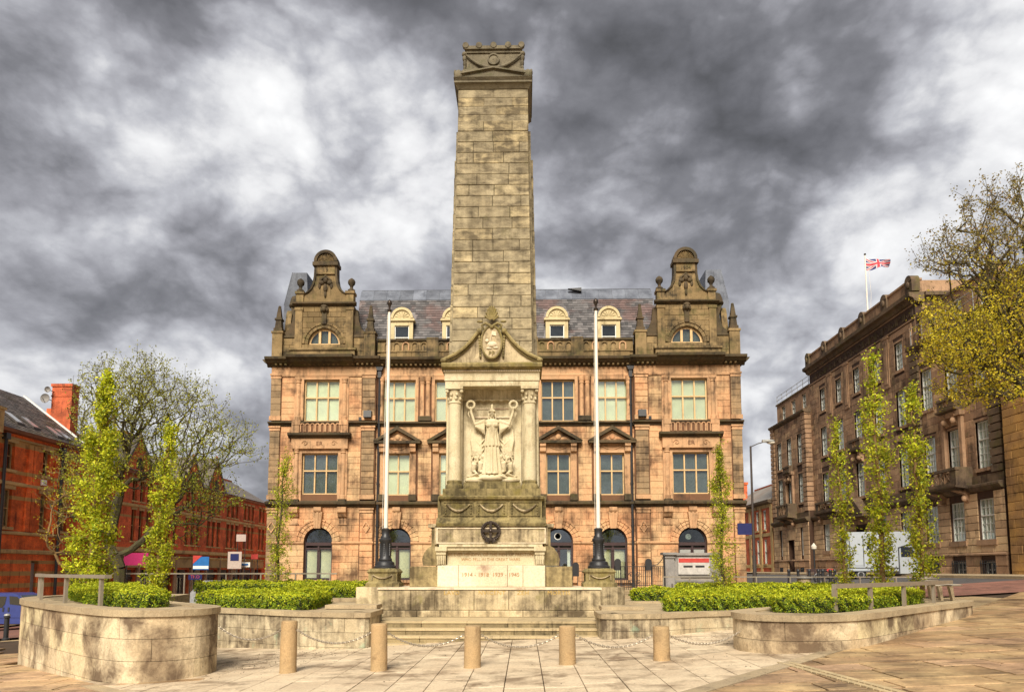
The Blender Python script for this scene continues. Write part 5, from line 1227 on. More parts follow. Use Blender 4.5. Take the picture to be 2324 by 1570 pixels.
# ================================================================== FLAGPOLES ON THEIR PEDESTALS
for s, px in ((-1, 874), (1, 1359)):
    X = atY(px, 1290, 21.0)[0]
    F_ = Bld('flagpole', 'bare white flagpole on a dark iron base, ' + ('left' if s < 0 else 'right') + ' of the stone pillar', 'flagpole', (X, 21.0, 1.7), 0, 'flagpoles on the monument base')
    F_.part('pole', MB().tube([(0, 0, 2.9), (0, 0, 5.5), (0, 0, 9.6)], [.062, .056, .04], 12), M['pole'], smooth=True)
    F_.part('finial', MB().lathe(0, 0, [(.06, 9.6), (.075, 9.64), (.03, 9.7), (.035, 9.78), (.075, 9.85), (.07, 9.92), (.02, 9.98)], 12), M['bronze'], smooth=True)
    F_.part('halyard', MB().tube([(-.1, -.02, 2.4), (-.09, -.02, 6), (-.05, -.02, 9.5)], .006, 4), M['pole'])
    F_.part('iron_base', MB().lathe(0, 0, [(.33, 1.74), (.33, 1.8), (.29, 1.83), (.27, 1.92), (.2, 1.96), (.21, 2.0), (.17, 2.06), (.16, 2.5), (.19, 2.54), (.19, 2.6), (.15, 2.64), (.15, 2.68), (.12, 2.72), (.12, 2.86), (.14, 2.9), (.06, 2.94)], 12), M['iron'], smooth=True)
    for k in range(6): F_.part('base_ornament', MB().tube([(.17 * math.cos(k * 1.047 + .5), .17 * math.sin(k * 1.047 + .5), 2.1 + .03 * j) for j in range(14)], [.012 + .01 * (j % 2) for j in range(14)], 5), M['iron'])
    P = Bld('flagpole_pedestal', 'stone pedestal with carved swag under the ' + ('left' if s < 0 else 'right') + ' flagpole', 'pedestal', (X, 21.0, 1.2), 0, 'flagpole pedestals')
    P.part('pedestal_stone', MB().taper((-.49, .49, -.4, .42, 1.2), (-.49, .49, -.4, .42, 1.3)).taper((-.49, .49, -.4, .42, 1.3), (-.42, .42, -.34, .36, 1.36)).box(-.42, .42, -.34, .36, 1.36, 1.58)
           .taper((-.42, .42, -.34, .36, 1.58), (-.47, .47, -.38, .4, 1.64)).taper((-.47, .47, -.38, .4, 1.64), (-.38, .38, -.32, .34, 1.735)), M['port_moss'])
    P.part('swag', MB().tube([(t * .28, -.37, 1.55 - .1 * (1 - t * t)) for t in [k / 5 - 1 for k in range(11)]], .018, 6).tube([(-.3, -.36, 1.55), (-.31, -.36, 1.4)], .013, 5).tube([(.3, -.36, 1.55), (.31, -.36, 1.4)], .013, 5), M['port_base'])
# ================================================================== PLANTER WALLS
def smooth_path(pts, step=.12, it=3):
    P = [Vector(p) for p in pts]
    for _ in range(it):
        Q = [P[0]]
        for a, b in zip(P, P[1:]): Q += [a * .75 + b * .25, a * .25 + b * .75]
        Q.append(P[-1]); P = Q
    out = [P[0]]; acc = 0
    L_ = [0]
    for a, b in zip(P, P[1:]): L_.append(L_[-1] + (b - a).length)
    n = max(2, int(L_[-1] / step)); res = []; j = 0
    for i in range(n + 1):
        t = L_[-1] * i / n
        while j < len(L_) - 2 and L_[j + 1] < t: j += 1
        u = (t - L_[j]) / max(1e-9, L_[j + 1] - L_[j]); res.append(P[j].lerp(P[j + 1], u))
    return res
def normals(path):
    out = []
    for i in range(len(path)):
        d = (path[min(i + 1, len(path) - 1)] - path[max(i - 1, 0)]).normalized(); out.append(Vector((-d.y, d.x)))
    return out
def wallseg(path, nrm, i0, i1, o0, o1, zb, zt, e=.0):
    """solid piece of wall between path samples; offsets along the normal (positive = inside); zb may be a function of x"""
    mb = MB(); v = []; n = i1 - i0
    for i in range(i0, i1 + 1):
        p = path[i].copy(); q = nrm[i]
        if i == i0 and e: p = p + (path[i + 1] - path[i]).normalized() * e
        if i == i1 and e: p = p - (path[i] - path[i - 1]).normalized() * e
        a, b = p + q * o0, p + q * o1
        z0 = zb(p.x) if callable(zb) else zb
        v += [(a.x, a.y, z0), (a.x, a.y, zt), (b.x, b.y, zt), (b.x, b.y, z0)]
    f = []
    for k in range(n):
        for j in range(4): f.append((k * 4 + j, k * 4 + (j + 1) % 4, k * 4 + 4 + (j + 1) % 4, k * 4 + 4 + j))
    f += [(0, 1, 2, 3), (4 * n + 3, 4 * n + 2, 4 * n + 1, 4 * n)]
    return mb.add(v, f)
def planter(name, label, pts, ztop, top_poly, mat, course=.36, seglen=1.15, cope=.13, thick=.35, inside=1, foot=False, seed=0, cope_w=.42):
    rr = random.Random(seed); path = smooth_path(pts); nrm = normals(path)
    if inside < 0: nrm = [-q for q in nrm]
    c = sum(path, Vector((0, 0))) / len(path)
    P = Bld(name, label, 'planter', (c.x, c.y, gz(c.x)))
    off = Vector((c.x, c.y))
    pl = [p - off for p in path]
    step = (path[1] - path[0]).length; k = max(3, int(seglen / step)); n = len(path) - 1
    zc = ztop - cope; zmin = min(gz(p.x) for p in path) - .1
    ncs = max(1, round((zc - zmin) / course)); h = (zc - zmin) / ncs
    P.part('wall_core', wallseg(pl, nrm, 0, n, .02, thick, zmin - .2, zc - .002), M['mortar'])
    for j in range(ncs):
        a, b = zmin + j * h, zmin + (j + 1) * h; i = 0; i1 = (k // 2) if j % 2 else k
        while i < n:
            i1 = min(n, i1 + rr.randint(-1, 1))
            if n - i1 < k // 2: i1 = n
            if i1 <= i: break
            xm = path[(i + i1) // 2].x
            if b > gz(xm) - .02:
                lip = -.012 if not foot or j else -.03
                P.part('stone', wallseg(pl, nrm, i, i1, lip + rr.uniform(-.003, .003), thick - .05, a + .004, b - .004, .004), mat)
            i = i1; i1 = i + k
    i = 0
    while i < n:
        i1 = min(n, i + k + rr.randint(0, 2))
        if n - i1 < k // 2: i1 = n
        P.part('coping_stone', wallseg(pl, nrm, i, i1, -.05, cope_w, zc, ztop - .012, .004), M['cope'])
        i = i1
    if top_poly:
        P.part('paved_top', MB().prism([(x - off.x, y - off.y) for x, y in top_poly], ztop - .3, ztop - .035, 'z'), M['cope'])
    return P
def inset(path, d):
    return path
pL1 = [(-12.6, 21.5), (-13.2, 19.9), (-13.1, 18.4), (-12.2, 17.0), (-10.4, 15.2), (-8.97, 13.86), (-7.5, 12.65), (-6.85, 12.42), (-6.2, 12.62), (-5.85, 13.2), (-6.0, 14.0), (-6.8, 14.8), (-8.0, 15.9), (-9.2, 17.6)]
PL1 = planter('curved_planter_wall', 'tall curved stone planter wall in the left foreground with steel handrail', pL1, 1.0,
              [(-12.6, 21.5), (-13.1, 19.9), (-12.9, 18.4), (-12.1, 17.1), (-10.3, 15.3), (-8.9, 14.0), (-7.4, 12.85), (-6.5, 12.75), (-6.0, 13.2), (-6.15, 13.9), (-6.9, 14.7), (-8.1, 15.8), (-9.3, 17.6), (-10.2, 21.5)], M['wallst'], course=.42, seglen=2.1, seed=1)
pL2 = [(-9.4, 21.5), (-9.3, 20.0), (-8.8, 19.0), (-8.19, 18.65), (-7.0, 18.1), (-5.65, 17.25), (-4.6, 16.95), (-3.72, 16.78), (-3.70, 17.2), (-3.7, 18.4)]
PL2 = planter('low_planter_wall', 'lower stained planter wall between the tall curved wall and the monument steps on the left', pL2, .70,
              [(-9.4, 21.5), (-9.2, 20.0), (-8.7, 19.1), (-7.0, 18.2), (-5.6, 17.35), (-3.75, 16.9), (-3.75, 18.4), (-4.6, 19.0), (-5.0, 22.8), (-9.4, 22.8)], M['wallst2'], course=.32, seglen=.95, seed=2)
pL3 = [(-8.6, 26.5), (-8.6, 24.6), (-8.3, 24.3), (-7.2, 24.2), (-5.7, 24.2), (-5.6, 24.9), (-5.6, 26)]
PL3 = planter('rear_planter_wall', 'small pale planter wall left of the flagpole, beyond the low hedge', pL3, .74, [(-8.6, 26.5), (-8.5, 24.5), (-5.65, 24.3), (-5.65, 26.5)], M['wallst2'], course=.4, seglen=1.2, seed=3)
pL4 = [(-13.5, 30.5), (-13.4, 28.4), (-12, 27.9), (-9, 27.7), (-6, 27.7), (-5.6, 28.2), (-5.6, 30)]
PL4 = planter('back_planter_wall', 'long low planter wall behind all the left hedges', pL4, .86, [(-13.5, 30.5), (-13.3, 28.5), (-12, 28), (-5.8, 27.8), (-5.8, 30.5)], M['wallst'], course=.5, seglen=1.6, seed=4)
pR1 = [(8.6, 18.6), (6.9, 17.2), (5.4, 15.9), (4.5, 15.0), (4.12, 14.3), (4.15, 13.6), (4.5, 13.15), (5.1, 13.05), (5.85, 13.2), (6.6, 13.75), (8.1, 15.3), (9.9, 17.15), (11.2, 18.35), (12.1, 19.35), (12.3, 20.1), (12.0, 20.8), (11.0, 21.2)]
PR1 = planter('curved_planter_wall', 'long curved stone planter wall on the right running back towards the bench', pR1, .885,
              [(8.6, 18.6), (6.9, 17.0), (5.4, 15.7), (4.3, 14.3), (4.3, 13.6), (4.6, 13.3), (5.2, 13.2), (5.8, 13.4), (6.5, 13.9), (8.0, 15.4), (9.8, 17.3), (11.9, 19.4), (12.1, 20.1), (11.8, 20.7), (10.9, 21.0)], M['wallst'], course=.37, seglen=1.7, seed=5, inside=1)
pR2 = [(1.84, 18.4), (1.82, 17.3), (1.84, 16.86), (2.3, 16.86), (3.4, 17.1), (4.38, 17.85), (5.69, 18.2), (7.0, 19.0), (8.2, 20.0)]
PR2 = planter('low_planter_wall', 'lower planter wall to the right of the monument steps', pR2, .67,
              [(1.9, 18.4), (1.9, 17.0), (3.4, 17.2), (4.4, 18.0), (5.7, 18.3), (7.0, 19.1), (8.2, 20.2), (9.5, 23.0), (3.6, 23.0), (3.0, 19.5)], M['wallst2'], course=.32, seglen=.95, seed=6)
pR3 = [(2.9, 25.5), (2.9, 23.2), (3.3, 22.9), (5.0, 22.9), (8.0, 23.0)]
PR3 = planter('rear_planter_wall', 'small pale planter wall right of the flagpole, beyond the low hedge', pR3, .70, [(2.9, 25.5), (3.0, 23.1), (8, 23.2), (9.5, 25.5)], M['wallst2'], course=.4, seglen=1.2, seed=7)
# ledge stones beside the steps
for nm, x0, x1, y0, y1, z, lab in (('ledge_wall', -5.2, -3.9, 18.6, 19.3, .78, 'short stone ledge beside the monument plinth on the left'), ('ledge_wall', 2.05, 3.1, 18.7, 19.4, .74, 'short stone ledge beside the monument plinth on the right')):
    b = Bld(nm, lab, 'wall', ((x0 + x1) / 2, y0, 0)); cx = (x0 + x1) / 2
    for i in range(2): b.part('stone', MB().block(x0 - cx + i * (x1 - x0) / 2, x0 - cx + (i + 1) * (x1 - x0) / 2 - .01, .2, z - .1, .1, .1, .012).box(x0 - cx + i * (x1 - x0) / 2, x0 - cx + (i + 1) * (x1 - x0) / 2 - .01, .1, y1 - y0, .2, z - .1), M['wallst2'])
    b.part('coping_stone', MB().box(x0 - cx - .03, x1 - cx + .03, -.03, y1 - y0 + .02, z - .098, z), M['cope'])

# ================================================================== BOLLARDS AND CHAINS
bp = [(-4.32, 13.03, .77), (-2.61, 12.82, .735), (-.93, 12.76, .705), (.765, 12.80, .70), (2.46, 12.88, .695)]
labs = ['stone bollard nearest the tall curved wall, the leftmost of the row', 'second stone bollard from the left, before the left end of the steps', 'middle stone bollard of the row, in front of the monument', 'fourth stone bollard, before the right half of the steps', 'rightmost stone bollard, standing before the right planter wall']
prof = lambda z0, z1: [(.155, z0 - .1), (.155, z0), (.148, z0 + .02), (.146, z1 - .03), (.138, z1 - .008), (.12, z1)]
tops = []
for i, (x, y, zt) in enumerate(bp):
    g = gz(x); H_ = zt - g; pf = [(.155, -.1), (.155, 0)] + [(.15 - .005 * k / 10, .02 + (H_ - .05) * k / 10) for k in range(11)] + [(.138, H_ - .008), (.12, H_), (.05, H_ + .002)]
    b_ = MB().lathe(0, 0, pf, 32); rb = random.Random(60 + i)
    b_.v = [(a * (1 + .02 * mnoise.noise(Vector((a * 9, b * 9, c * 6 + i * 7)))), b * (1 + .02 * mnoise.noise(Vector((a * 9, b * 9, c * 6 + i * 7)))), c) if rb.random() > .05 else (a * .975, b * .975, c) for a, b, c in b_.v]
    m_ = b_.mesh('bollard', 0, True)
    o = new_obj('bollard', m_, None, M['bollard']); o.location = (x, y, g); o.rotation_euler = (R(random.uniform(-.5, .5)), R(random.uniform(-.5, .5)), random.uniform(0, 6))
    tag(o, labs[i], 'bollard', 'stone bollards in front of the monument'); tops.append(Vector((x, y, zt - .16)))
def chain(P, Q, sag, label):
    n = int((Q - P).length * 1.08 / .042); mb = MB(); pts = []
    for i in range(n + 1):
        t = i / n; p = P.lerp(Q, t); p.z -= sag * (1 - (2 * t - 1) ** 2); pts.append(p)
    for i in range(n):
        c = (pts[i] + pts[i + 1]) / 2; d = (pts[i + 1] - pts[i]).normalized(); s = d.cross(Vector((0, 0, 1))).normalized() if i % 2 else d.cross(d.cross(Vector((0, 0, 1)))).normalized()
        ring = [c + d * .033 * math.cos(a) + s * .017 * math.sin(a) for a in [2 * math.pi * k / 8 for k in range(9)]]
        mb.tube(ring, .0065, 4, cap=False)
    mid = (P + Q) / 2
    root = thing('chain', label, 'chain', mid, 0, 'chains between the bollards')
    o = new_obj('links', MB().add([Vector(v) - mid for v in mb.v], mb.f).mesh('links'), root, M['chain']); o['kind'] = 'stuff'
cl = ['chain hanging from the tall curved wall to the leftmost bollard', 'chain between the leftmost bollard and the second one', 'chain between the second bollard and the middle one', 'chain between the middle bollard and the fourth one', 'chain between the fourth bollard and the rightmost one', 'chain from the rightmost bollard to the right planter wall']
A = [Vector((-5.82, 13.5, .62))] + tops + [Vector((4.12, 13.75, .52))]
for i in range(6):
    P, Q = A[i], A[i + 1]; d = (Q - P).normalized()
    chain(P + d * (.15 if i else 0), Q - d * (.15 if i < 5 else 0), .22 if i < 5 else .2, cl[i])

# ================================================================== HEDGES
def leaf_quads(pts, size, seed, nrm=None, tilt=.8):
    """numpy: one folded leaf (two triangles sharing the midrib) per point"""
    rg = np.random.default_rng(seed); n = len(pts); p = np.asarray(pts, dtype=np.float64)
    a = rg.normal(size=(n, 3)); a /= np.linalg.norm(a, axis=1)[:, None]
    if nrm is not None: a = a * tilt + nrm; a /= np.linalg.norm(a, axis=1)[:, None]
    b = rg.normal(size=(n, 3)); u = np.cross(a, b); u /= np.linalg.norm(u, axis=1)[:, None]; w = np.cross(a, u)
    s = (size * rg.uniform(.6, 1.3, n))[:, None]
    v = np.empty((n, 4, 3)); v[:, 0] = p - u * s * .5; v[:, 1] = p - w * s * .3 + a * s * .12; v[:, 2] = p + u * s * .5; v[:, 3] = p + w * s * .3 + a * s * .12
    return v.reshape(-1, 3)
def mesh_quads(name, v, mat):
    n = len(v) // 4; me = bpy.data.meshes.new(name)
    me.vertices.add(len(v)); me.vertices.foreach_set('co', v.ravel())
    me.loops.add(n * 4); me.loops.foreach_set('vertex_index', np.arange(n * 4, dtype=np.int32))
    me.polygons.add(n); me.polygons.foreach_set('loop_start', np.arange(0, n * 4, 4, dtype=np.int32)); me.polygons.foreach_set('loop_total', np.full(n, 4, dtype=np.int32))
    me.update(calc_edges=True); me.materials.append(mat); return me
def pip(poly, x, y):
    c = np.zeros(len(x), bool); n = len(poly)
    for i in range(n):
        x0, y0 = poly[i]; x1, y1 = poly[(i + 1) % n]
        k = ((y0 > y) != (y1 > y)) & (x < (x1 - x0) * (y - y0) / ((y1 - y0) if y1 != y0 else 1e-9) + x0); c ^= k
    return c
def hedge(label, poly, z0, z1, n, size, seed, group='clipped box hedges in the planters'):
    rg = np.random.default_rng(seed); P = [Vector(p) for p in poly]
    c = sum(P, Vector((0, 0))) / len(P); xs = [p[0] for p in poly]; ys = [p[1] for p in poly]
    per = sum((P[(i + 1) % len(P)] - P[i]).length for i in range(len(P)))
    bx = (max(xs) - min(xs)) * (max(ys) - min(ys)); aside = per * (z1 - z0)
    # top
    X = rg.uniform(min(xs), max(xs), n * 3); Y_ = rg.uniform(min(ys), max(ys), n * 3); k = pip(poly, X, Y_); frac = k.mean(); atop = bx * frac
    nt = int(n * atop / (atop + aside * 1.6)); X, Y_ = X[k][:nt], Y_[k][:nt]; nt = len(X)
    Z = z1 + .045 * np.sin(X * 5.1 + Y_ * 1.3) * np.sin(Y_ * 4.3) + .035 * np.sin(X * 11.3 + 2 * np.sin(Y_ * 7)) + .03 * np.sin(X * 2.1 + Y_ * 3.3) + rg.normal(0, .018, nt) - np.abs(rg.normal(0, .02, nt))
    tp = np.stack([X, Y_, Z], 1); tn = np.tile([0, 0, 1.0], (nt, 1))
    ns = n - nt; sp = []; sn = []
    area = sum(P[i].x * P[(i + 1) % len(P)].y - P[(i + 1) % len(P)].x * P[i].y for i in range(len(P)))
    for i in range(len(P)):
        a, b = P[i], P[(i + 1) % len(P)]; d = b - a; L_ = d.length
        if L_ < 1e-6: continue
        q = Vector((d.y, -d.x)) / L_ * (1 if area > 0 else -1); m_ = int(ns * L_ / per)
        t = rg.uniform(0, 1, m_); zz = rg.uniform(0, 1, m_) ** .9
        bul = .04 * np.sin(t * L_ * 13 + zz * 8) + .05 * np.sin(t * L_ * 5 + i) * np.sin(zz * 6 + t * 9) + .04 * np.sin(np.pi * zz) + rg.normal(0, .02, m_) - .05 * (zz > .85) * (zz - .85) / .15
        sp.append(np.stack([a.x + d.x * t + q.x * bul, a.y + d.y * t + q.y * bul, z0 + (z1 - z0) * zz], 1)); sn.append(np.tile([q.x, q.y, .25], (m_, 1)))
    pts = np.concatenate([tp] + sp); nr = np.concatenate([tn] + sn)
    gapn = np.sin(pts[:, 0] * 17 + 3 * np.sin(pts[:, 1] * 5)) * np.sin(pts[:, 1] * 15 + 2 * np.sin(pts[:, 0] * 6)) * np.sin(pts[:, 2] * 19 + pts[:, 0] * 4 + 1)
    keep = (gapn < .35) | (rg.uniform(size=len(pts)) < .35); pts, nr = pts[keep], nr[keep]
    pts[:, 0] -= c.x; pts[:, 1] -= c.y; pts[:, 2] -= z0
    root = thing('hedge', label, 'hedge', (c.x, c.y, z0), 0, group)
    new = (pts[:, 2] > (z1 - z0) * .72 + rg.normal(0, .05, len(pts))) & (rg.uniform(size=len(pts)) < .8) | (rg.uniform(size=len(pts)) < .10)  # mostly upper leaves, coloured brighter to paint the light on the hedge top
    for sel, m_ in ((~new, 'hedge'), (new, 'hedge_lit')):  # new: mask of the leaves that get the painted sunlit colour
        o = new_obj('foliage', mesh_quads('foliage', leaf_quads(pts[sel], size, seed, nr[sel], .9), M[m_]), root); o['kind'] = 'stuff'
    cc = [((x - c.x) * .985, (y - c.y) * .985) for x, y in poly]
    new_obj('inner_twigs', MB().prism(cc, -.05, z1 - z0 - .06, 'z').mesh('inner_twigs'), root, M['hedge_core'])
def rp(pts): return [tuple(p) for p in smooth_path(pts + [pts[0]], .35, 2)][:-1]
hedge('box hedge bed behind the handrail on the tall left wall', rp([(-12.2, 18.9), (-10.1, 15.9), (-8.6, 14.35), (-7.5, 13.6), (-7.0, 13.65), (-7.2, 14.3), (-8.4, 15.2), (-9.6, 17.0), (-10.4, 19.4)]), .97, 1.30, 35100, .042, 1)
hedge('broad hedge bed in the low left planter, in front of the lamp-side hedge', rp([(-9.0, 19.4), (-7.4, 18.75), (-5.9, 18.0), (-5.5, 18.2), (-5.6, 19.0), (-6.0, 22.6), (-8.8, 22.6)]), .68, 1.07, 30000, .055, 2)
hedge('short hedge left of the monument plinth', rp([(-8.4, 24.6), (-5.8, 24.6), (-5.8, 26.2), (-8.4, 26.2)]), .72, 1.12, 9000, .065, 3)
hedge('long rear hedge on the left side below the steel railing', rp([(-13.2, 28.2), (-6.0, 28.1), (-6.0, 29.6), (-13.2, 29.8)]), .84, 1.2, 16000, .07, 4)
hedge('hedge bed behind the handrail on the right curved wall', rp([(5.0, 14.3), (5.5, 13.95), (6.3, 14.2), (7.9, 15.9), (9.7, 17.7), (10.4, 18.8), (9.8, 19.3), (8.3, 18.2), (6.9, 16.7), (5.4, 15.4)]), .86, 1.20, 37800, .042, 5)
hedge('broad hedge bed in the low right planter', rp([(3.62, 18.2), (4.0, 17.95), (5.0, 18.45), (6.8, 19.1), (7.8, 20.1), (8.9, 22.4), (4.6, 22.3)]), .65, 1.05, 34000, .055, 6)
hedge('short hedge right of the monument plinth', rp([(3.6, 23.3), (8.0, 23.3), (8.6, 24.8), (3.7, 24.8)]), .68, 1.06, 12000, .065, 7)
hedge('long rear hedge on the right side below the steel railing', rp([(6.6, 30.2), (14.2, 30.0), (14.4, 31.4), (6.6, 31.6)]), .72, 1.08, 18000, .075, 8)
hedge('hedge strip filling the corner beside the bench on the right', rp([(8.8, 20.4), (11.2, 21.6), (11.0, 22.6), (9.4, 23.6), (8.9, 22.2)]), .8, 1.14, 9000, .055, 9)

# ================================================================== HANDRAILS
def flat_rail(name, label, pts, zr, w, th, posts, zbase, pw=.03, pd=.09, mat=None, grp='steel handrails on the planters'):
    mat = mat or M['steel']; path = smooth_path(pts, .3, 2); nrm = normals(path); c = sum(path, Vector((0, 0))) / len(path)
    b = Bld(name, label, 'handrail', (c.x, c.y, zbase), 0, grp)
    pl = [p - c for p in path]
    b.part('rail', wallseg(pl, nrm, 0, len(pl) - 1, -w / 2, w / 2, zr - th, zr), mat)
    for t in posts:
        i = min(len(pl) - 2, int(t * (len(pl) - 1))); p = pl[i]; d = (pl[i + 1] - pl[i]).normalized(); n_ = nrm[i]
        q = [p + d * a + n_ * e for a, e in ((-pd / 2, -pw), (pd / 2, -pw), (pd / 2, pw), (-pd / 2, pw))]
        b.part('post', MB().prism([(v.x, v.y) for v in q], zbase, zr - th, 'z'), mat)
    return b
flat_rail('handrail', 'flat steel handrail with posts on top of the tall left wall', [(-12.95, 18.8), (-12.0, 17.2), (-10.3, 15.4), (-8.15, 13.75)], 1.60, .13, .07, (0.02, .12, .42, .72, .995), .99)
flat_rail('handrail', 'flat steel handrail with wide posts beside the right hedge and bench', [(6.15, 14.2), (7.6, 15.4), (9.2, 16.9), (10.6, 18.3), (11.3, 19.0)], 1.42, .10, .09, (0.0, .25, .52, .8), .88, pd=.12)
flat_rail('railing', 'thin steel railing along the rear of the left hedges', [(-19.5, 30.8), (-14, 30.9), (-8.2, 30.9)], 1.56, .07, .06, [k / 7 for k in range(8)], .3, pd=.05)
flat_rail('railing', 'thin steel railing along the rear of the right hedges', [(6.3, 32.3), (12, 32.4), (18.0, 31.6)], 1.40, .06, .05, [k / 8 for k in range(9)], .5, pd=.05)
# curved bench at the far end of the right planter
B_n = Bld('curved_bench', 'curved slatted steel bench at the far end of the right planter wall', 'bench', (11.6, 20.0, gz(11.6)))
for k in range(26):
    a = R(-95 + k * 6); r0, r1 = .55, 1.0
    B_n.part('slat', MB().tube([(-.6 + r0 * math.cos(a), r0 * math.sin(a), 1.29), (-.6 + r1 * math.cos(a), r1 * math.sin(a), 1.29)], .013, 5), M['steel'])
B_n.part('seat_rim', MB().tube([(-.6 + 1.02 * math.cos(R(a)), 1.02 * math.sin(R(a)), 1.28) for a in range(-98, 60, 8)], .02, 6).tube([(-.6 + .53 * math.cos(R(a)), .53 * math.sin(R(a)), 1.28) for a in range(-98, 60, 8)], .02, 6), M['steel'])
for j in range(3): B_n.part('back_rail', MB().tube([(-.6 + (.5 - .03 * j) * math.cos(R(a)), (.5 - .03 * j) * math.sin(R(a)), 1.36 + .05 * j) for a in range(-98, 60, 8)], .016, 5), M['steel'])
for a in (-80, -20, 40): B_n.part('leg', MB().taper((-.6 + .8 * math.cos(R(a)) - .03, -.6 + .8 * math.cos(R(a)) + .03, .8 * math.sin(R(a)) - .06, .8 * math.sin(R(a)) + .06, .88), (-.6 + .75 * math.cos(R(a)) - .05, -.6 + .75 * math.cos(R(a)) + .05, .75 * math.sin(R(a)) - .06, .75 * math.sin(R(a)) + .06, 1.27)), M['cope'])

# leaf litter and grit blown against the planter and into the joints
rg_ = np.random.default_rng(77); P_ = []
for cx_, cy_, sx_, sy_, n_ in ((-5.4, 14.6, .7, .9, 260), (-5.0, 16.2, 1.4, .5, 160), (0, 13.5, 6, 2.2, 160), (5.2, 15.2, .6, 1.2, 120), (3.6, 16.2, 1.2, .6, 120), (7.5, 11.5, 3.5, 1.6, 90)):
    P_ += [(x, y, gz(x) + .008) for x, y in zip(rg_.normal(cx_, sx_, n_), rg_.normal(cy_, sy_, n_)) if y > 8]
P_ = np.array(P_); o = new_obj('leaf_litter', mesh_quads('leaf_litter', leaf_quads(P_, .034, 5, np.tile([0, 0, 1.0], (len(P_), 1)), .35), M['twig'])); tag(o, 'dark scraps of leaf litter scattered over the paving', 'leaf litter', kind='stuff')
# ================================================================== BROWN STONE BUILDING ON THE RIGHT (faces -X; local x = 37.7 - Y)
CB = Bld('council_building', 'large brown stone office building on the right with white multi-pane windows and rooftop flag', 'building', (26, 37.7, 1.0), R(-90))
wN, wC, wF = (-8.4, 0.0), (-25.9, -8.4), (-34.9, -25.9)
yw, yc = -.35, .1
RG = dict(cols=1, fr=.05, mu=.07, mat=M['white'], rec=.12, thin=.035)
ground_w = []
for cxw in (-4.2, -30.2):
    ground_w += [(cxw + d - .66, cxw + d + .66, 3.35, 5.62) for d in (-2.6, 0, 2.6)]
far_g = [(-30.2 - 2.6 - .3, -30.2 - 2.6 + .3, 3.0, 5.5), (-30.2 + 2.6 - .3, -30.2 + 2.6 + .3, 3.0, 5.5), (-30.2 - .75, -30.2 + .75, .9, 4.5)]
near_g = [(-4.2 + d - .68, -4.2 + d + .68, 3.35, 5.62) for d in (-2.6, 0, 2.6)]
near_b = [(-4.2 + d - .62, -4.2 + d + .62, 1.25, 2.15) for d in (-2.6, 0, 2.6)]
far_b = [(-30.2 + d - .4, -30.2 + d + .4, 1.1, 1.8) for d in (-2.6, 2.6)]
cb = [-10.7, -13.85, -17.0, -20.15, -23.3]
cen_g = [(c - .6, c + .6, 3.3, 5.6) for c in cb if c not in (-17.0,)] + [(-17.9, -16.1, 1.0, 4.9)]
f1N = [(-4.2 + d - .64, -4.2 + d + .64, 7.35, 10.0) for d in (-2.6, 0, 2.6)]; f1F = [(-30.2 + d - .6, -30.2 + d + .6, 7.9, 10.6) for d in (-2.6, 0, 2.6)]
f2N = [(-4.2 + d - .62, -4.2 + d + .62, 11.8, 14.4) for d in (-2.6, 0, 2.6)]; f2F = [(-30.2 + d - .58, -30.2 + d + .58, 11.6, 14.3) for d in (-2.6, 0, 2.6)]
f3N = [(-4.2 + d - .5, -4.2 + d + .5, 16.75, 18.1) for d in (-2.6, 0, 2.6)]; f3F = [(-30.2 + d - .5, -30.2 + d + .5, 16.75, 18.1) for d in (-2.6, 0, 2.6)]
f1C = [(c - .6, c + .6, 7.35, 10.0) for c in cb]; f2C = [(c - .6, c + .6, 11.55, 14.05) for c in cb]; f3C = [(c - .52, c + .52, 15.5, 17.45) for c in cb]
Zb = .7
CB.wall('ground_floor_wall', wN[0], wN[1], Zb, 6.05, yw - .1, .5, near_g + near_b, M['brown_joint'])
CB.wall('ground_floor_wall', wF[0], wF[1], Zb, 6.05, yw - .1, .5, far_g + far_b, M['brown_joint'])
CB.wall('ground_floor_wall', wC[0], wC[1], Zb, 6.05, yc - .1, .5, cen_g, M['brown_joint'])
CB.wall('upper_wall', wN[0], wN[1], 6.05, 16.0, yw, .5, f1N + f2N, M['brown_joint']); CB.wall('upper_wall', wF[0], wF[1], 6.05, 16.0, yw, .5, f1F + f2F, M['brown_joint'])
CB.wall('upper_wall', wC[0], wC[1], 6.05, 19.9, yc, .5, f1C + f2C + f3C, M['brown_joint'])
for w, f3 in ((wN, f3N), (wF, f3F)):
    CB.wall('attic_wall', w[0] + .3, w[1] - .3, 16.0, 18.5, yw + .55, .4, f3, M['brown'])
    CB.part('attic_coping', MB().box(w[0] + .2, w[1] - .2, yw + .45, yw + 1.1, 18.5, 18.65), M['brown_dark'])
    for (a, b, c, d) in f3: CB.window(a, b, c, d, yw + .55, rows=(0, .5, 1), gl=M['glass'], back=M['net'], gbar=(2, 4), **RG)
    CB.part('wing_cornice', MB().prism([(yw, 15.95), (yw - .12, 16.0), (yw - .3, 16.12), (yw - .32, 16.28), (yw + .6, 16.34), (yw + .6, 15.95)], w[0] - .1, w[1] + .1, 'x'), M['brown_dark'])
    for z in (17.05, 17.5) if w is wN else (): CB.part('roof_rail', MB().tube([(w[0] + .2, yw - .1, z), (w[1] - .2, yw - .1, z)], .025, 5), M['lamphead'])
    if w is wN:
        for k in range(7): x = w[0] + .3 + k * (w[1] - w[0] - .6) / 6; CB.part('roof_rail_post', MB().tube([(x, yw - .1, 16.3), (x, yw - .1, 17.5)], .025, 5), M['lamphead'])
for z in (19.1, 19.5): CB.part('roof_rail', MB().tube([(wF[0] + .2, yw + .6, z), (wF[1] - .4, yw + .6, z)], .025, 5), M['lamphead'])
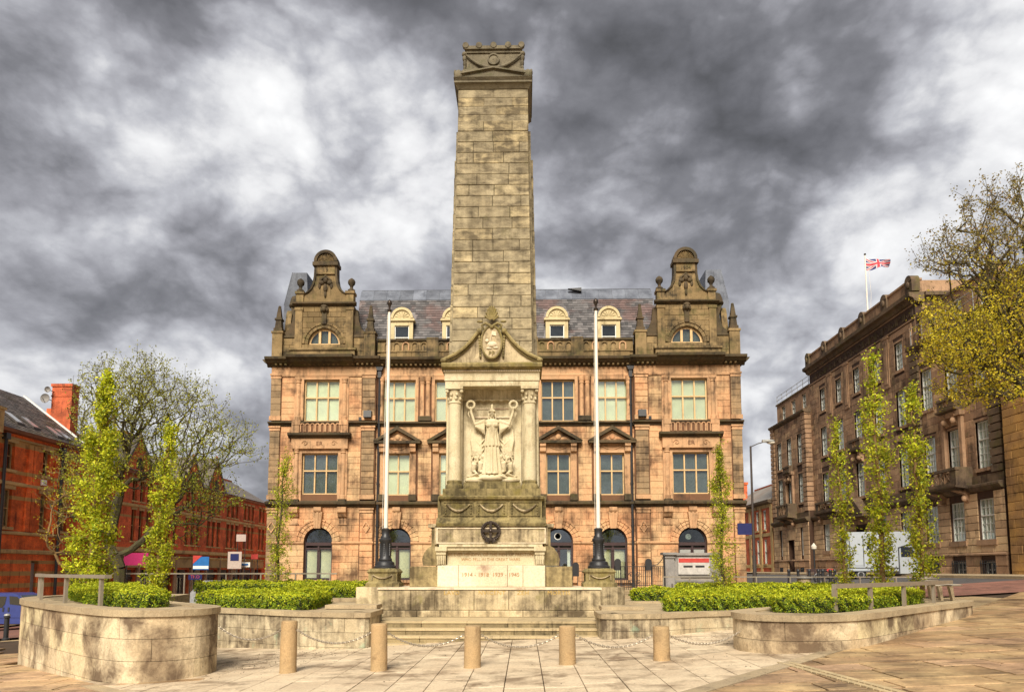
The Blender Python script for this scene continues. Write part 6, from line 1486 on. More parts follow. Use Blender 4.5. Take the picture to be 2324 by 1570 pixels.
for k in range(7): x = wF[0] + .3 + k * 1.35; CB.part('roof_rail_post', MB().tube([(x, yw + .6, 18.6), (x, yw + .6, 19.5)], .025, 5), M['lamphead'])
# end walls, returns, body
CB.part('end_wall', MB().box(-.5, 0, yw + .4, 14, Zb, 16.0), M['brown']); CB.part('end_wall', MB().box(wF[0], wF[0] + .5, yw + .4, 14, Zb, 16.0), M['brown'])
CB.part('centre_return', MB().box(wC[1] - .5, wC[1], yc + .5, 14, 16.0, 19.9), M['brown']); CB.part('centre_return', MB().box(wC[0], wC[0] + .5, yc + .5, 14, 16.0, 19.9), M['brown'])
CB.part('inner_block', MB().box(wF[0] + .5, -.5, .75, 13.5, Zb, 15.9).box(wC[0] + .5, wC[1] - .5, .75, 13.5, 15.9, 19.8), M['room'])
CB.part('flat_roof', MB().box(wF[0], 0, .9, 13.5, 15.92, 16.0).box(wC[0] + .5, wC[1] - .5, .9, 13.5, 19.82, 19.9).box(wN[0] + .3, -.3, 1.2, 13, 18.3, 18.4).box(wF[0] + .3, wF[1] - .3, 1.2, 13, 18.3, 18.4), M['asphalt'])
# ashlar
for w, g, y0 in ((wN, near_g + near_b, yw - .1), (wF, far_g + far_b, yw - .1), (wC, cen_g, yc - .1)):
    CB.stones(w[0] + .02, w[1] - .02, 2.65, 6.0, g, y0, .42, 1.0, M['rustic'], t=.05, gap=.03, seed=50, pri=2.2 if w is wN else 1.0)
    CB.stones(w[0] + .02, w[1] - .02, Zb, 2.5, g, y0, .6, 1.2, M['brown'], t=.09, gap=.02, seed=51, pri=1.6 if w is wN else .9)
    CB.part('plinth_band', MB().prism([(y0, 2.5), (y0 - .15, 2.5), (y0 - .15, 2.58), (y0 - .05, 2.65), (y0, 2.65)], w[0], w[1], 'x'), M['brown_trim'])
for w, g, y0, zt in ((wN, f1N + f2N, yw, 15.9), (wF, f1F + f2F, yw, 15.9), (wC, f1C + f2C + f3C, yc, 18.3)):
    q0, q1 = (w[0] + .02, w[1] - .02) if w is wC else (w[0] + .95, w[1] - .95)
    CB.stones(q0, q1, 6.95, zt, [(a - .14, b + .14, c - .14, d + .16) for a, b, c, d in g], y0, .46, 1.05, M['brown'], t=.025, gap=.012, seed=53, pri=1.4 if w is wN else .8)
# rusticated corner quoins on the wings
for w in (wN, wF):
    for e in (0, 1):
        x0, x1 = (w[1] - .92, w[1] + .03) if e else (w[0] - .03, w[0] + .92)
        z = 6.98
        while z < 15.8:
            CB.part('quoin', MB().box(x0, x1, yw - .16, yw + .45, z + .03, z + .40), M['brown_dark' if w is wN else 'brown_trim']); z += .44
# string course / balcony line
for w, y0 in ((wN, yw), (wF, yw), (wC, yc)):
    CB.part('string_course', MB().prism([(y0 - .1, 6.05), (y0 - .3, 6.12), (y0 - .42, 6.3), (y0 - .42, 6.42), (y0 - .1, 6.5), (y0 - .1, 6.95), (y0, 6.97), (y0 + .02, 6.05)], w[0] - .02, w[1] + .02, 'x'), M['brown_dark'])
def balcony(cx, hw, y0, z0, z1, d, holes):
    b = CB.part('balcony', MB().prism([(y0, z0 - .25), (y0 - d - .1, z0 - .1), (y0 - d - .12, z0), (y0, z0)], cx - hw - .1, cx + hw + .1, 'x').box(cx - hw, cx + hw, y0 - d, y0 - d + .16, z0, z0 + .2).box(cx - hw - .05, cx + hw + .05, y0 - d - .05, y0 - d + .2, z1 - .16, z1)
                .box(cx - hw, cx - hw + .55, y0 - d, y0 - d + .16, z0 + .2, z1 - .16).box(cx + hw - .55, cx + hw, y0 - d, y0 - d + .16, z0 + .2, z1 - .16)
                .box(cx - hw, cx - hw + .14, y0 - d + .16, y0, z0, z1).box(cx + hw - .14, cx + hw, y0 - d + .16, y0, z0, z1), M['brown_dark'])
    w = (2 * hw - 1.1) / holes
    for k in range(holes):
        a = cx - hw + .55 + k * w; zc0, zc1 = z0 + .2, z1 - .16
        cr = MB().box(a, a + .05, y0 - d + .02, y0 - d + .12, zc0, zc1)
        for p, q in (((a + .05, zc0), (a + w, zc1)), ((a + .05, zc1), (a + w, zc0))): cr.tube([(p[0], y0 - d + .07, p[1]), (q[0], y0 - d + .07, q[1])], .035, 4)
        CB.part('balcony_grille', cr, M['brown_trim'], b)
    for q in (-1, 1): CB.part('balcony_bracket', MB().prism([(y0, z0 - 1.0), (y0 - .15, z0 - 1.0), (y0 - .25, z0 - .8), (y0 - .35, z0 - .5), (y0 - d, z0 - .28), (y0, z0 - .26)], cx + q * (hw - .4) - .16, cx + q * (hw - .4) + .16, 'x').ball((cx + q * (hw - .4), y0 - .3, z0 - .72), (.15, .2, .2)), M['brown_trim'])
balcony(-4.2, 1.5, yw, 6.5, 7.55, 1.0, 3); balcony(-30.2, 1.5, yw, 6.7, 7.9, .9, 3); balcony(-22.6, 1.9, yc, 6.6, 7.5, .5, 2); balcony(-4.2, .85, yw, 11.2, 11.9, .45, 2); balcony(-30.2, .8, yw, 11.0, 11.6, .4, 2); balcony(-17.0, .9, yc, 11.0, 11.8, .4, 2)
for cxw in (-4.2, -30.2): CB.part('window_hood', MB().box(cxw - 1.0, cxw - .72, yw - .22, yw, 7.5, 10.7).box(cxw + .72, cxw + 1.0, yw - .22, yw, 7.5, 10.7).box(cxw - 1.1, cxw + 1.1, yw - .35, yw, 10.7, 11.0), M['brown_trim'])
# windows
for f, y0 in ((near_g, yw - .1), (cen_g[:-1], yc - .1)):
    for (a, b, c, d) in f: CB.window(a, b, c, d, y0, rows=(0, .6, 1), gl=M['glass'], back=M['net'], gbar=(4, 6), **RG); CB.part('window_sill', MB().box(a - .15, b + .15, y0 - .12, y0 + .2, c - .3, c), M['brown_trim'])
for (a, b, c, d) in far_g[:2]: CB.window(a, b, c, d, yw - .1, rows=(0, .6, 1), gl=M['glassd'], back=M['grey_room'], gbar=(1, 3), **RG)
for f, y0, q in ((f1N, yw, (4, 7)), (f1F, yw, (3, 6)), (f1C, yc, (3, 7)), (f2N, yw, (4, 7)), (f2F, yw, (3, 6)), (f2C, yc, (3, 6)), (f3C, yc, (3, 5))):
    for (a, b, c, d) in f:
        CB.window(a, b, c, d, y0, rows=(0, .62, 1), gl=M['glass'], back=M['net'], gbar=q, **RG)
        CB.part('window_surround', MB().box(a - .13, a, y0 - .03, y0 + .1, c - .1, d + .15).box(b, b + .13, y0 - .03, y0 + .1, c - .1, d + .15).box(a, b, y0 - .03, y0 + .1, d, d + .15).box(a - .13, b + .13, y0 - .09, y0 + .12, c - .2, c), M['brown_trim'])
for (a, b, c, d) in near_b + far_b:
    y0 = yw - .1; w = CB.window(a, b, c, d, y0, rows=(0, 1), cols=1, fr=.06, mu=.05, mat=M['white'], rec=.2, gl=M['glassd'], back=M['room'], thin=.04, gbar=(3, 2))
    for k in range(8): x = a + (b - a) * k / 7; CB.part('iron_bar', MB().box(x - .018, x + .018, y0 - .12, y0 - .09, c - .05, d + .08), M['iron'], w)
    for z in (c + .1, d - .1): CB.part('iron_bar', MB().box(a - .05, b + .05, y0 - .13, y0 - .1, z - .02, z + .02), M['iron'], w)
# doors
for (x0, x1, z0, z1), y0 in ((far_g[2], yw - .1), (cen_g[-1], yc - .1)):
    d_ = CB.part('door', MB().box(x0 + .05, x1 - .05, y0 + .35, y0 + .42, z0, z1), M['dframe'])
    for i in range(2):
        for j in range(4): CB.part('door_panel', MB().block(x0 + .15 + i * (x1 - x0 - .2) / 2, x0 + .05 + (i + 1) * (x1 - x0 - .2) / 2, z0 + .3 + j * .85, z0 + 1.0 + j * .85, y0 + .35, .03), M['dframe'], d_)
for k in range(9): CB.part('door_voussoir', MB().prism([(-30.2 - 1.05 + k * .235, 4.52), (-30.2 - 1.05 + (k + 1) * .235 - .02, 4.52), (-30.2 - 1.35 + (k + 1) * .3 - .02, 5.4), (-30.2 - 1.35 + k * .3, 5.4)], yw - .17, yw - .08), M['rustic'])
CB.part('door_hood', MB().prism([(-18.6, 5.9), (-15.4, 5.9), (-17.0, 7.2)], yc - .8, yc).prism([(-18.8, 5.85), (-15.2, 5.85), (-15.2, 5.7), (-18.8, 5.7)], yc - .9, yc), M['brown_dark'])
CB.part('door_arms', MB().prism([(-17.35, 6.1), (-16.65, 6.1), (-16.8, 6.5), (-17.2, 6.5)], yc - .88, yc - .8), M['yellow'])
# frieze, carved letters band, cornice and parapet of the centre
for k, x in enumerate([-24.9 + i * .98 for i in range(17)]):
    CB.part('carved_ornament', MB().arch(x, 18.9, .14, .2, yc - .06, yc + .02, 0 if k % 2 else 180, 180 if k % 2 else 360, 8).box(x + .3, x + .36, yc - .05, yc, 18.65, 19.15).box(x + .42, x + .47, yc - .05, yc, 18.65, 19.15).box(x + .54, x + .6, yc - .05, yc, 18.65, 19.15), M['brown_dark'])
CB.part('frieze_band', MB().box(wC[0], wC[1], yc - .08, yc, 18.35, 18.45).box(wC[0], wC[1], yc - .06, yc, 19.35, 19.42), M['brown_trim'])
CB.part('cornice', MB().prism([(yc, 19.45), (yc - .15, 19.5), (yc - .25, 19.7), (yc - .5, 19.8), (yc - .52, 20.05), (yc + .5, 20.1), (yc + .5, 19.45)], wC[0] - .3, wC[1] + .3, 'x').prism([(wC[1], 19.5), (wC[1] + .25, 19.7), (wC[1] + .5, 19.8), (wC[1] + .5, 20.05), (wC[1] - .3, 20.08)], yc + .5, 13.5, 'y'), M['brown_dark'])
CB.part('parapet', MB().box(wC[0], wC[1], yc - .1, yc + .5, 20.1, 21.0).box(wC[0] - .05, wC[1] + .05, yc - .18, yc + .55, 21.0, 21.14).box(wC[1] - .6, wC[1], yc + .5, 13, 20.1, 21.0), M['brown_trim'])
for x in (-25.7, -22.2, -18.75, -15.3, -11.9, -8.6):
    CB.part('parapet_shell', MB().arch(x, 20.95, 0, .42, yc - .28, yc + .3, 0, 180, 12).box(x - .42, x + .42, yc - .25, yc + .3, 20.2, 20.95).ball((x, yc - .3, 20.7), (.2, .1, .25)), M['brown_dark'])
for c in (-12.3, -15.4, -18.6, -21.7): CB.part('tall_panel', MB().box(c - .36, c + .36, yc - .09, yc, 14.6, 18.2).box(c - .46, c + .46, yc - .13, yc, 18.2, 18.3).box(c - .2, c + .2, yc - .13, yc - .09, 14.9, 17.9), M['brown_trim'])
CB.part('tall_panel', MB().box(-9.5, -8.85, yc - .09, yc, 14.4, 18.2).box(-9.35, -9.0, yc - .13, yc - .09, 14.7, 17.9), M['brown_trim'])
CB.part('corner_urn', MB().lathe(-26.5, yw + .2, [(.3, 14.4), (.36, 14.8), (.2, 15.1), (.25, 15.3), (.4, 15.6), (.25, 16.0)], 12), M['brown_dark'], smooth=True)
CB.finish(300)
# flag and its pole on the roof
fx, fy_, fz = 27.9, 56.0, 20.0
FP = Bld('flagpole', 'tall slim flagpole with a flag on the roof of the brown building', 'flagpole', (fx, fy_, 19.9))
FP.part('pole', MB().tube([(0, 0, 19.9), (0, 0, 27.3)], [.07, .045], 8), M['pole']); FP.part('finial', MB().ball((0, 0, 27.35), .09), M['bronze'])
FP.part('halyard', MB().tube([(.1, 0, 20.5), (.35, 0, 24.0), (.25, 0, 26.2)], .012, 4), M['pole'])
M['f_blue'] = plain('flag_blue', (.035, .035, .16), .7); M['f_white'] = plain('flag_white', (.68, .62, .64), .7); M['f_red'] = plain('flag_red', (.55, .05, .07), .7)
def flag_pt(u, v):   # u along 0..1, v up 0..1 ; the cloth is blown out and sagging
    L_, H_ = 1.9, 1.0
    hh = H_ * (1 - .5 * u)
    return (L_ * u + .05, .16 * math.sin(u * 9 + v * 2) * (.3 + u), 27.0 - (1 - v) * hh - .42 * u * u * 0 - .14 * u - .06 * math.sin(u * 7))
def cloth(poly_fn, n, m, dy):
    mb = MB(); V = []
    for j in range(m + 1):
        for i in range(n + 1):
            u, v = poly_fn(i / n, j / m); p = flag_pt(u, v); V.append((p[0], p[1] - dy, p[2]))
    F = [(j * (n + 1) + i, j * (n + 1) + i + 1, (j + 1) * (n + 1) + i + 1, (j + 1) * (n + 1) + i) for j in range(m) for i in range(n)]
    return mb.add(V, F)
FLG = Bld('flag', 'red, white and blue union flag blowing from the roof flagpole', 'flag', (fx, fy_, 26.0))
def stripe(u0, v0, u1, v1, w):
    dx, dy = (u1 - u0) * 2, (v1 - v0); l = math.hypot(dx, dy); nx_, ny_ = -dy / l * w / 2, dx / l * w
    return lambda a, b: (u0 + (u1 - u0) * a + nx_ * (b - .5), v0 + (v1 - v0) * a + ny_ * (b - .5))
FLG.part('field', cloth(lambda a, b: (a, b), 16, 6, 0), M['f_blue'])
for k, (st, m_, dy) in enumerate(((stripe(0.03, .04, .97, .96, .2), 'f_white', .012), (stripe(.03, .96, .97, .04, .2), 'f_white', .012), (stripe(.03, .04, .97, .96, .07), 'f_red', .02), (stripe(.03, .96, .97, .04, .07), 'f_red', .02),
                      (lambda a, b: (a, .33 + .34 * b), 'f_white', .028), (lambda a, b: (.4 + .2 * a, b), 'f_white', .028), (lambda a, b: (a, .4 + .2 * b), 'f_red', .036), (lambda a, b: (.44 + .12 * a, b), 'f_red', .036))):
    FLG.part('stripe', cloth(st, 16, 4, dy), M[m_]); FLG.part('stripe', cloth(st, 16, 4, -dy), M[m_])
# ochre building at the very edge
OB = Bld('ochre_building', 'ochre stone building cut off by the right edge behind the yellow tree', 'building', (25.4, 31.4, .9), R(-90))
opw = [(-4.6 + .9, -4.6 + 2.3, 3.2, 5.8), (-4.6 + .9, -4.6 + 2.3, 7.4, 10.2), (-4.6 + .9, -4.6 + 2.3, 11.6, 14.2), (-4.6 + 5, -4.6 + 6.4, 3.2, 5.8), (-4.6 + 5, -4.6 + 6.4, 7.4, 10.2), (-4.6 + 5, -4.6 + 6.4, 11.6, 14.2)]
OB.wall('front_wall', -5.9, 12, .6, 16.6, 0, .5, opw, M['brown_joint']); OB.stones(-5.88, 11.9, .7, 16.4, opw, 0, .45, 1.0, M['yellow'], t=.05, gap=.02, seed=70)
for (a, b, c, d) in opw: OB.window(a, b, c, d, 0, rows=(0, .6, 1), gl=M['glass'], back=M['net'], gbar=(3, 6), **RG)
OB.part('side_wall', MB().box(-5.9, -5.4, .5, 10, .6, 16.6), M['yellow']); OB.part('body', MB().box(-5.3, 12, .9, 10, .6, 16.5), M['room'])
OB.part('cornice', MB().prism([(0, 16.4), (-.3, 16.6), (-.5, 16.9), (.5, 17.0), (.5, 16.4)], -6.1, 12, 'x'), M['yellow'])
OB.part('pitched_roof', MB().prism([(.4, 17.0), (5, 20.5), (9.6, 17.0)], -5.9, 12, 'x'), M['slate'])
OB.finish(120)
# small red-brick house beyond
RH = Bld('red_brick_house', 'low red-brick and stone house with slate roof and chimney beyond the brown building', 'house', (25.6, 73.2, .8), R(-90))
oph = []
for c in (-2.2, -4.6, -9.2, -11.8, -15.5): oph += [(c - .42, c + .42, 2.3, 4.9), (c - .42, c + .42, 5.9, 8.0)]
RH.wall('front_wall', -18.5, 0, .5, 8.6, 0, .4, oph, M['brick_c'])
for (a, b, c, d) in oph: RH.window(a, b, c, d, 0, cols=1, rows=(0, .5, 1), fr=.12, mu=.08, mat=M['white'], rec=.06, gl=M['glass'], back=M['blind2']); RH.part('sill', MB().box(a - .12, b + .12, -.12, .1, c - .15, c), M['buff'])
for x in (-.1, -3.4, -7.0, -10.5, -13.6, -17.2): RH.part('stone_pier', MB().box(x - .3, x + .3, -.08, 0, .5, 8.4), M['buff'])
for z in (1.9, 5.2, 8.2): RH.part('stone_band', MB().box(-18.5, 0, -.06, 0, z, z + .35), M['buff'])
RH.part('eaves_cornice', MB().prism([(0, 8.55), (-.4, 8.7), (-.45, 8.95), (.4, 9.0), (.4, 8.55)], -18.7, .1, 'x'), M['brown_dark'])
RH.part('body', MB().box(-18.5, 0, .42, 9, .5, 8.9), M['brick_c'])
RH.part('slate_roof', MB().prism([(-.2, 8.98), (4.5, 11.9), (9.2, 8.98)], -18.6, 0, 'x'), M['slate_g'])
RH.part('ridge_tiles', MB().box(-18.6, 0, 4.35, 4.65, 11.85, 12.02), M['brick_c'])
RH.part('chimney', MB().box(-1.6, -.2, 2.6, 3.8, 9.5, 14.6).box(-1.7, -.1, 2.5, 3.9, 14.0, 14.3), M['brick_c']); RH.part('chimney', MB().box(-17.2, -15.9, 1.5, 2.6, 9.5, 12.4).box(-17.3, -15.8, 1.4, 2.7, 12.4, 12.7), M['brick_c'])

# ================================================================== RED-BRICK STREET ON THE LEFT (faces +X; local x = Y - 44)
M['skyl'] = plain('skylight_glass', (.22, .22, .24), .15)
LA = Bld('red_brick_building', 'vivid red-brick building with buff bands and slate roof at the left edge', 'building', (-34, 44, -2.0), R(90))
wa = []
for c in (-3.0, 1.6, 5.1, 7.3):
    wa += [(c - .36, c + .36, 4.5, 7.0), (c - .36, c + .36, 8.3, 10.1)]
wa += [(4.2, 4.9, -1.8, 2.3)]
gar = (7.9, 10.2, -1.9, 1.9)
LA.wall('front_wall', -8, 10.4, -2.2, 10.75, 0, .45, wa + [gar], M['brick'])
for (a, b, c, d) in wa[:-1]:
    LA.window(a, b, c, d, 0, cols=1, rows=(0, .5, 1), fr=.08, mu=.07, mat=M['buff'], rec=.2, gl=M['glassd'], back=M['blind2'] if c < 5 else M['room'])
    LA.part('stone_lintel', MB().box(a - .25, b + .25, -.06, .1, d, d + .35), M['buff']); LA.part('stone_sill', MB().box(a - .15, b + .15, -.14, .1, c - .18, c), M['buff'])
LA.part('door', MB().box(4.22, 4.88, .25, .3, -1.8, 2.2), M['lamphead'])
sh = LA.part('roller_shutter', MB().box(7.9, 10.2, .3, .35, -1.9, 1.9), M['lampgrey'])
for k in range(14): LA.part('shutter_slat', MB().box(7.92, 10.18, .26, .3, .9 + k * .07, .94 + k * .07), M['lamphead'], sh)
for z, h, d in ((2.75, .3, .12), (4.0, .25, .16), (7.25, .28, .14), (10.3, .2, .1)): LA.part('stone_band', MB().prism([(0, z), (-d, z + .05), (-d, z + h - .05), (0, z + h)], -8, 10.4, 'x'), M['buff'])
for x in (-.9, 3.4, 3.9, 6.2): LA.part('brick_pier', MB().box(x - .22, x + .22, -.12, 0, 4.3, 10.2), M['brick'])
LA.part('oriel_parapet', MB().box(-8, .35, -.35, .2, 10.5, 12.0).box(-8, .45, -.42, .25, 12.0, 12.15), M['buff'])
for k in range(6): LA.part('balustrade_pier', MB().box(-6.6 + k * 1.25, -6.3 + k * 1.25, -.42, -.35, 10.7, 11.9), M['buff'])
for x in (.9, 6.6): LA.part('drainpipe', MB().tube([(x, -.16, -2), (x, -.16, 10.4)], .1, 8).box(x - .2, x + .2, -.32, 0, 10.2, 10.6), M['iron'])
LA.part('gutter', MB().prism([(0, 10.7), (-.3, 10.75), (-.35, 10.95), (0, 10.95)], -8, 10.4, 'x'), M['terracotta'])
LA.part('slate_roof', MB().prism([(-.3, 10.95), (5.2, 15.1), (10.7, 10.95)], -8, 9.6, 'x'), M['slate_b'])
LA.part('gable_end', MB().prism([(-.1, 10.75), (10.5, 10.75), (5.2, 14.9)], -8.2, -8, 'x').prism([(-.1, 10.75), (10.5, 10.75), (5.2, 14.9)], 9.62, 9.9, 'x'), M['brick'])
LA.part('verge_board', MB().prism([(-.36, 10.98), (5.2, 15.18), (5.2, 15.3), (-.36, 11.1)], 9.5, 9.72, 'x'), M['white'])
rows_ = MB(); rr = random.Random(4)
for i in range(26):
    f0 = i / 26; y0 = -.3 + 5.5 * f0; z0 = 10.95 + 4.15 * f0; x = -8
    while x < 9.5:
        w = rr.uniform(.3, .45)
        j = rr.uniform(0, .02); rows_.add([(x + .01, y0, z0 + .05 + j), (min(9.5, x + w) - .01, y0, z0 + .05 + j), (min(9.5, x + w) - .01, y0 + .24, z0 + .2), (x + .01, y0 + .24, z0 + .2), (x + .01, y0, z0), (min(9.5, x + w) - .01, y0, z0)], [(0, 1, 2, 3), (4, 5, 1, 0)]); x += w
LA.part('slating', rows_, M['slate_b'], kind='stuff')
for x, f0 in ((.4, .1), (2.5, .12), (4.1, .12), (6.2, .06), (7.2, .06), (.6, .45)):
    y0 = -.3 + 5.5 * f0; z0 = 10.95 + 4.15 * f0
    s_ = LA.part('skylight', MB().prism([(y0, z0 + .08), (y0 + 1.1, z0 + .91), (y0 + 1.1, z0 + 1.03), (y0, z0 + .2)], x, x + .75, 'x'), M['lampgrey'])
    LA.part('pane', MB().prism([(y0 + .08, z0 + .272), (y0 + 1.02, z0 + .98), (y0 + 1.02, z0 + .985), (y0 + .08, z0 + .278)], x + .08, x + .67, 'x'), M['skyl'], s_)
LA.part('body', MB().box(-7.8, 10.2, .5, 10.4, -2.2, 10.7), M['room'])
LA.part('alarm_box', MB().box(4.6, 5.0, -.2, 0, 7.6, 8.0), M['white'])
ch = LA.part('chimney', MB().box(10.0, 10.9, 1.7, 3.3, 10.7, 16.1).box(9.93, 10.97, 1.63, 3.37, 16.1, 16.32).box(9.96, 10.94, 1.66, 3.34, 15.3, 15.4), M['brick_c'])
for z, r_, X_ in ((15.75, .24, -37.35), (15.05, .37, -37.5)):
    d_ = Bld('satellite_dish', 'larger lower satellite dish on the tall red chimney' if r_ > .3 else 'smaller upper satellite dish on the tall red chimney', 'satellite dish', (X_, 53.6, z), 0, 'satellite dishes on the chimney')
    d_.part('dish', MB().lathe(0, 0, [(.02, .1), (r_ * .5, .06), (r_ * .85, -.02), (r_, -.08), (r_ * .98, -.1), (r_ * .8, -.04), (.02, .06)], 20, 'y', z), M['greystone'], smooth=True)
    d_.part('arm', MB().tube([(0, -.05, z - r_), (0, -.35, z - .05)], .02, 5).tube([(0, .1, z), (.3, .5, z - .1)], .03, 5), M['iron'])
LA.finish(10)
# the long street terrace behind the trees
LB = Bld('red_brick_terrace', 'long red-brick gabled shopping street front receding behind the spreading tree', 'building', (-34, 54.4, -1.9), R(90))
# local x = Y - 54.4 ; 0..38
ops = []
x = 1.0; k = 0
while x < 37:
    if (k % 4) != 3: ops += [(x, x + .72, 4.2, 6.9), (x, x + .72, 7.7, 9.5)]
    x += 1.22; k += 1
shops = [(.8 + i * 3.3, 3.6 + i * 3.3, -1.7, 1.7) for i in range(11)]
LB.wall('front_wall', 0, 38.0, -2.2, 10.3, 0, .4, ops + shops, M['brick_b'])
for (a, b, c, d) in ops:
    w = LB.part('window', MB().box(a, a + .06, .2, .26, c, d).box(b - .06, b, .2, .26, c, d).box(a + .06, b - .06, .2, .26, (c + d) / 2 - .04, (c + d) / 2 + .04), M['buff'])
    o = bpy.data.objects.new('pane', pane_mesh(M['glassd'])); COL.objects.link(o); o.parent = w; o.location = ((a + b) / 2, .25, (c + d) / 2 + 1.9); o.scale = (b - a - .1, .01, d - c)
    LB.part('stone_sill', MB().box(a - .1, b + .1, -.1, .1, c - .14, c), M['buff'])
    LB.part('stone_lintel', MB().box(a - .1, b + .1, -.05, .1, d, d + .22), M['buff'])
rr = random.Random(8)
for i, (a, b, c, d) in enumerate(shops):
    LB.part('shop_window', MB().box(a, b, .3, .32, c + .5, d - .7), M['glassd']); LB.part('shop_frame', MB().box(a, b, .22, .3, d - .8, d - .6).box((a + b) / 2 - .05, (a + b) / 2 + .05, .22, .3, c, d - .8).box(a, b, .2, .3, c, c + .5), M['lampgrey'])
    LB.part('shop_interior', MB().box(a, b, 1.2, 1.25, c, d), M['grey_room' if i % 3 else 'blind2'])
    LB.part('fascia', MB().box(a - .1, b + .1, -.22, 0, 1.9, 2.7).prism([(-.22, 2.7), (-.4, 2.9), (0, 3.0)], a - .1, b + .1, 'x'), M['buff'])
    LB.part('shop_pilaster', MB().box(a - .42, a - .12, -.25, 0, -2.0, 3.1), M['brown_trim'])
for z, h, d in ((3.2, .4, .3), (7.1, .3, .12), (9.9, .35, .25)): LB.part('stone_band', MB().prism([(0, z), (-d, z + .1), (-d, z + h), (0, z + h)], 0, 38, 'x'), M['buff' if z < 9 else 'terracotta'])
LB.part('body', MB().box(.1, 37.9, 1.3, 10.4, -2.2, 10.2), M['room'])
LB.part('end_wall', MB().box(37.6, 38, .4, 10.4, -2.2, 10.2), M['brick_b'])
LB.part('slate_roof', MB().prism([(-.3, 10.3), (5, 13.3), (10.4, 10.3)], 0, 38, 'x'), M['slate_b'])
LB.part('ridge_tiles', MB().box(0, 38, 4.85, 5.15, 13.25, 13.45), M['brick_c'])
for cx_, hw_, hz in ((6.6, 2.6, 13.6), (16.8, 2.4, 13.2), (22.2, 2.4, 13.9), (1.0, 1.4, 12.4)):
    LB.part('gable', MB().prism([(cx_ - hw_, 10.3), (cx_ + hw_, 10.3), (cx_, hz)], -.1, .3), M['brick_b'])
    LB.part('gable_roof', MB().prism([(cx_ - hw_ - .1, 10.25), (cx_, hz + .05), (cx_ + hw_ + .1, 10.25), (cx_ + hw_ - .25, 10.25), (cx_, hz - .25), (cx_ - hw_ + .25, 10.25)], -.2, 4.5), M['slate_b'])
    LB.part('gable_finial', MB().ball((cx_, 0, hz + .15), .16), M['terracotta'])
    LB.part('gable_window', MB().arch(cx_, 11.0, 0, .5, -.14, -.1, 0, 180, 10).box(cx_ - .5, cx_ + .5, -.14, -.1, 10.5, 11.0), M['room'])
for x in (3.0, 12.2, 27.5, 33.0): LB.part('chimney', MB().box(x - .6, x + .6, 4.4, 5.6, 12.5, 15.0 if x < 13 else 14.4), M['brick_b'])
# far pale block closing the street
FB = Bld('grey_block', 'distant pale grey flat-roofed block at the end of the left street', 'building', (-35, 120, -1))
FB.part('walls', MB().box(-6, 4, 0, 10, -2, 13.4), M['lamphead']); FB.part('roof', MB().box(-6.2, 4.2, -.2, 10.2, 13.4, 14.2), M['lead'])
for k in range(6): FB.part('window', MB().box(-5.4 + k * 1.6, -4.3 + k * 1.6, -.05, 0, 11.4, 12.8), M['room'])
FC = Bld('slate_roofed_house', 'small far house with slate roof just left of the sandstone building', 'house', (-31.5, 96, -1.5))
FC.part('walls', MB().box(-3, 4, 0, 9, -2, 8.4), M['brick_b']); FC.part('roof', MB().prism([(0, 8.4), (4.5, 11.6), (9, 8.4)], -3.2, 4.2, 'x'), M['slate_b'])
# shop signs
def sign(name, label, loc, w, h, mat, txt=None, tm=None, ts=.3, post=False, extra=None):
    S_ = Bld(name, label, 'sign', (loc[0], loc[1], gz(loc[0])))
    zb = loc[2]
    S_.part('board', MB().box(-w / 2, w / 2, -.04, .04, zb, zb + h), mat)
    if txt: lettering(S_.root, txt, ts, (0, -.046, zb + h * .3 - S_.z), tm or M['white'], depth=.004)
    for q in (-1, 1): S_.part('post', MB().tube([(q * w * .4, .08, gz(loc[0])), (q * w * .4, .08, zb + h * .9)], .035, 6), M['iron'])
    return S_
M['s_grey'] = plain('grey_notice_board', (.42, .40, .37), .5, noise=.2)
M['s_blue'] = plain('sign_blue', (.02, .13, .36), .4); M['s_red'] = plain('sign_red', (.42, .05, .04), .4); M['s_pink'] = plain('sign_magenta', (.42, .02, .12), .6); M['s_navy'] = plain('sign_navy', (.015, .02, .09), .4); M['s_pale'] = plain('sign_pale', (.42, .34, .29), .5)
M['shopteal'] = plain('teal_shop_interior', (.10, .22, .2), .6, noise=.5, sc=1)
def px_at(px, y): return atY(px, 1290, y)[0]
def pz_at(py, y): return atY(600, py, y)[1]
s1 = sign('shop_banner', 'slanted red, blue and white banner board across the left street', (px_at(456, 60), 60, pz_at(1292, 60)), 1.35, 1.1, M['s_blue'])
s1.part('red_corner', MB().prism([(-.69, pz_at(1292, 60) + .5), (-.69, pz_at(1292, 60) + 1.2), (.1, pz_at(1292, 60) + 1.2)], -.06, -.045), M['s_red']); s1.part('white_strip', MB().box(-.66, .66, -.058, -.046, pz_at(1292, 60) + .08, pz_at(1292, 60) + .32), M['white'])
s2 = sign('shop_sign', 'magenta shop sign beside the spreading tree trunk', (px_at(308, 57), 57, pz_at(1282, 57)), 2.0, 1.0, M['s_pink'])
sign('shop_sign', 'red lettered TKO shop sign low down behind the left hedge', (px_at(444, 62), 62, pz_at(1315, 62)), 1.2, .45, M['s_navy'], 'TKO', M['s_red'], .4)
sign('shop_sign', 'large pale sign with navy panel at the far end of the left street', (px_at(532, 66), 66, pz_at(1290, 66)), 1.3, 1.6, M['s_pale']).part('navy_panel', MB().box(-.4, .4, -.06, -.045, pz_at(1290, 66) + .75, pz_at(1290, 66) + 1.4), M['s_navy'])
sign('shop_sign', 'small white and blue projecting sign left of the sandstone building', (px_at(556, 67), 67, pz_at(1286, 67)), .95, .45, M['white']).part('blue_word', MB().box(-.32, .32, -.056, -.045, pz_at(1286, 67) + .14, pz_at(1286, 67) + .32), M['s_blue'])
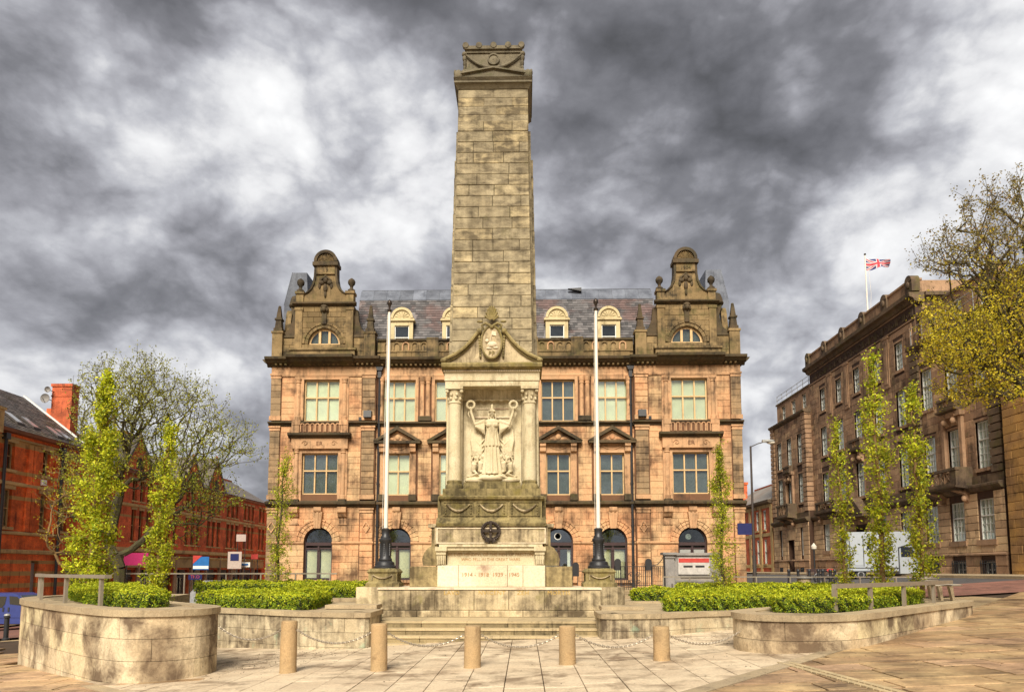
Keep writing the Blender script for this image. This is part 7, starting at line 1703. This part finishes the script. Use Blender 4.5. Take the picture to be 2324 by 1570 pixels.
sign('shop_sign', 'faded pink sign board high on the left street wall', (px_at(545, 70), 70, pz_at(1228, 70)), .95, .7, M['s_pale'])
sign('shop_sign', 'small red sign above the far left shops', (px_at(577, 72), 72, pz_at(1268, 72)), .7, .5, M['s_red'])

# ================================================================== FORECOURT OF THE SANDSTONE BUILDING
def xz(px, py, y): return atY(px, py, y)
RW = Bld('iron_railing', 'black iron railings with scrolled gate in front of the sandstone building', 'railing', (px_at(1440, 43), 43, .5))
ox = px_at(1440, 43); xa, xb = px_at(1395, 43) - ox, px_at(1508, 43) - ox; zt = xz(1440, 1284, 43)[1]
RW.part('top_rail', MB().box(xa, xb, -.02, .02, zt - .04, zt), M['iron']); RW.part('bottom_rail', MB().box(xa, xb, -.02, .02, .75, .79), M['iron'])
n = 26
for k in range(n + 1): x = xa + (xb - xa) * k / n; RW.part('bar', MB().tube([(x, 0, .5), (x, 0, zt - .02)], .016, 5), M['iron'])
for px in (1402, 1472): 
    x = px_at(px, 43) - ox; RW.part('arched_panel', MB().arch(x, zt + .25, 0, .2, -.03, .03, 0, 180, 10).box(x - .2, x + .2, -.03, .03, zt - .25, zt + .25).box(x - .22, x - .16, -.03, .03, .5, zt).box(x + .16, x + .22, -.03, .03, .5, zt), M['iron'])
for q in (-1, 1):
    for zc in (.95, 1.4): RW.part('scroll', MB().tube([(q * (.2 + .16 * math.cos(t) * (1 - t / 10)), 0, zc + .16 * math.sin(t) * (1 - t / 10)) for t in [k * .55 for k in range(14)]], .02, 5), M['iron'])
x = xb; RW.part('end_post', MB().tube([(x, 0, .5), (x, 0, xz(1508, 1262, 43)[1])], .05, 8).ball((x, 0, xz(1508, 1260, 43)[1]), .09).tube([(x - .9, 0, zt), (x - .4, 0, zt + .1), (x - .1, 0, zt + .45)], .025, 5), M['iron'])
SR = Bld('iron_railing', 'short black iron railing between the pillar base and the right flagpole pedestal', 'railing', (px_at(1312, 43), 43, .5))
for k in range(7): SR.part('bar', MB().tube([(-.6 + k * .28, 0, .5), (-.6 + k * .28, 0, xz(1312, 1296, 43)[1])], .018, 5), M['iron'])
SR.part('arched_panel', MB().arch(-.15, 1.95, 0, .2, -.03, .03, 0, 180, 10).box(-.35, .05, -.03, .03, 1.3, 1.95), M['iron']); SR.part('top_rail', MB().box(-.6, 1.1, -.02, .02, 1.6, 1.64), M['iron'])
# grey stone post-box wall with red and white notice
y = 44.0; x0, z0 = xz(1512, 1330, y); x1 = xz(1640, 1330, y)[0]; zt = xz(1570, 1253, y)[1]
GW = Bld('grey_stone_wall', 'grey stone wall with a red and white notice board under the clock window', 'wall', ((x0 + x1) / 2, y, .4)); h = (x1 - x0) / 2
GW.part('wall_body', MB().box(-h + .35, h, .0, .5, .4, zt - .18), M['greystone'])
GW.part('end_pier', MB().box(-h - .05, -h + .5, -.12, .6, .4, zt - .15).box(-h - .2, -h + .65, -.25, .7, zt - .15, zt).box(-h - .12, -h + .57, -.18, .65, zt - .35, zt - .28), M['greystone'])
GW.part('wall_coping', MB().box(-h + .65, h, -.12, .55, zt - .18, zt - .02), M['greystone'])
GW.part('recess_frame', MB().box(-h + .9, 1.1, -.06, 0, zt - 1.55, zt - 1.45).box(-h + .9, 1.1, -.06, 0, zt - .4, zt - .32), M['greystone'])
nb = GW.part('notice_board', MB().box(-h + .75, .95, -.09, -.03, zt - 1.35, zt - .32), M['s_grey']); GW.part('red_header', MB().box(-h + .78, .92, -.1, -.089, zt - .62, zt - .36), M['s_red'], nb)
for q in (-h + 1.35, .35): GW.part('letter_slot', MB().box(q - .28, q + .28, -.105, -.09, zt - .92, zt - .8), M['iron'], nb)
GW.part('low_rail', MB().box(-h + .5, h, -.3, -.24, xz(1570, 1312, y)[1] - .05, xz(1570, 1312, y)[1]), M['steel']); GW.part('low_step', MB().box(-h + .3, h, -.5, -.1, .4, .85), M['greystone'])

# ================================================================== STREET FURNITURE
x, z = xz(1713, 1310, 45); SL = Bld('street_lamp', 'tall dark street lamp with one arm between the sandstone and the brown building', 'street lamp', (x, 45, gz(x)))
zt = xz(1708, 1012, 45)[1]
SL.part('column', MB().tube([(0, 0, gz(x)), (0, 0, 2.6)], .13, 12).tube([(0, 0, 2.6), (0, 0, zt)], [.085, .06], 10), M['lampgrey']); SL.part('arm', MB().tube([(0, 0, zt - .05), (.45, -.05, zt + .15), (.95, -.1, zt + .28)], .035, 6), M['lampgrey'])
SL.part('lamp_head', MB().ball((1.15, -.1, zt + .3), (.38, .17, .12), 14, 8).box(.72, 1.0, -.2, 0, zt + .22, zt + .38), M['lamphead'], smooth=True); SL.part('lamp_bowl', MB().ball((1.28, -.1, zt + .2), (.27, .13, .1), 12, 6), M['lampglass'], smooth=True)
SL.part('blue_plate', MB().box(-1.0, -.1, -.05, .02, xz(1690, 1213, 45)[1], xz(1690, 1187, 45)[1]), M['s_navy'])
wire = MB().tube([(px_at(1683, 47.9), 47.9, xz(1683, 1145 - 0, 47.9)[1]), (px_at(1700, 46), 46, xz(1700, 1147, 46)[1]), (x, 45, xz(1712, 1149, 45)[1])], .015, 4)
wo = new_obj('cable', MB().add(wire.v, wire.f).mesh('cable'), None, M['iron']); tag(wo, 'thin cable from the sandstone wall to the street lamp', 'cable')
def iron_bollard(x, y, h, label, band=True, g=None):
    z = gz(x) if g is None else g; b = Bld('bollard', label, 'bollard', (x, y, z), 0, 'black iron bollards')
    b.part('post', MB().lathe(0, 0, [(.13, z), (.13, z + .06), (.085, z + .1), (.085, z + h - .18), (.11, z + h - .16), (.11, z + h - .12), (.08, z + h - .1)], 12), M['iron'], smooth=True)
    b.part('cap', MB().lathe(0, 0, [(.08, z + h - .1), (.11, z + h - .07), (.09, z + h - .02), (.03, z + h)], 12), M['lamphead'] if band else M['iron'], smooth=True)
iron_bollard(-19.66, 26.75, 1.0, 'black iron bollard in front of the blue van at the left edge')
bl = [(1790, 44, 'first small black bollard right of the street lamp'), (1811, 44, 'second black bollard right of the street lamp, by the doorway'), (1836, 44, 'black bollard behind the round stone bin'), (1857, 43, 'black bollard just right of the round stone bin'), (1867, 40, 'near black bollard right of the round stone bin, standing forward'), (1884, 42, 'black bollard in front of the parked motorcycle'), (1894, 41, 'rightmost black bollard of the row, by the leftmost right-hand tree')]
for px, yy, lb in bl: iron_bollard(px_at(px, yy), yy, 1.05, lb, False, g=.68 + .0 * yy)
x = px_at(1824, 38); LBn = Bld('litter_bin', 'round stone litter bin with a wide lid beyond the right railing', 'litter bin', (x, 38, .6)); LBn.part('body', MB().lathe(0, 0, [(.3, .6), (.33, 1.2), (.33, 1.24)], 16), M['cope'], smooth=True); LBn.part('lid', MB().lathe(0, 0, [(.36, 1.24), (.44, 1.27), (.42, 1.33), (.1, 1.36)], 16), M['lamphead'], smooth=True)
x = px_at(1849, 55); PL = Bld('lamp_post', 'short black lamp post with a globe before the brown building doorway', 'lamp post', (x, 55, .9)); PL.part('post', MB().tube([(0, 0, .9), (0, 0, 3.2)], .06, 8), M['iron']); PL.part('lantern', MB().lathe(0, 0, [(.07, 3.2), (.2, 3.3), (.22, 3.5), (.1, 3.65), (.03, 3.75)], 10), M['lampglass'], smooth=True)
# motorcycle
x = px_at(1880, 46); MC = Bld('motorcycle', 'dark parked motorcycle beyond the row of black bollards', 'motorcycle', (x, 46, .85)); g = .85
for q in (-.65, .65):
    MC.part('wheel', MB().tube([(q + .29 * math.cos(a), 0, g + .31 + .29 * math.sin(a)) for a in [2 * math.pi * k / 16 for k in range(17)]], .055, 6), M['iron'])
MC.part('frame', MB().tube([(-.65, 0, g + .31), (-.1, 0, g + .35), (.35, 0, g + .85), (.65, 0, g + .31)], .04, 6).ball((0, 0, g + .42), (.22, .15, .18)), M['lampgrey'], smooth=True)
MC.part('tank', MB().ball((.12, 0, g + .78), (.28, .15, .14)), M['s_red'], smooth=True); MC.part('seat', MB().ball((-.35, 0, g + .76), (.35, .13, .08)), M['iron'], smooth=True); MC.part('handlebar', MB().tube([(.3, -.32, g + 1.02), (.4, 0, g + .95), (.3, .32, g + 1.02)], .02, 5), M['iron'])
# slatted benches by the wall
x = px_at(1862, 50); PB = Bld('park_bench', 'dark slatted bench against the brown building behind the motorcycle', 'bench', (x, 50, .9))
for k in range(4): PB.part('slat', MB().box(-.9, .9, .02 * k + .2, .02 * k + .24, 1.4 + .1 * k, 1.47 + .1 * k), M['dframe']); PB.part('slat', MB().box(-.9, .9, -.25 + .11 * k, -.16 + .11 * k, 1.3, 1.34), M['dframe'])
for q in (-.8, .8): PB.part('leg', MB().box(q - .04, q + .04, -.25, .22, .9, 1.3), M['iron'])

# ================================================================== VEHICLES
M['van_white'] = plain('white_van_paint', (.36, .39, .42), .25, noise=.04); M['van_blue'] = plain('blue_van_paint', (.04, .055, .19), .3, noise=.08); M['van_silver'] = plain('silver_car_paint', (.5, .52, .54), .25, .3); M['tyre'] = plain('tyre_rubber', (.02, .02, .02), .8); M['rim'] = plain('wheel_rim', (.35, .35, .36), .35, .5); M['trim_dark'] = plain('dark_plastic_trim', (.03, .03, .035), .5); M['lampc'] = plain('clear_headlamp', (.6, .62, .64), .1)
def rounded(prof, y0, y1, r=.06):
    mb = MB(); cx = sum(p[0] for p in prof) / len(prof); cz = sum(p[1] for p in prof) / len(prof)
    def sc(f): return [(cx + (x - cx) * f, cz + (z - cz) * f) for x, z in prof]
    rings = [(y0, .96), (y0 + r * .4, .985), (y0 + r, 1), (y1 - r, 1), (y1 - r * .4, .985), (y1, .96)]; n = len(prof); v = []
    for y, f in rings: v += [(x, y, z) for x, z in sc(f)]
    f = [tuple(range(n)), tuple(range(6 * n - 1, 5 * n - 1, -1))]
    for j in range(5):
        for i in range(n): f.append((j * n + i, (j + 1) * n + i, (j + 1) * n + (i + 1) % n, j * n + (i + 1) % n))
    return mb.add(v, f)
def wheel(b, x, y, z, r, side):
    w = b.part('wheel', MB().lathe(x, 0, [(r * .6, y - .1), (r * .95, y - .1), (r, y - .05), (r, y + .05), (r * .95, y + .1), (r * .6, y + .1)], 20, 'y', z + r), M['tyre'], smooth=True)
    b.part('rim', MB().lathe(x, 0, [(.05, y + side * .09), (r * .55, y + side * .105), (r * .62, y + side * .09), (r * .62, y)], 16, 'y', z + r), M['rim'], w, smooth=True)
# white box van (horse-box style), local x forward = to the right, seen from its right flank
vx, vz = xz(1930, 1310, 47); g = 1.02
WV = Bld('white_box_van', 'white box van with an over-cab body parked behind the right-hand trees', 'van', (px_at(1984, 47), 47, g), R(-14), None)
WV.part('box_body', rounded([(-1.78, g + .55), (1.25, g + .55), (1.25, g + 2.1), (1.95, g + 2.35), (2.0, g + 2.95), (1.8, g + 3.12), (-1.75, g + 3.12), (-1.83, g + 3.0)], -1.1, 1.1, .07), M['van_white'], fix=True)
cab = [(1.27, g + .4), (3.2, g + .4), (3.3, g + .85), (3.15, g + 1.25), (2.5, g + 1.5), (2.0, g + 2.25), (1.27, g + 2.3)]
WV.part('cab', rounded(cab, -.98, .98, .1), M['van_white'], fix=True)
WV.part('windscreen', MB().prism([(2.56, g + 1.5), (2.06, g + 2.2), (2.075, g + 2.21), (2.585, g + 1.51)], -.85, .85), M['glassc'])
for y0 in (-1.0, .985): WV.part('side_window', MB().prism([(1.4, g + 1.5), (2.35, g + 1.5), (1.98, g + 2.12), (1.4, g + 2.15)], y0, y0 + .015), M['glassc'])
WV.part('bumper', MB().box(2.95, 3.36, -.95, .95, g + .28, g + .72), M['trim_dark']); WV.part('grille', MB().box(3.2, 3.31, -.45, .45, g + .8, g + 1.0), M['trim_dark'])
for s in (-1, 1): WV.part('headlamp', MB().ball((3.12, s * .72, g + 1.02), (.18, .2, .14)), M['lampc'], smooth=True)
WV.part('wing_mirror', MB().box(2.25, 2.35, -1.25, -1.02, g + 1.55, g + 1.9), M['trim_dark']); WV.part('skirt_rail', MB().box(-1.78, 1.25, -1.13, -1.1, g + .78, g + .82), M['trim_dark'])
for x_ in (-.6, .35): WV.part('small_window', MB().box(x_, x_ + .22, -1.12, -1.1, g + 2.0, g + 2.35), M['glassc'])
WV.part('side_door', MB().box(-1.6, -.85, -1.125, -1.1, g + .95, g + 2.85), M['van_white']); WV.part('panel_seam', MB().box(1.2, 1.26, -1.11, -1.09, g + .6, g + 2.1).box(-1.66, -1.62, -1.12, -1.1, g + .9, g + 2.9).box(-.84, -.8, -1.12, -1.1, g + .9, g + 2.9), M['trim_dark'])
for x_ in (-1.0, 2.45):
    for s in (-1, 1): wheel(WV, x_, s * .88, g, .36, s)
# blue people carrier at the left edge
bx = -27.6; g = gz(bx) + .01
BV = Bld('blue_van', 'blue people-carrier van parked at the left edge behind the black bollard', 'van', (bx, 37.6, g), R(4))
bp_ = [(-2.3, g + .35), (2.45, g + .35), (2.5, g + .8), (2.3, g + 1.1), (1.7, g + 1.25), (1.05, g + 1.85), (.7, g + 1.97), (-2.1, g + 1.95), (-2.3, g + 1.3)]
BV.part('body', rounded(bp_, -.95, .95, .1), M['van_blue'], fix=True)
for y0 in (-.965, .95):
    BV.part('side_window', MB().prism([(-2.0, g + 1.22), (.28, g + 1.22), (.42, g + 1.4), (.48, g + 1.8), (-1.95, g + 1.8)], y0, y0 + .015), M['glassc'])
    BV.part('side_window', MB().prism([(.66, g + 1.4), (1.5, g + 1.3), (1.02, g + 1.78), (.62, g + 1.82)], y0, y0 + .015), M['glassc'])
BV.part('windscreen', MB().prism([(1.7, g + 1.27), (1.08, g + 1.83), (1.1, g + 1.85), (1.73, g + 1.29)], -.8, .8), M['glassc']); BV.part('bumper', MB().box(2.2, 2.56, -.92, .92, g + .3, g + .6).box(-2.38, -2.2, -.92, .92, g + .3, g + .6), M['trim_dark'])
BV.part('side_moulding', MB().box(-2.2, 2.2, -.975, -.95, g + .7, g + .78), M['van_blue'])
for x_ in (.35, .62): BV.part('door_handle', MB().box(x_ - .04, x_ + .04, -.98, -.955, g + 1.02, g + 1.24), M['trim_dark'])
for x_ in (-1.4, 1.6):
    for s in (-1, 1): wheel(BV, x_, s * .84, g, .33, s)
# silver car behind the left hedges
sx = px_at(526, 33); g = -.35
SV = Bld('silver_car', 'silver car whose roof shows above the rear left hedge', 'car', (sx, 33.5, g))
SV.part('body', rounded([(-1.9, g + .3), (2.0, g + .3), (2.05, g + .75), (1.3, g + .95), (.7, g + 1.5), (-1.2, g + 1.55), (-1.8, g + 1.0)], -.85, .85, .1), M['van_silver'], fix=True)
SV.part('side_window', MB().prism([(-1.3, g + 1.0), (.95, g + 1.0), (.6, g + 1.42), (-1.1, g + 1.45)], -.865, -.85), M['glassc'])
for x_ in (-1.2, 1.3):
    for s in (-1, 1): wheel(SV, x_, s * .78, g, .3, s)
# ================================================================== TREES
def grow(root_pts, attract, seed, bias=1.0, hop=.35, path_cost=.25, twist=.05, maxstep=.5, tipx=.22):
    """connect each attraction point to the nearest point of the growing tree; returns nodes, parents"""
    rg = np.random.default_rng(seed); nodes = [np.array(p, float) for p in root_pts]; par = [i - 1 for i in range(len(nodes))]
    plen = [0.0]
    for i in range(1, len(nodes)): plen.append(plen[-1] + np.linalg.norm(nodes[i] - nodes[i - 1]))
    att = np.asarray(attract); base = nodes[0]; order = np.argsort(np.linalg.norm(att - np.array(root_pts[-1]), axis=1))
    arr = np.array(nodes); pl = np.array(plen); tips = []
    for k in order:
        p = att[k]; d = p - arr; dist = np.linalg.norm(d, axis=1)
        cost = dist + path_cost * pl + bias * np.maximum(0, -d[:, 2] + .3 * dist) * .6
        j = int(np.argmin(cost)); L_ = dist[j]
        if L_ < .05: continue
        n = max(1, int(L_ / maxstep)) + 1; a = arr[j]; newp = []; jj = j
        side_ = rg.normal(size=3) * L_ * twist; sag = np.array([0, 0, -L_ * .10])
        for q in range(1, n + 1):
            t = q / n; pos = a + (p - a) * t + (side_ + sag) * math.sin(math.pi * t)
            nodes.append(pos); par.append(jj); jj = len(nodes) - 1; newp.append(pos); plen.append(plen[par[-1]] + L_ / n)
        u = (p - a) / L_; u[2] += .5 + .3 * bias; u /= np.linalg.norm(u); ext = p + u * tipx * rg.uniform(.5, 1.3) + rg.normal(size=3) * .03
        nodes.append(ext); par.append(jj); jj = len(nodes) - 1; newp.append(ext); plen.append(plen[par[-1]] + tipx)
        arr = np.vstack([arr] + newp); pl = np.array(plen); tips.append(jj)
    return nodes, par, tips
def tree_mesh(nodes, par, tips, r_tip, r_base, expo=2.2, sides=(7, 4), off=(0, 0, 0), split=.02):
    n = len(nodes); w = np.zeros(n); 
    for t in tips: w[t] += 1
    for i in range(n - 1, 0, -1): w[par[i]] += w[i]
    w = np.maximum(w, 1); r = r_tip * w ** (1 / expo); r *= min(1.0, r_base / r[0]) if r[0] > r_base else 1
    sc_ = r_base / r[0]; r = r_tip + (r - r_tip) * ((r_base - r_tip) / max(1e-6, r[0] - r_tip))
    big, thin = MB(), MB()
    for i in range(1, n):
        a, b = nodes[par[i]] - off, nodes[i] - off; ra, rb = min(r[par[i]], r[i] * 1.25), r[i]
        if par[i] == i - 1 and w[par[i]] == w[i]: ra = r[par[i]]
        m_ = big if rb > split else thin
        m_.tube([a, b], [ra, rb], sides[0] if rb > split else sides[1], cap=False)
    return big, thin, r
def make_tree(label, base, trunk, attract, seed, leafmat, nleaf, lsize, spread, r_base, r_tip=.006, bark=None, twig=None, name='tree', cat='tree', group=None, mats2=None, hmix=None, **kw):
    nodes, par, tips = grow(trunk, attract, seed, **kw)
    root = thing(name, label, cat, base, 0, group); off = np.array(base)
    big, thin, r = tree_mesh(nodes, par, tips, r_tip, r_base, off=off)
    if big.v: new_obj('trunk', big.mesh('trunk', 0, True), root, bark or M['bark'])
    if thin.v: new_obj('twigs', thin.mesh('twigs', 0, True), root, twig or M['twig'])
    rg = np.random.default_rng(seed + 100); T = np.array(nodes)[len(trunk):]; rr_ = r[len(trunk):]
    c = T[rr_ < max(.02, r_tip * 4)]
    if len(c) == 0: c = T
    idx = rg.integers(0, len(c), nleaf); pts = c[idx] + rg.normal(0, 1, (nleaf, 3)) * np.array(spread)
    pts -= off
    sel = np.zeros(nleaf, bool)
    if mats2:
        f = mats2[1](pts + off, rg); sel = f
    if (~sel).any():
        o = new_obj('crown', mesh_quads('crown', leaf_quads(pts[~sel], lsize, seed), leafmat), root); o['kind'] = 'stuff'
    if sel.any():
        o = new_obj('crown', mesh_quads('crown', leaf_quads(pts[sel], lsize, seed + 1), mats2[0]), root); o['kind'] = 'stuff'
    return root
def column_tree(label, px, y, zb, ztop, widths, n_att, nleaf, lsize, seed, leafmat, clear=.0, bark=None, m2=None, r_base=.07, spread=.07, lean=0.0):
    """upright narrow tree: widths = [(height fraction, left m, right m)]"""
    x = atY(px, 1290, y)[0]; rg = np.random.default_rng(seed); H = ztop - zb
    def env(f):
        e = env_(f); k = .80 if px < 1200 else .60; return e[0] * k, e[1] * k
    def env_(f):
        for (a, l0, r0), (b, l1, r1) in zip(widths, widths[1:]):
            if f <= b: t = (f - a) / (b - a); return l0 + (l1 - l0) * t, r0 + (r1 - r0) * t
        return widths[-1][1:]
    att = []
    while len(att) < n_att:
        f = rg.uniform(clear, 1.0); l, r = env(f); u = rg.uniform(-1, 1); off = (l if u < 0 else r) * u
        lump = .5 + .5 * math.sin(f * 23 + seed) * math.sin(u * 4 + f * 9 + seed)
        if rg.uniform() < .03 + .97 * lump ** 1.8: att.append((x + off + lean * f, y + rg.uniform(-1, 1) * (l + r) / 2, zb + f * H))
    trunk = [(x + lean * t * .5 + .04 * math.sin(t * 9 + seed), y, zb + t * H * .8) for t in [k / 14 for k in range(15)]]
    return make_tree(label, (x, y, zb), trunk, att, seed, leafmat, nleaf, lsize, (spread, spread, spread * 1.2), r_base, .004, bark or M['bark_brown'], M['bark_brown'], 'young_tree', 'tree', 'young upright trees around the square', mats2=m2, bias=3.0, path_cost=.10, maxstep=.35, twist=.04)
def frac(p): return (M['leaf_green'], lambda q, rg: rg.uniform(size=len(q)) < p)
zf = lambda py, y: atY(1162, py, y)[1]
yL = 25.0
column_tree('tallest bright-leaved columnar young tree, leftmost behind the tall planter wall', 200, yL, .3, zf(838, yL), [(0, .2, .35), (.12, .75, .75), (.4, .85, .72), (.62, .75, .62), (.72, .35, .5), (.85, .28, .35), (1, .05, .08)], 357, 13175, 0.106, 11, M['leaf_lime'], clear=.06, m2=frac(.3), r_base=.10, spread=.085, lean=.35)
column_tree('shorter bright-leaved columnar tree right of the spreading tree trunk', 355, 26.0, .35, zf(965, 26), [(0, .3, .3), (.15, .45, .4), (.5, .42, .5), (.7, .35, .55), (.82, .2, .25), (1, .1, .3)], 195, 6800, 0.1, 12, M['leaf_lime'], clear=.06, m2=frac(.3), r_base=.07, spread=.08, lean=.25)
column_tree('slim columnar tree in front of the left corner of the sandstone building', 629, 28.5, .5, zf(1032, 28.5), [(0, .2, .5), (.1, .35, .55), (.35, .5, .35), (.6, .5, .55), (.8, .3, .5), (1, .08, .25)], 170, 4200, .075, 13, M['leaf_green'], clear=.03, m2=(M['leaf_lime'], lambda q, rg: rg.uniform(size=len(q)) < .35), r_base=.06, spread=.07, bark=M['bark'], lean=.2)
column_tree('columnar tree with fine twigs before the clock window of the sandstone building', 1640, 29.0, .5, zf(1010, 29), [(0, .2, .2), (.12, .6, .75), (.35, .62, .72), (.55, .6, .5), (.72, .5, .55), (.8, .25, .2), (1, .05, .05)], 260, 7500, .075, 14, M['leaf_green'], clear=.04, m2=(M['leaf_lime'], lambda q, rg: rg.uniform(size=len(q)) < .4), r_base=.07, spread=.07, bark=M['bark'])
yR = 27.0
column_tree('leftmost of the three bright columnar trees before the brown building', 1918, 28.5, .6, zf(960, 28.5), [(0, .25, .25), (.1, .55, .45), (.3, .5, .5), (.55, .6, .65), (.75, .5, .6), (.85, .35, .3), (1, .1, .1)], 192, 3440, 0.1, 15, M['leaf_lime'], clear=.05, m2=frac(.4), r_base=.07, spread=.08, lean=-.15)
column_tree('middle and tallest of the three bright columnar trees, bare brown trunk before the white van', 2005, 24.5, .65, zf(812, 24.5), [(0, .35, .3), (.08, .6, .45), (.2, .6, .35), (.4, .6, .75), (.6, .5, .75), (.75, .6, .6), (.85, .35, .35), (1, .1, .3)], 257, 5148, 0.106, 16, M['leaf_lime'], clear=.05, m2=frac(.4), r_base=.09, spread=.085, lean=-.1)
column_tree('rightmost of the three bright columnar trees before the brown building', 2094, 26.0, .7, zf(885, 26), [(0, .35, .3), (.1, .6, .7), (.3, .65, .7), (.5, .6, .55), (.7, .55, .5), (.85, .5, .45), (1, .2, .35)], 225, 4200, 0.106, 17, M['leaf_lime'], clear=.05, m2=frac(.42), r_base=.08, spread=.085, lean=-.1)
# the big spreading tree on the left
yT = 30.0
def W3(px, py, y): x, z = atY(px, py, y); return (x, y, z)
rg = np.random.default_rng(5)
base = W3(272, 1322, yT); base = (base[0], yT, .2)
trunk = [base, W3(272, 1290, yT), W3(262, 1262, yT)]
limbs_pts = []
att = []
def blob(px, py, rx, ry, n, dy=2.6):
    for _ in range(n):
        while True:
            u, v, w = rg.uniform(-1, 1, 3)
            if u * u + v * v + w * w < 1: break
        att.append(W3(px + rx * u, py + ry * v, yT + dy * w))
for a in ((250, 1240), (258, 1180), (272, 1120), (285, 1060)): att.append(W3(*a, yT))
for a in ((300, 1245), (335, 1215), (370, 1180), (410, 1130), (440, 1090)): att.append(W3(*a, yT + .3))
blob(250, 920, 95, 110, 330); blob(330, 900, 80, 110, 230); blob(430, 930, 90, 75, 190); blob(500, 1010, 100, 65, 170); blob(400, 1060, 90, 70, 150); blob(300, 1030, 90, 80, 130); blob(200, 1050, 60, 90, 90); blob(470, 1120, 90, 45, 90); blob(150, 1100, 50, 90, 50); blob(420, 1180, 60, 50, 40)
make_tree('large spreading tree with mossy forked trunk and sparse leaves on the left', base, trunk, att, 21, M['leaf_olive'], 22000, .085, (.09, .09, .09), .24, .006, M['bark'], M['twig'], 'spreading_tree', 'tree', None, mats2=(M['leaf_green'], lambda q, r_: (q[:, 2] < 7.5) & (r_.uniform(size=len(q)) < .45)), bias=.6, path_cost=.28, maxstep=.6, twist=.035, tipx=.4)
# bare bronze shrub by the left building
att = []; rg = np.random.default_rng(9); yT = 26.5
blob(130, 1150, 55, 130, 90, 1.0)
b0 = W3(160, 1320, yT); make_tree('bare orange-twigged shrub left of the tallest columnar tree', (b0[0], yT, .1), [(b0[0], yT, .1), W3(158, 1290, yT)], att, 22, M['leaf_yellow'], 500, .06, (.05, .05, .05), .05, .006, M['bark_brown'], M['bark_brown'], 'shrub', 'shrub', None, bias=.8, path_cost=.2)
# yellow-leaved tree reaching in from the right
yT = 17.5; att = []; rg = np.random.default_rng(33)
tr = [(14.9, 18.2, .6), (14.8, 18.1, 2.5), (14.7, 18.0, 4.0), (14.5, 17.9, 5.2)]
blob(2290, 560, 90, 120, 190, 2.2); blob(2200, 590, 60, 70, 70, 1.6); blob(2130, 590, 45, 35, 30, 1.0); blob(2150, 540, 20, 30, 14, .6); blob(2200, 490, 14, 45, 18, .6); blob(2250, 450, 14, 35, 16, .6); blob(2310, 430, 16, 40, 18, .8)
n_dark = len(att)
blob(2230, 770, 130, 75, 260, 2.2); blob(2300, 700, 90, 100, 170, 2.4); blob(2180, 800, 90, 60, 190, 1.8); blob(2290, 860, 90, 60, 150, 2.0); blob(2140, 720, 50, 50, 60, 1.2); blob(2200, 890, 70, 30, 60, 1.4); blob(2420, 650, 110, 220, 160, 2.5)
make_tree('yellow-leaved tree reaching in over the right edge, branches before the brown building', (14.9, 18.2, .6), tr, att, 34, M['leaf_yellow'], 27000, .062, (.07, .07, .07), .22, .005, M['bark'], M['twig'], 'yellow_tree', 'tree', None,
          mats2=(M['leaf_dark'], lambda q, r_: (q[:, 2] > 8.9 + r_.normal(0, .5, len(q))) | (r_.uniform(size=len(q)) < .12)), bias=.35, path_cost=.22, maxstep=.5, twist=.03, tipx=.35)
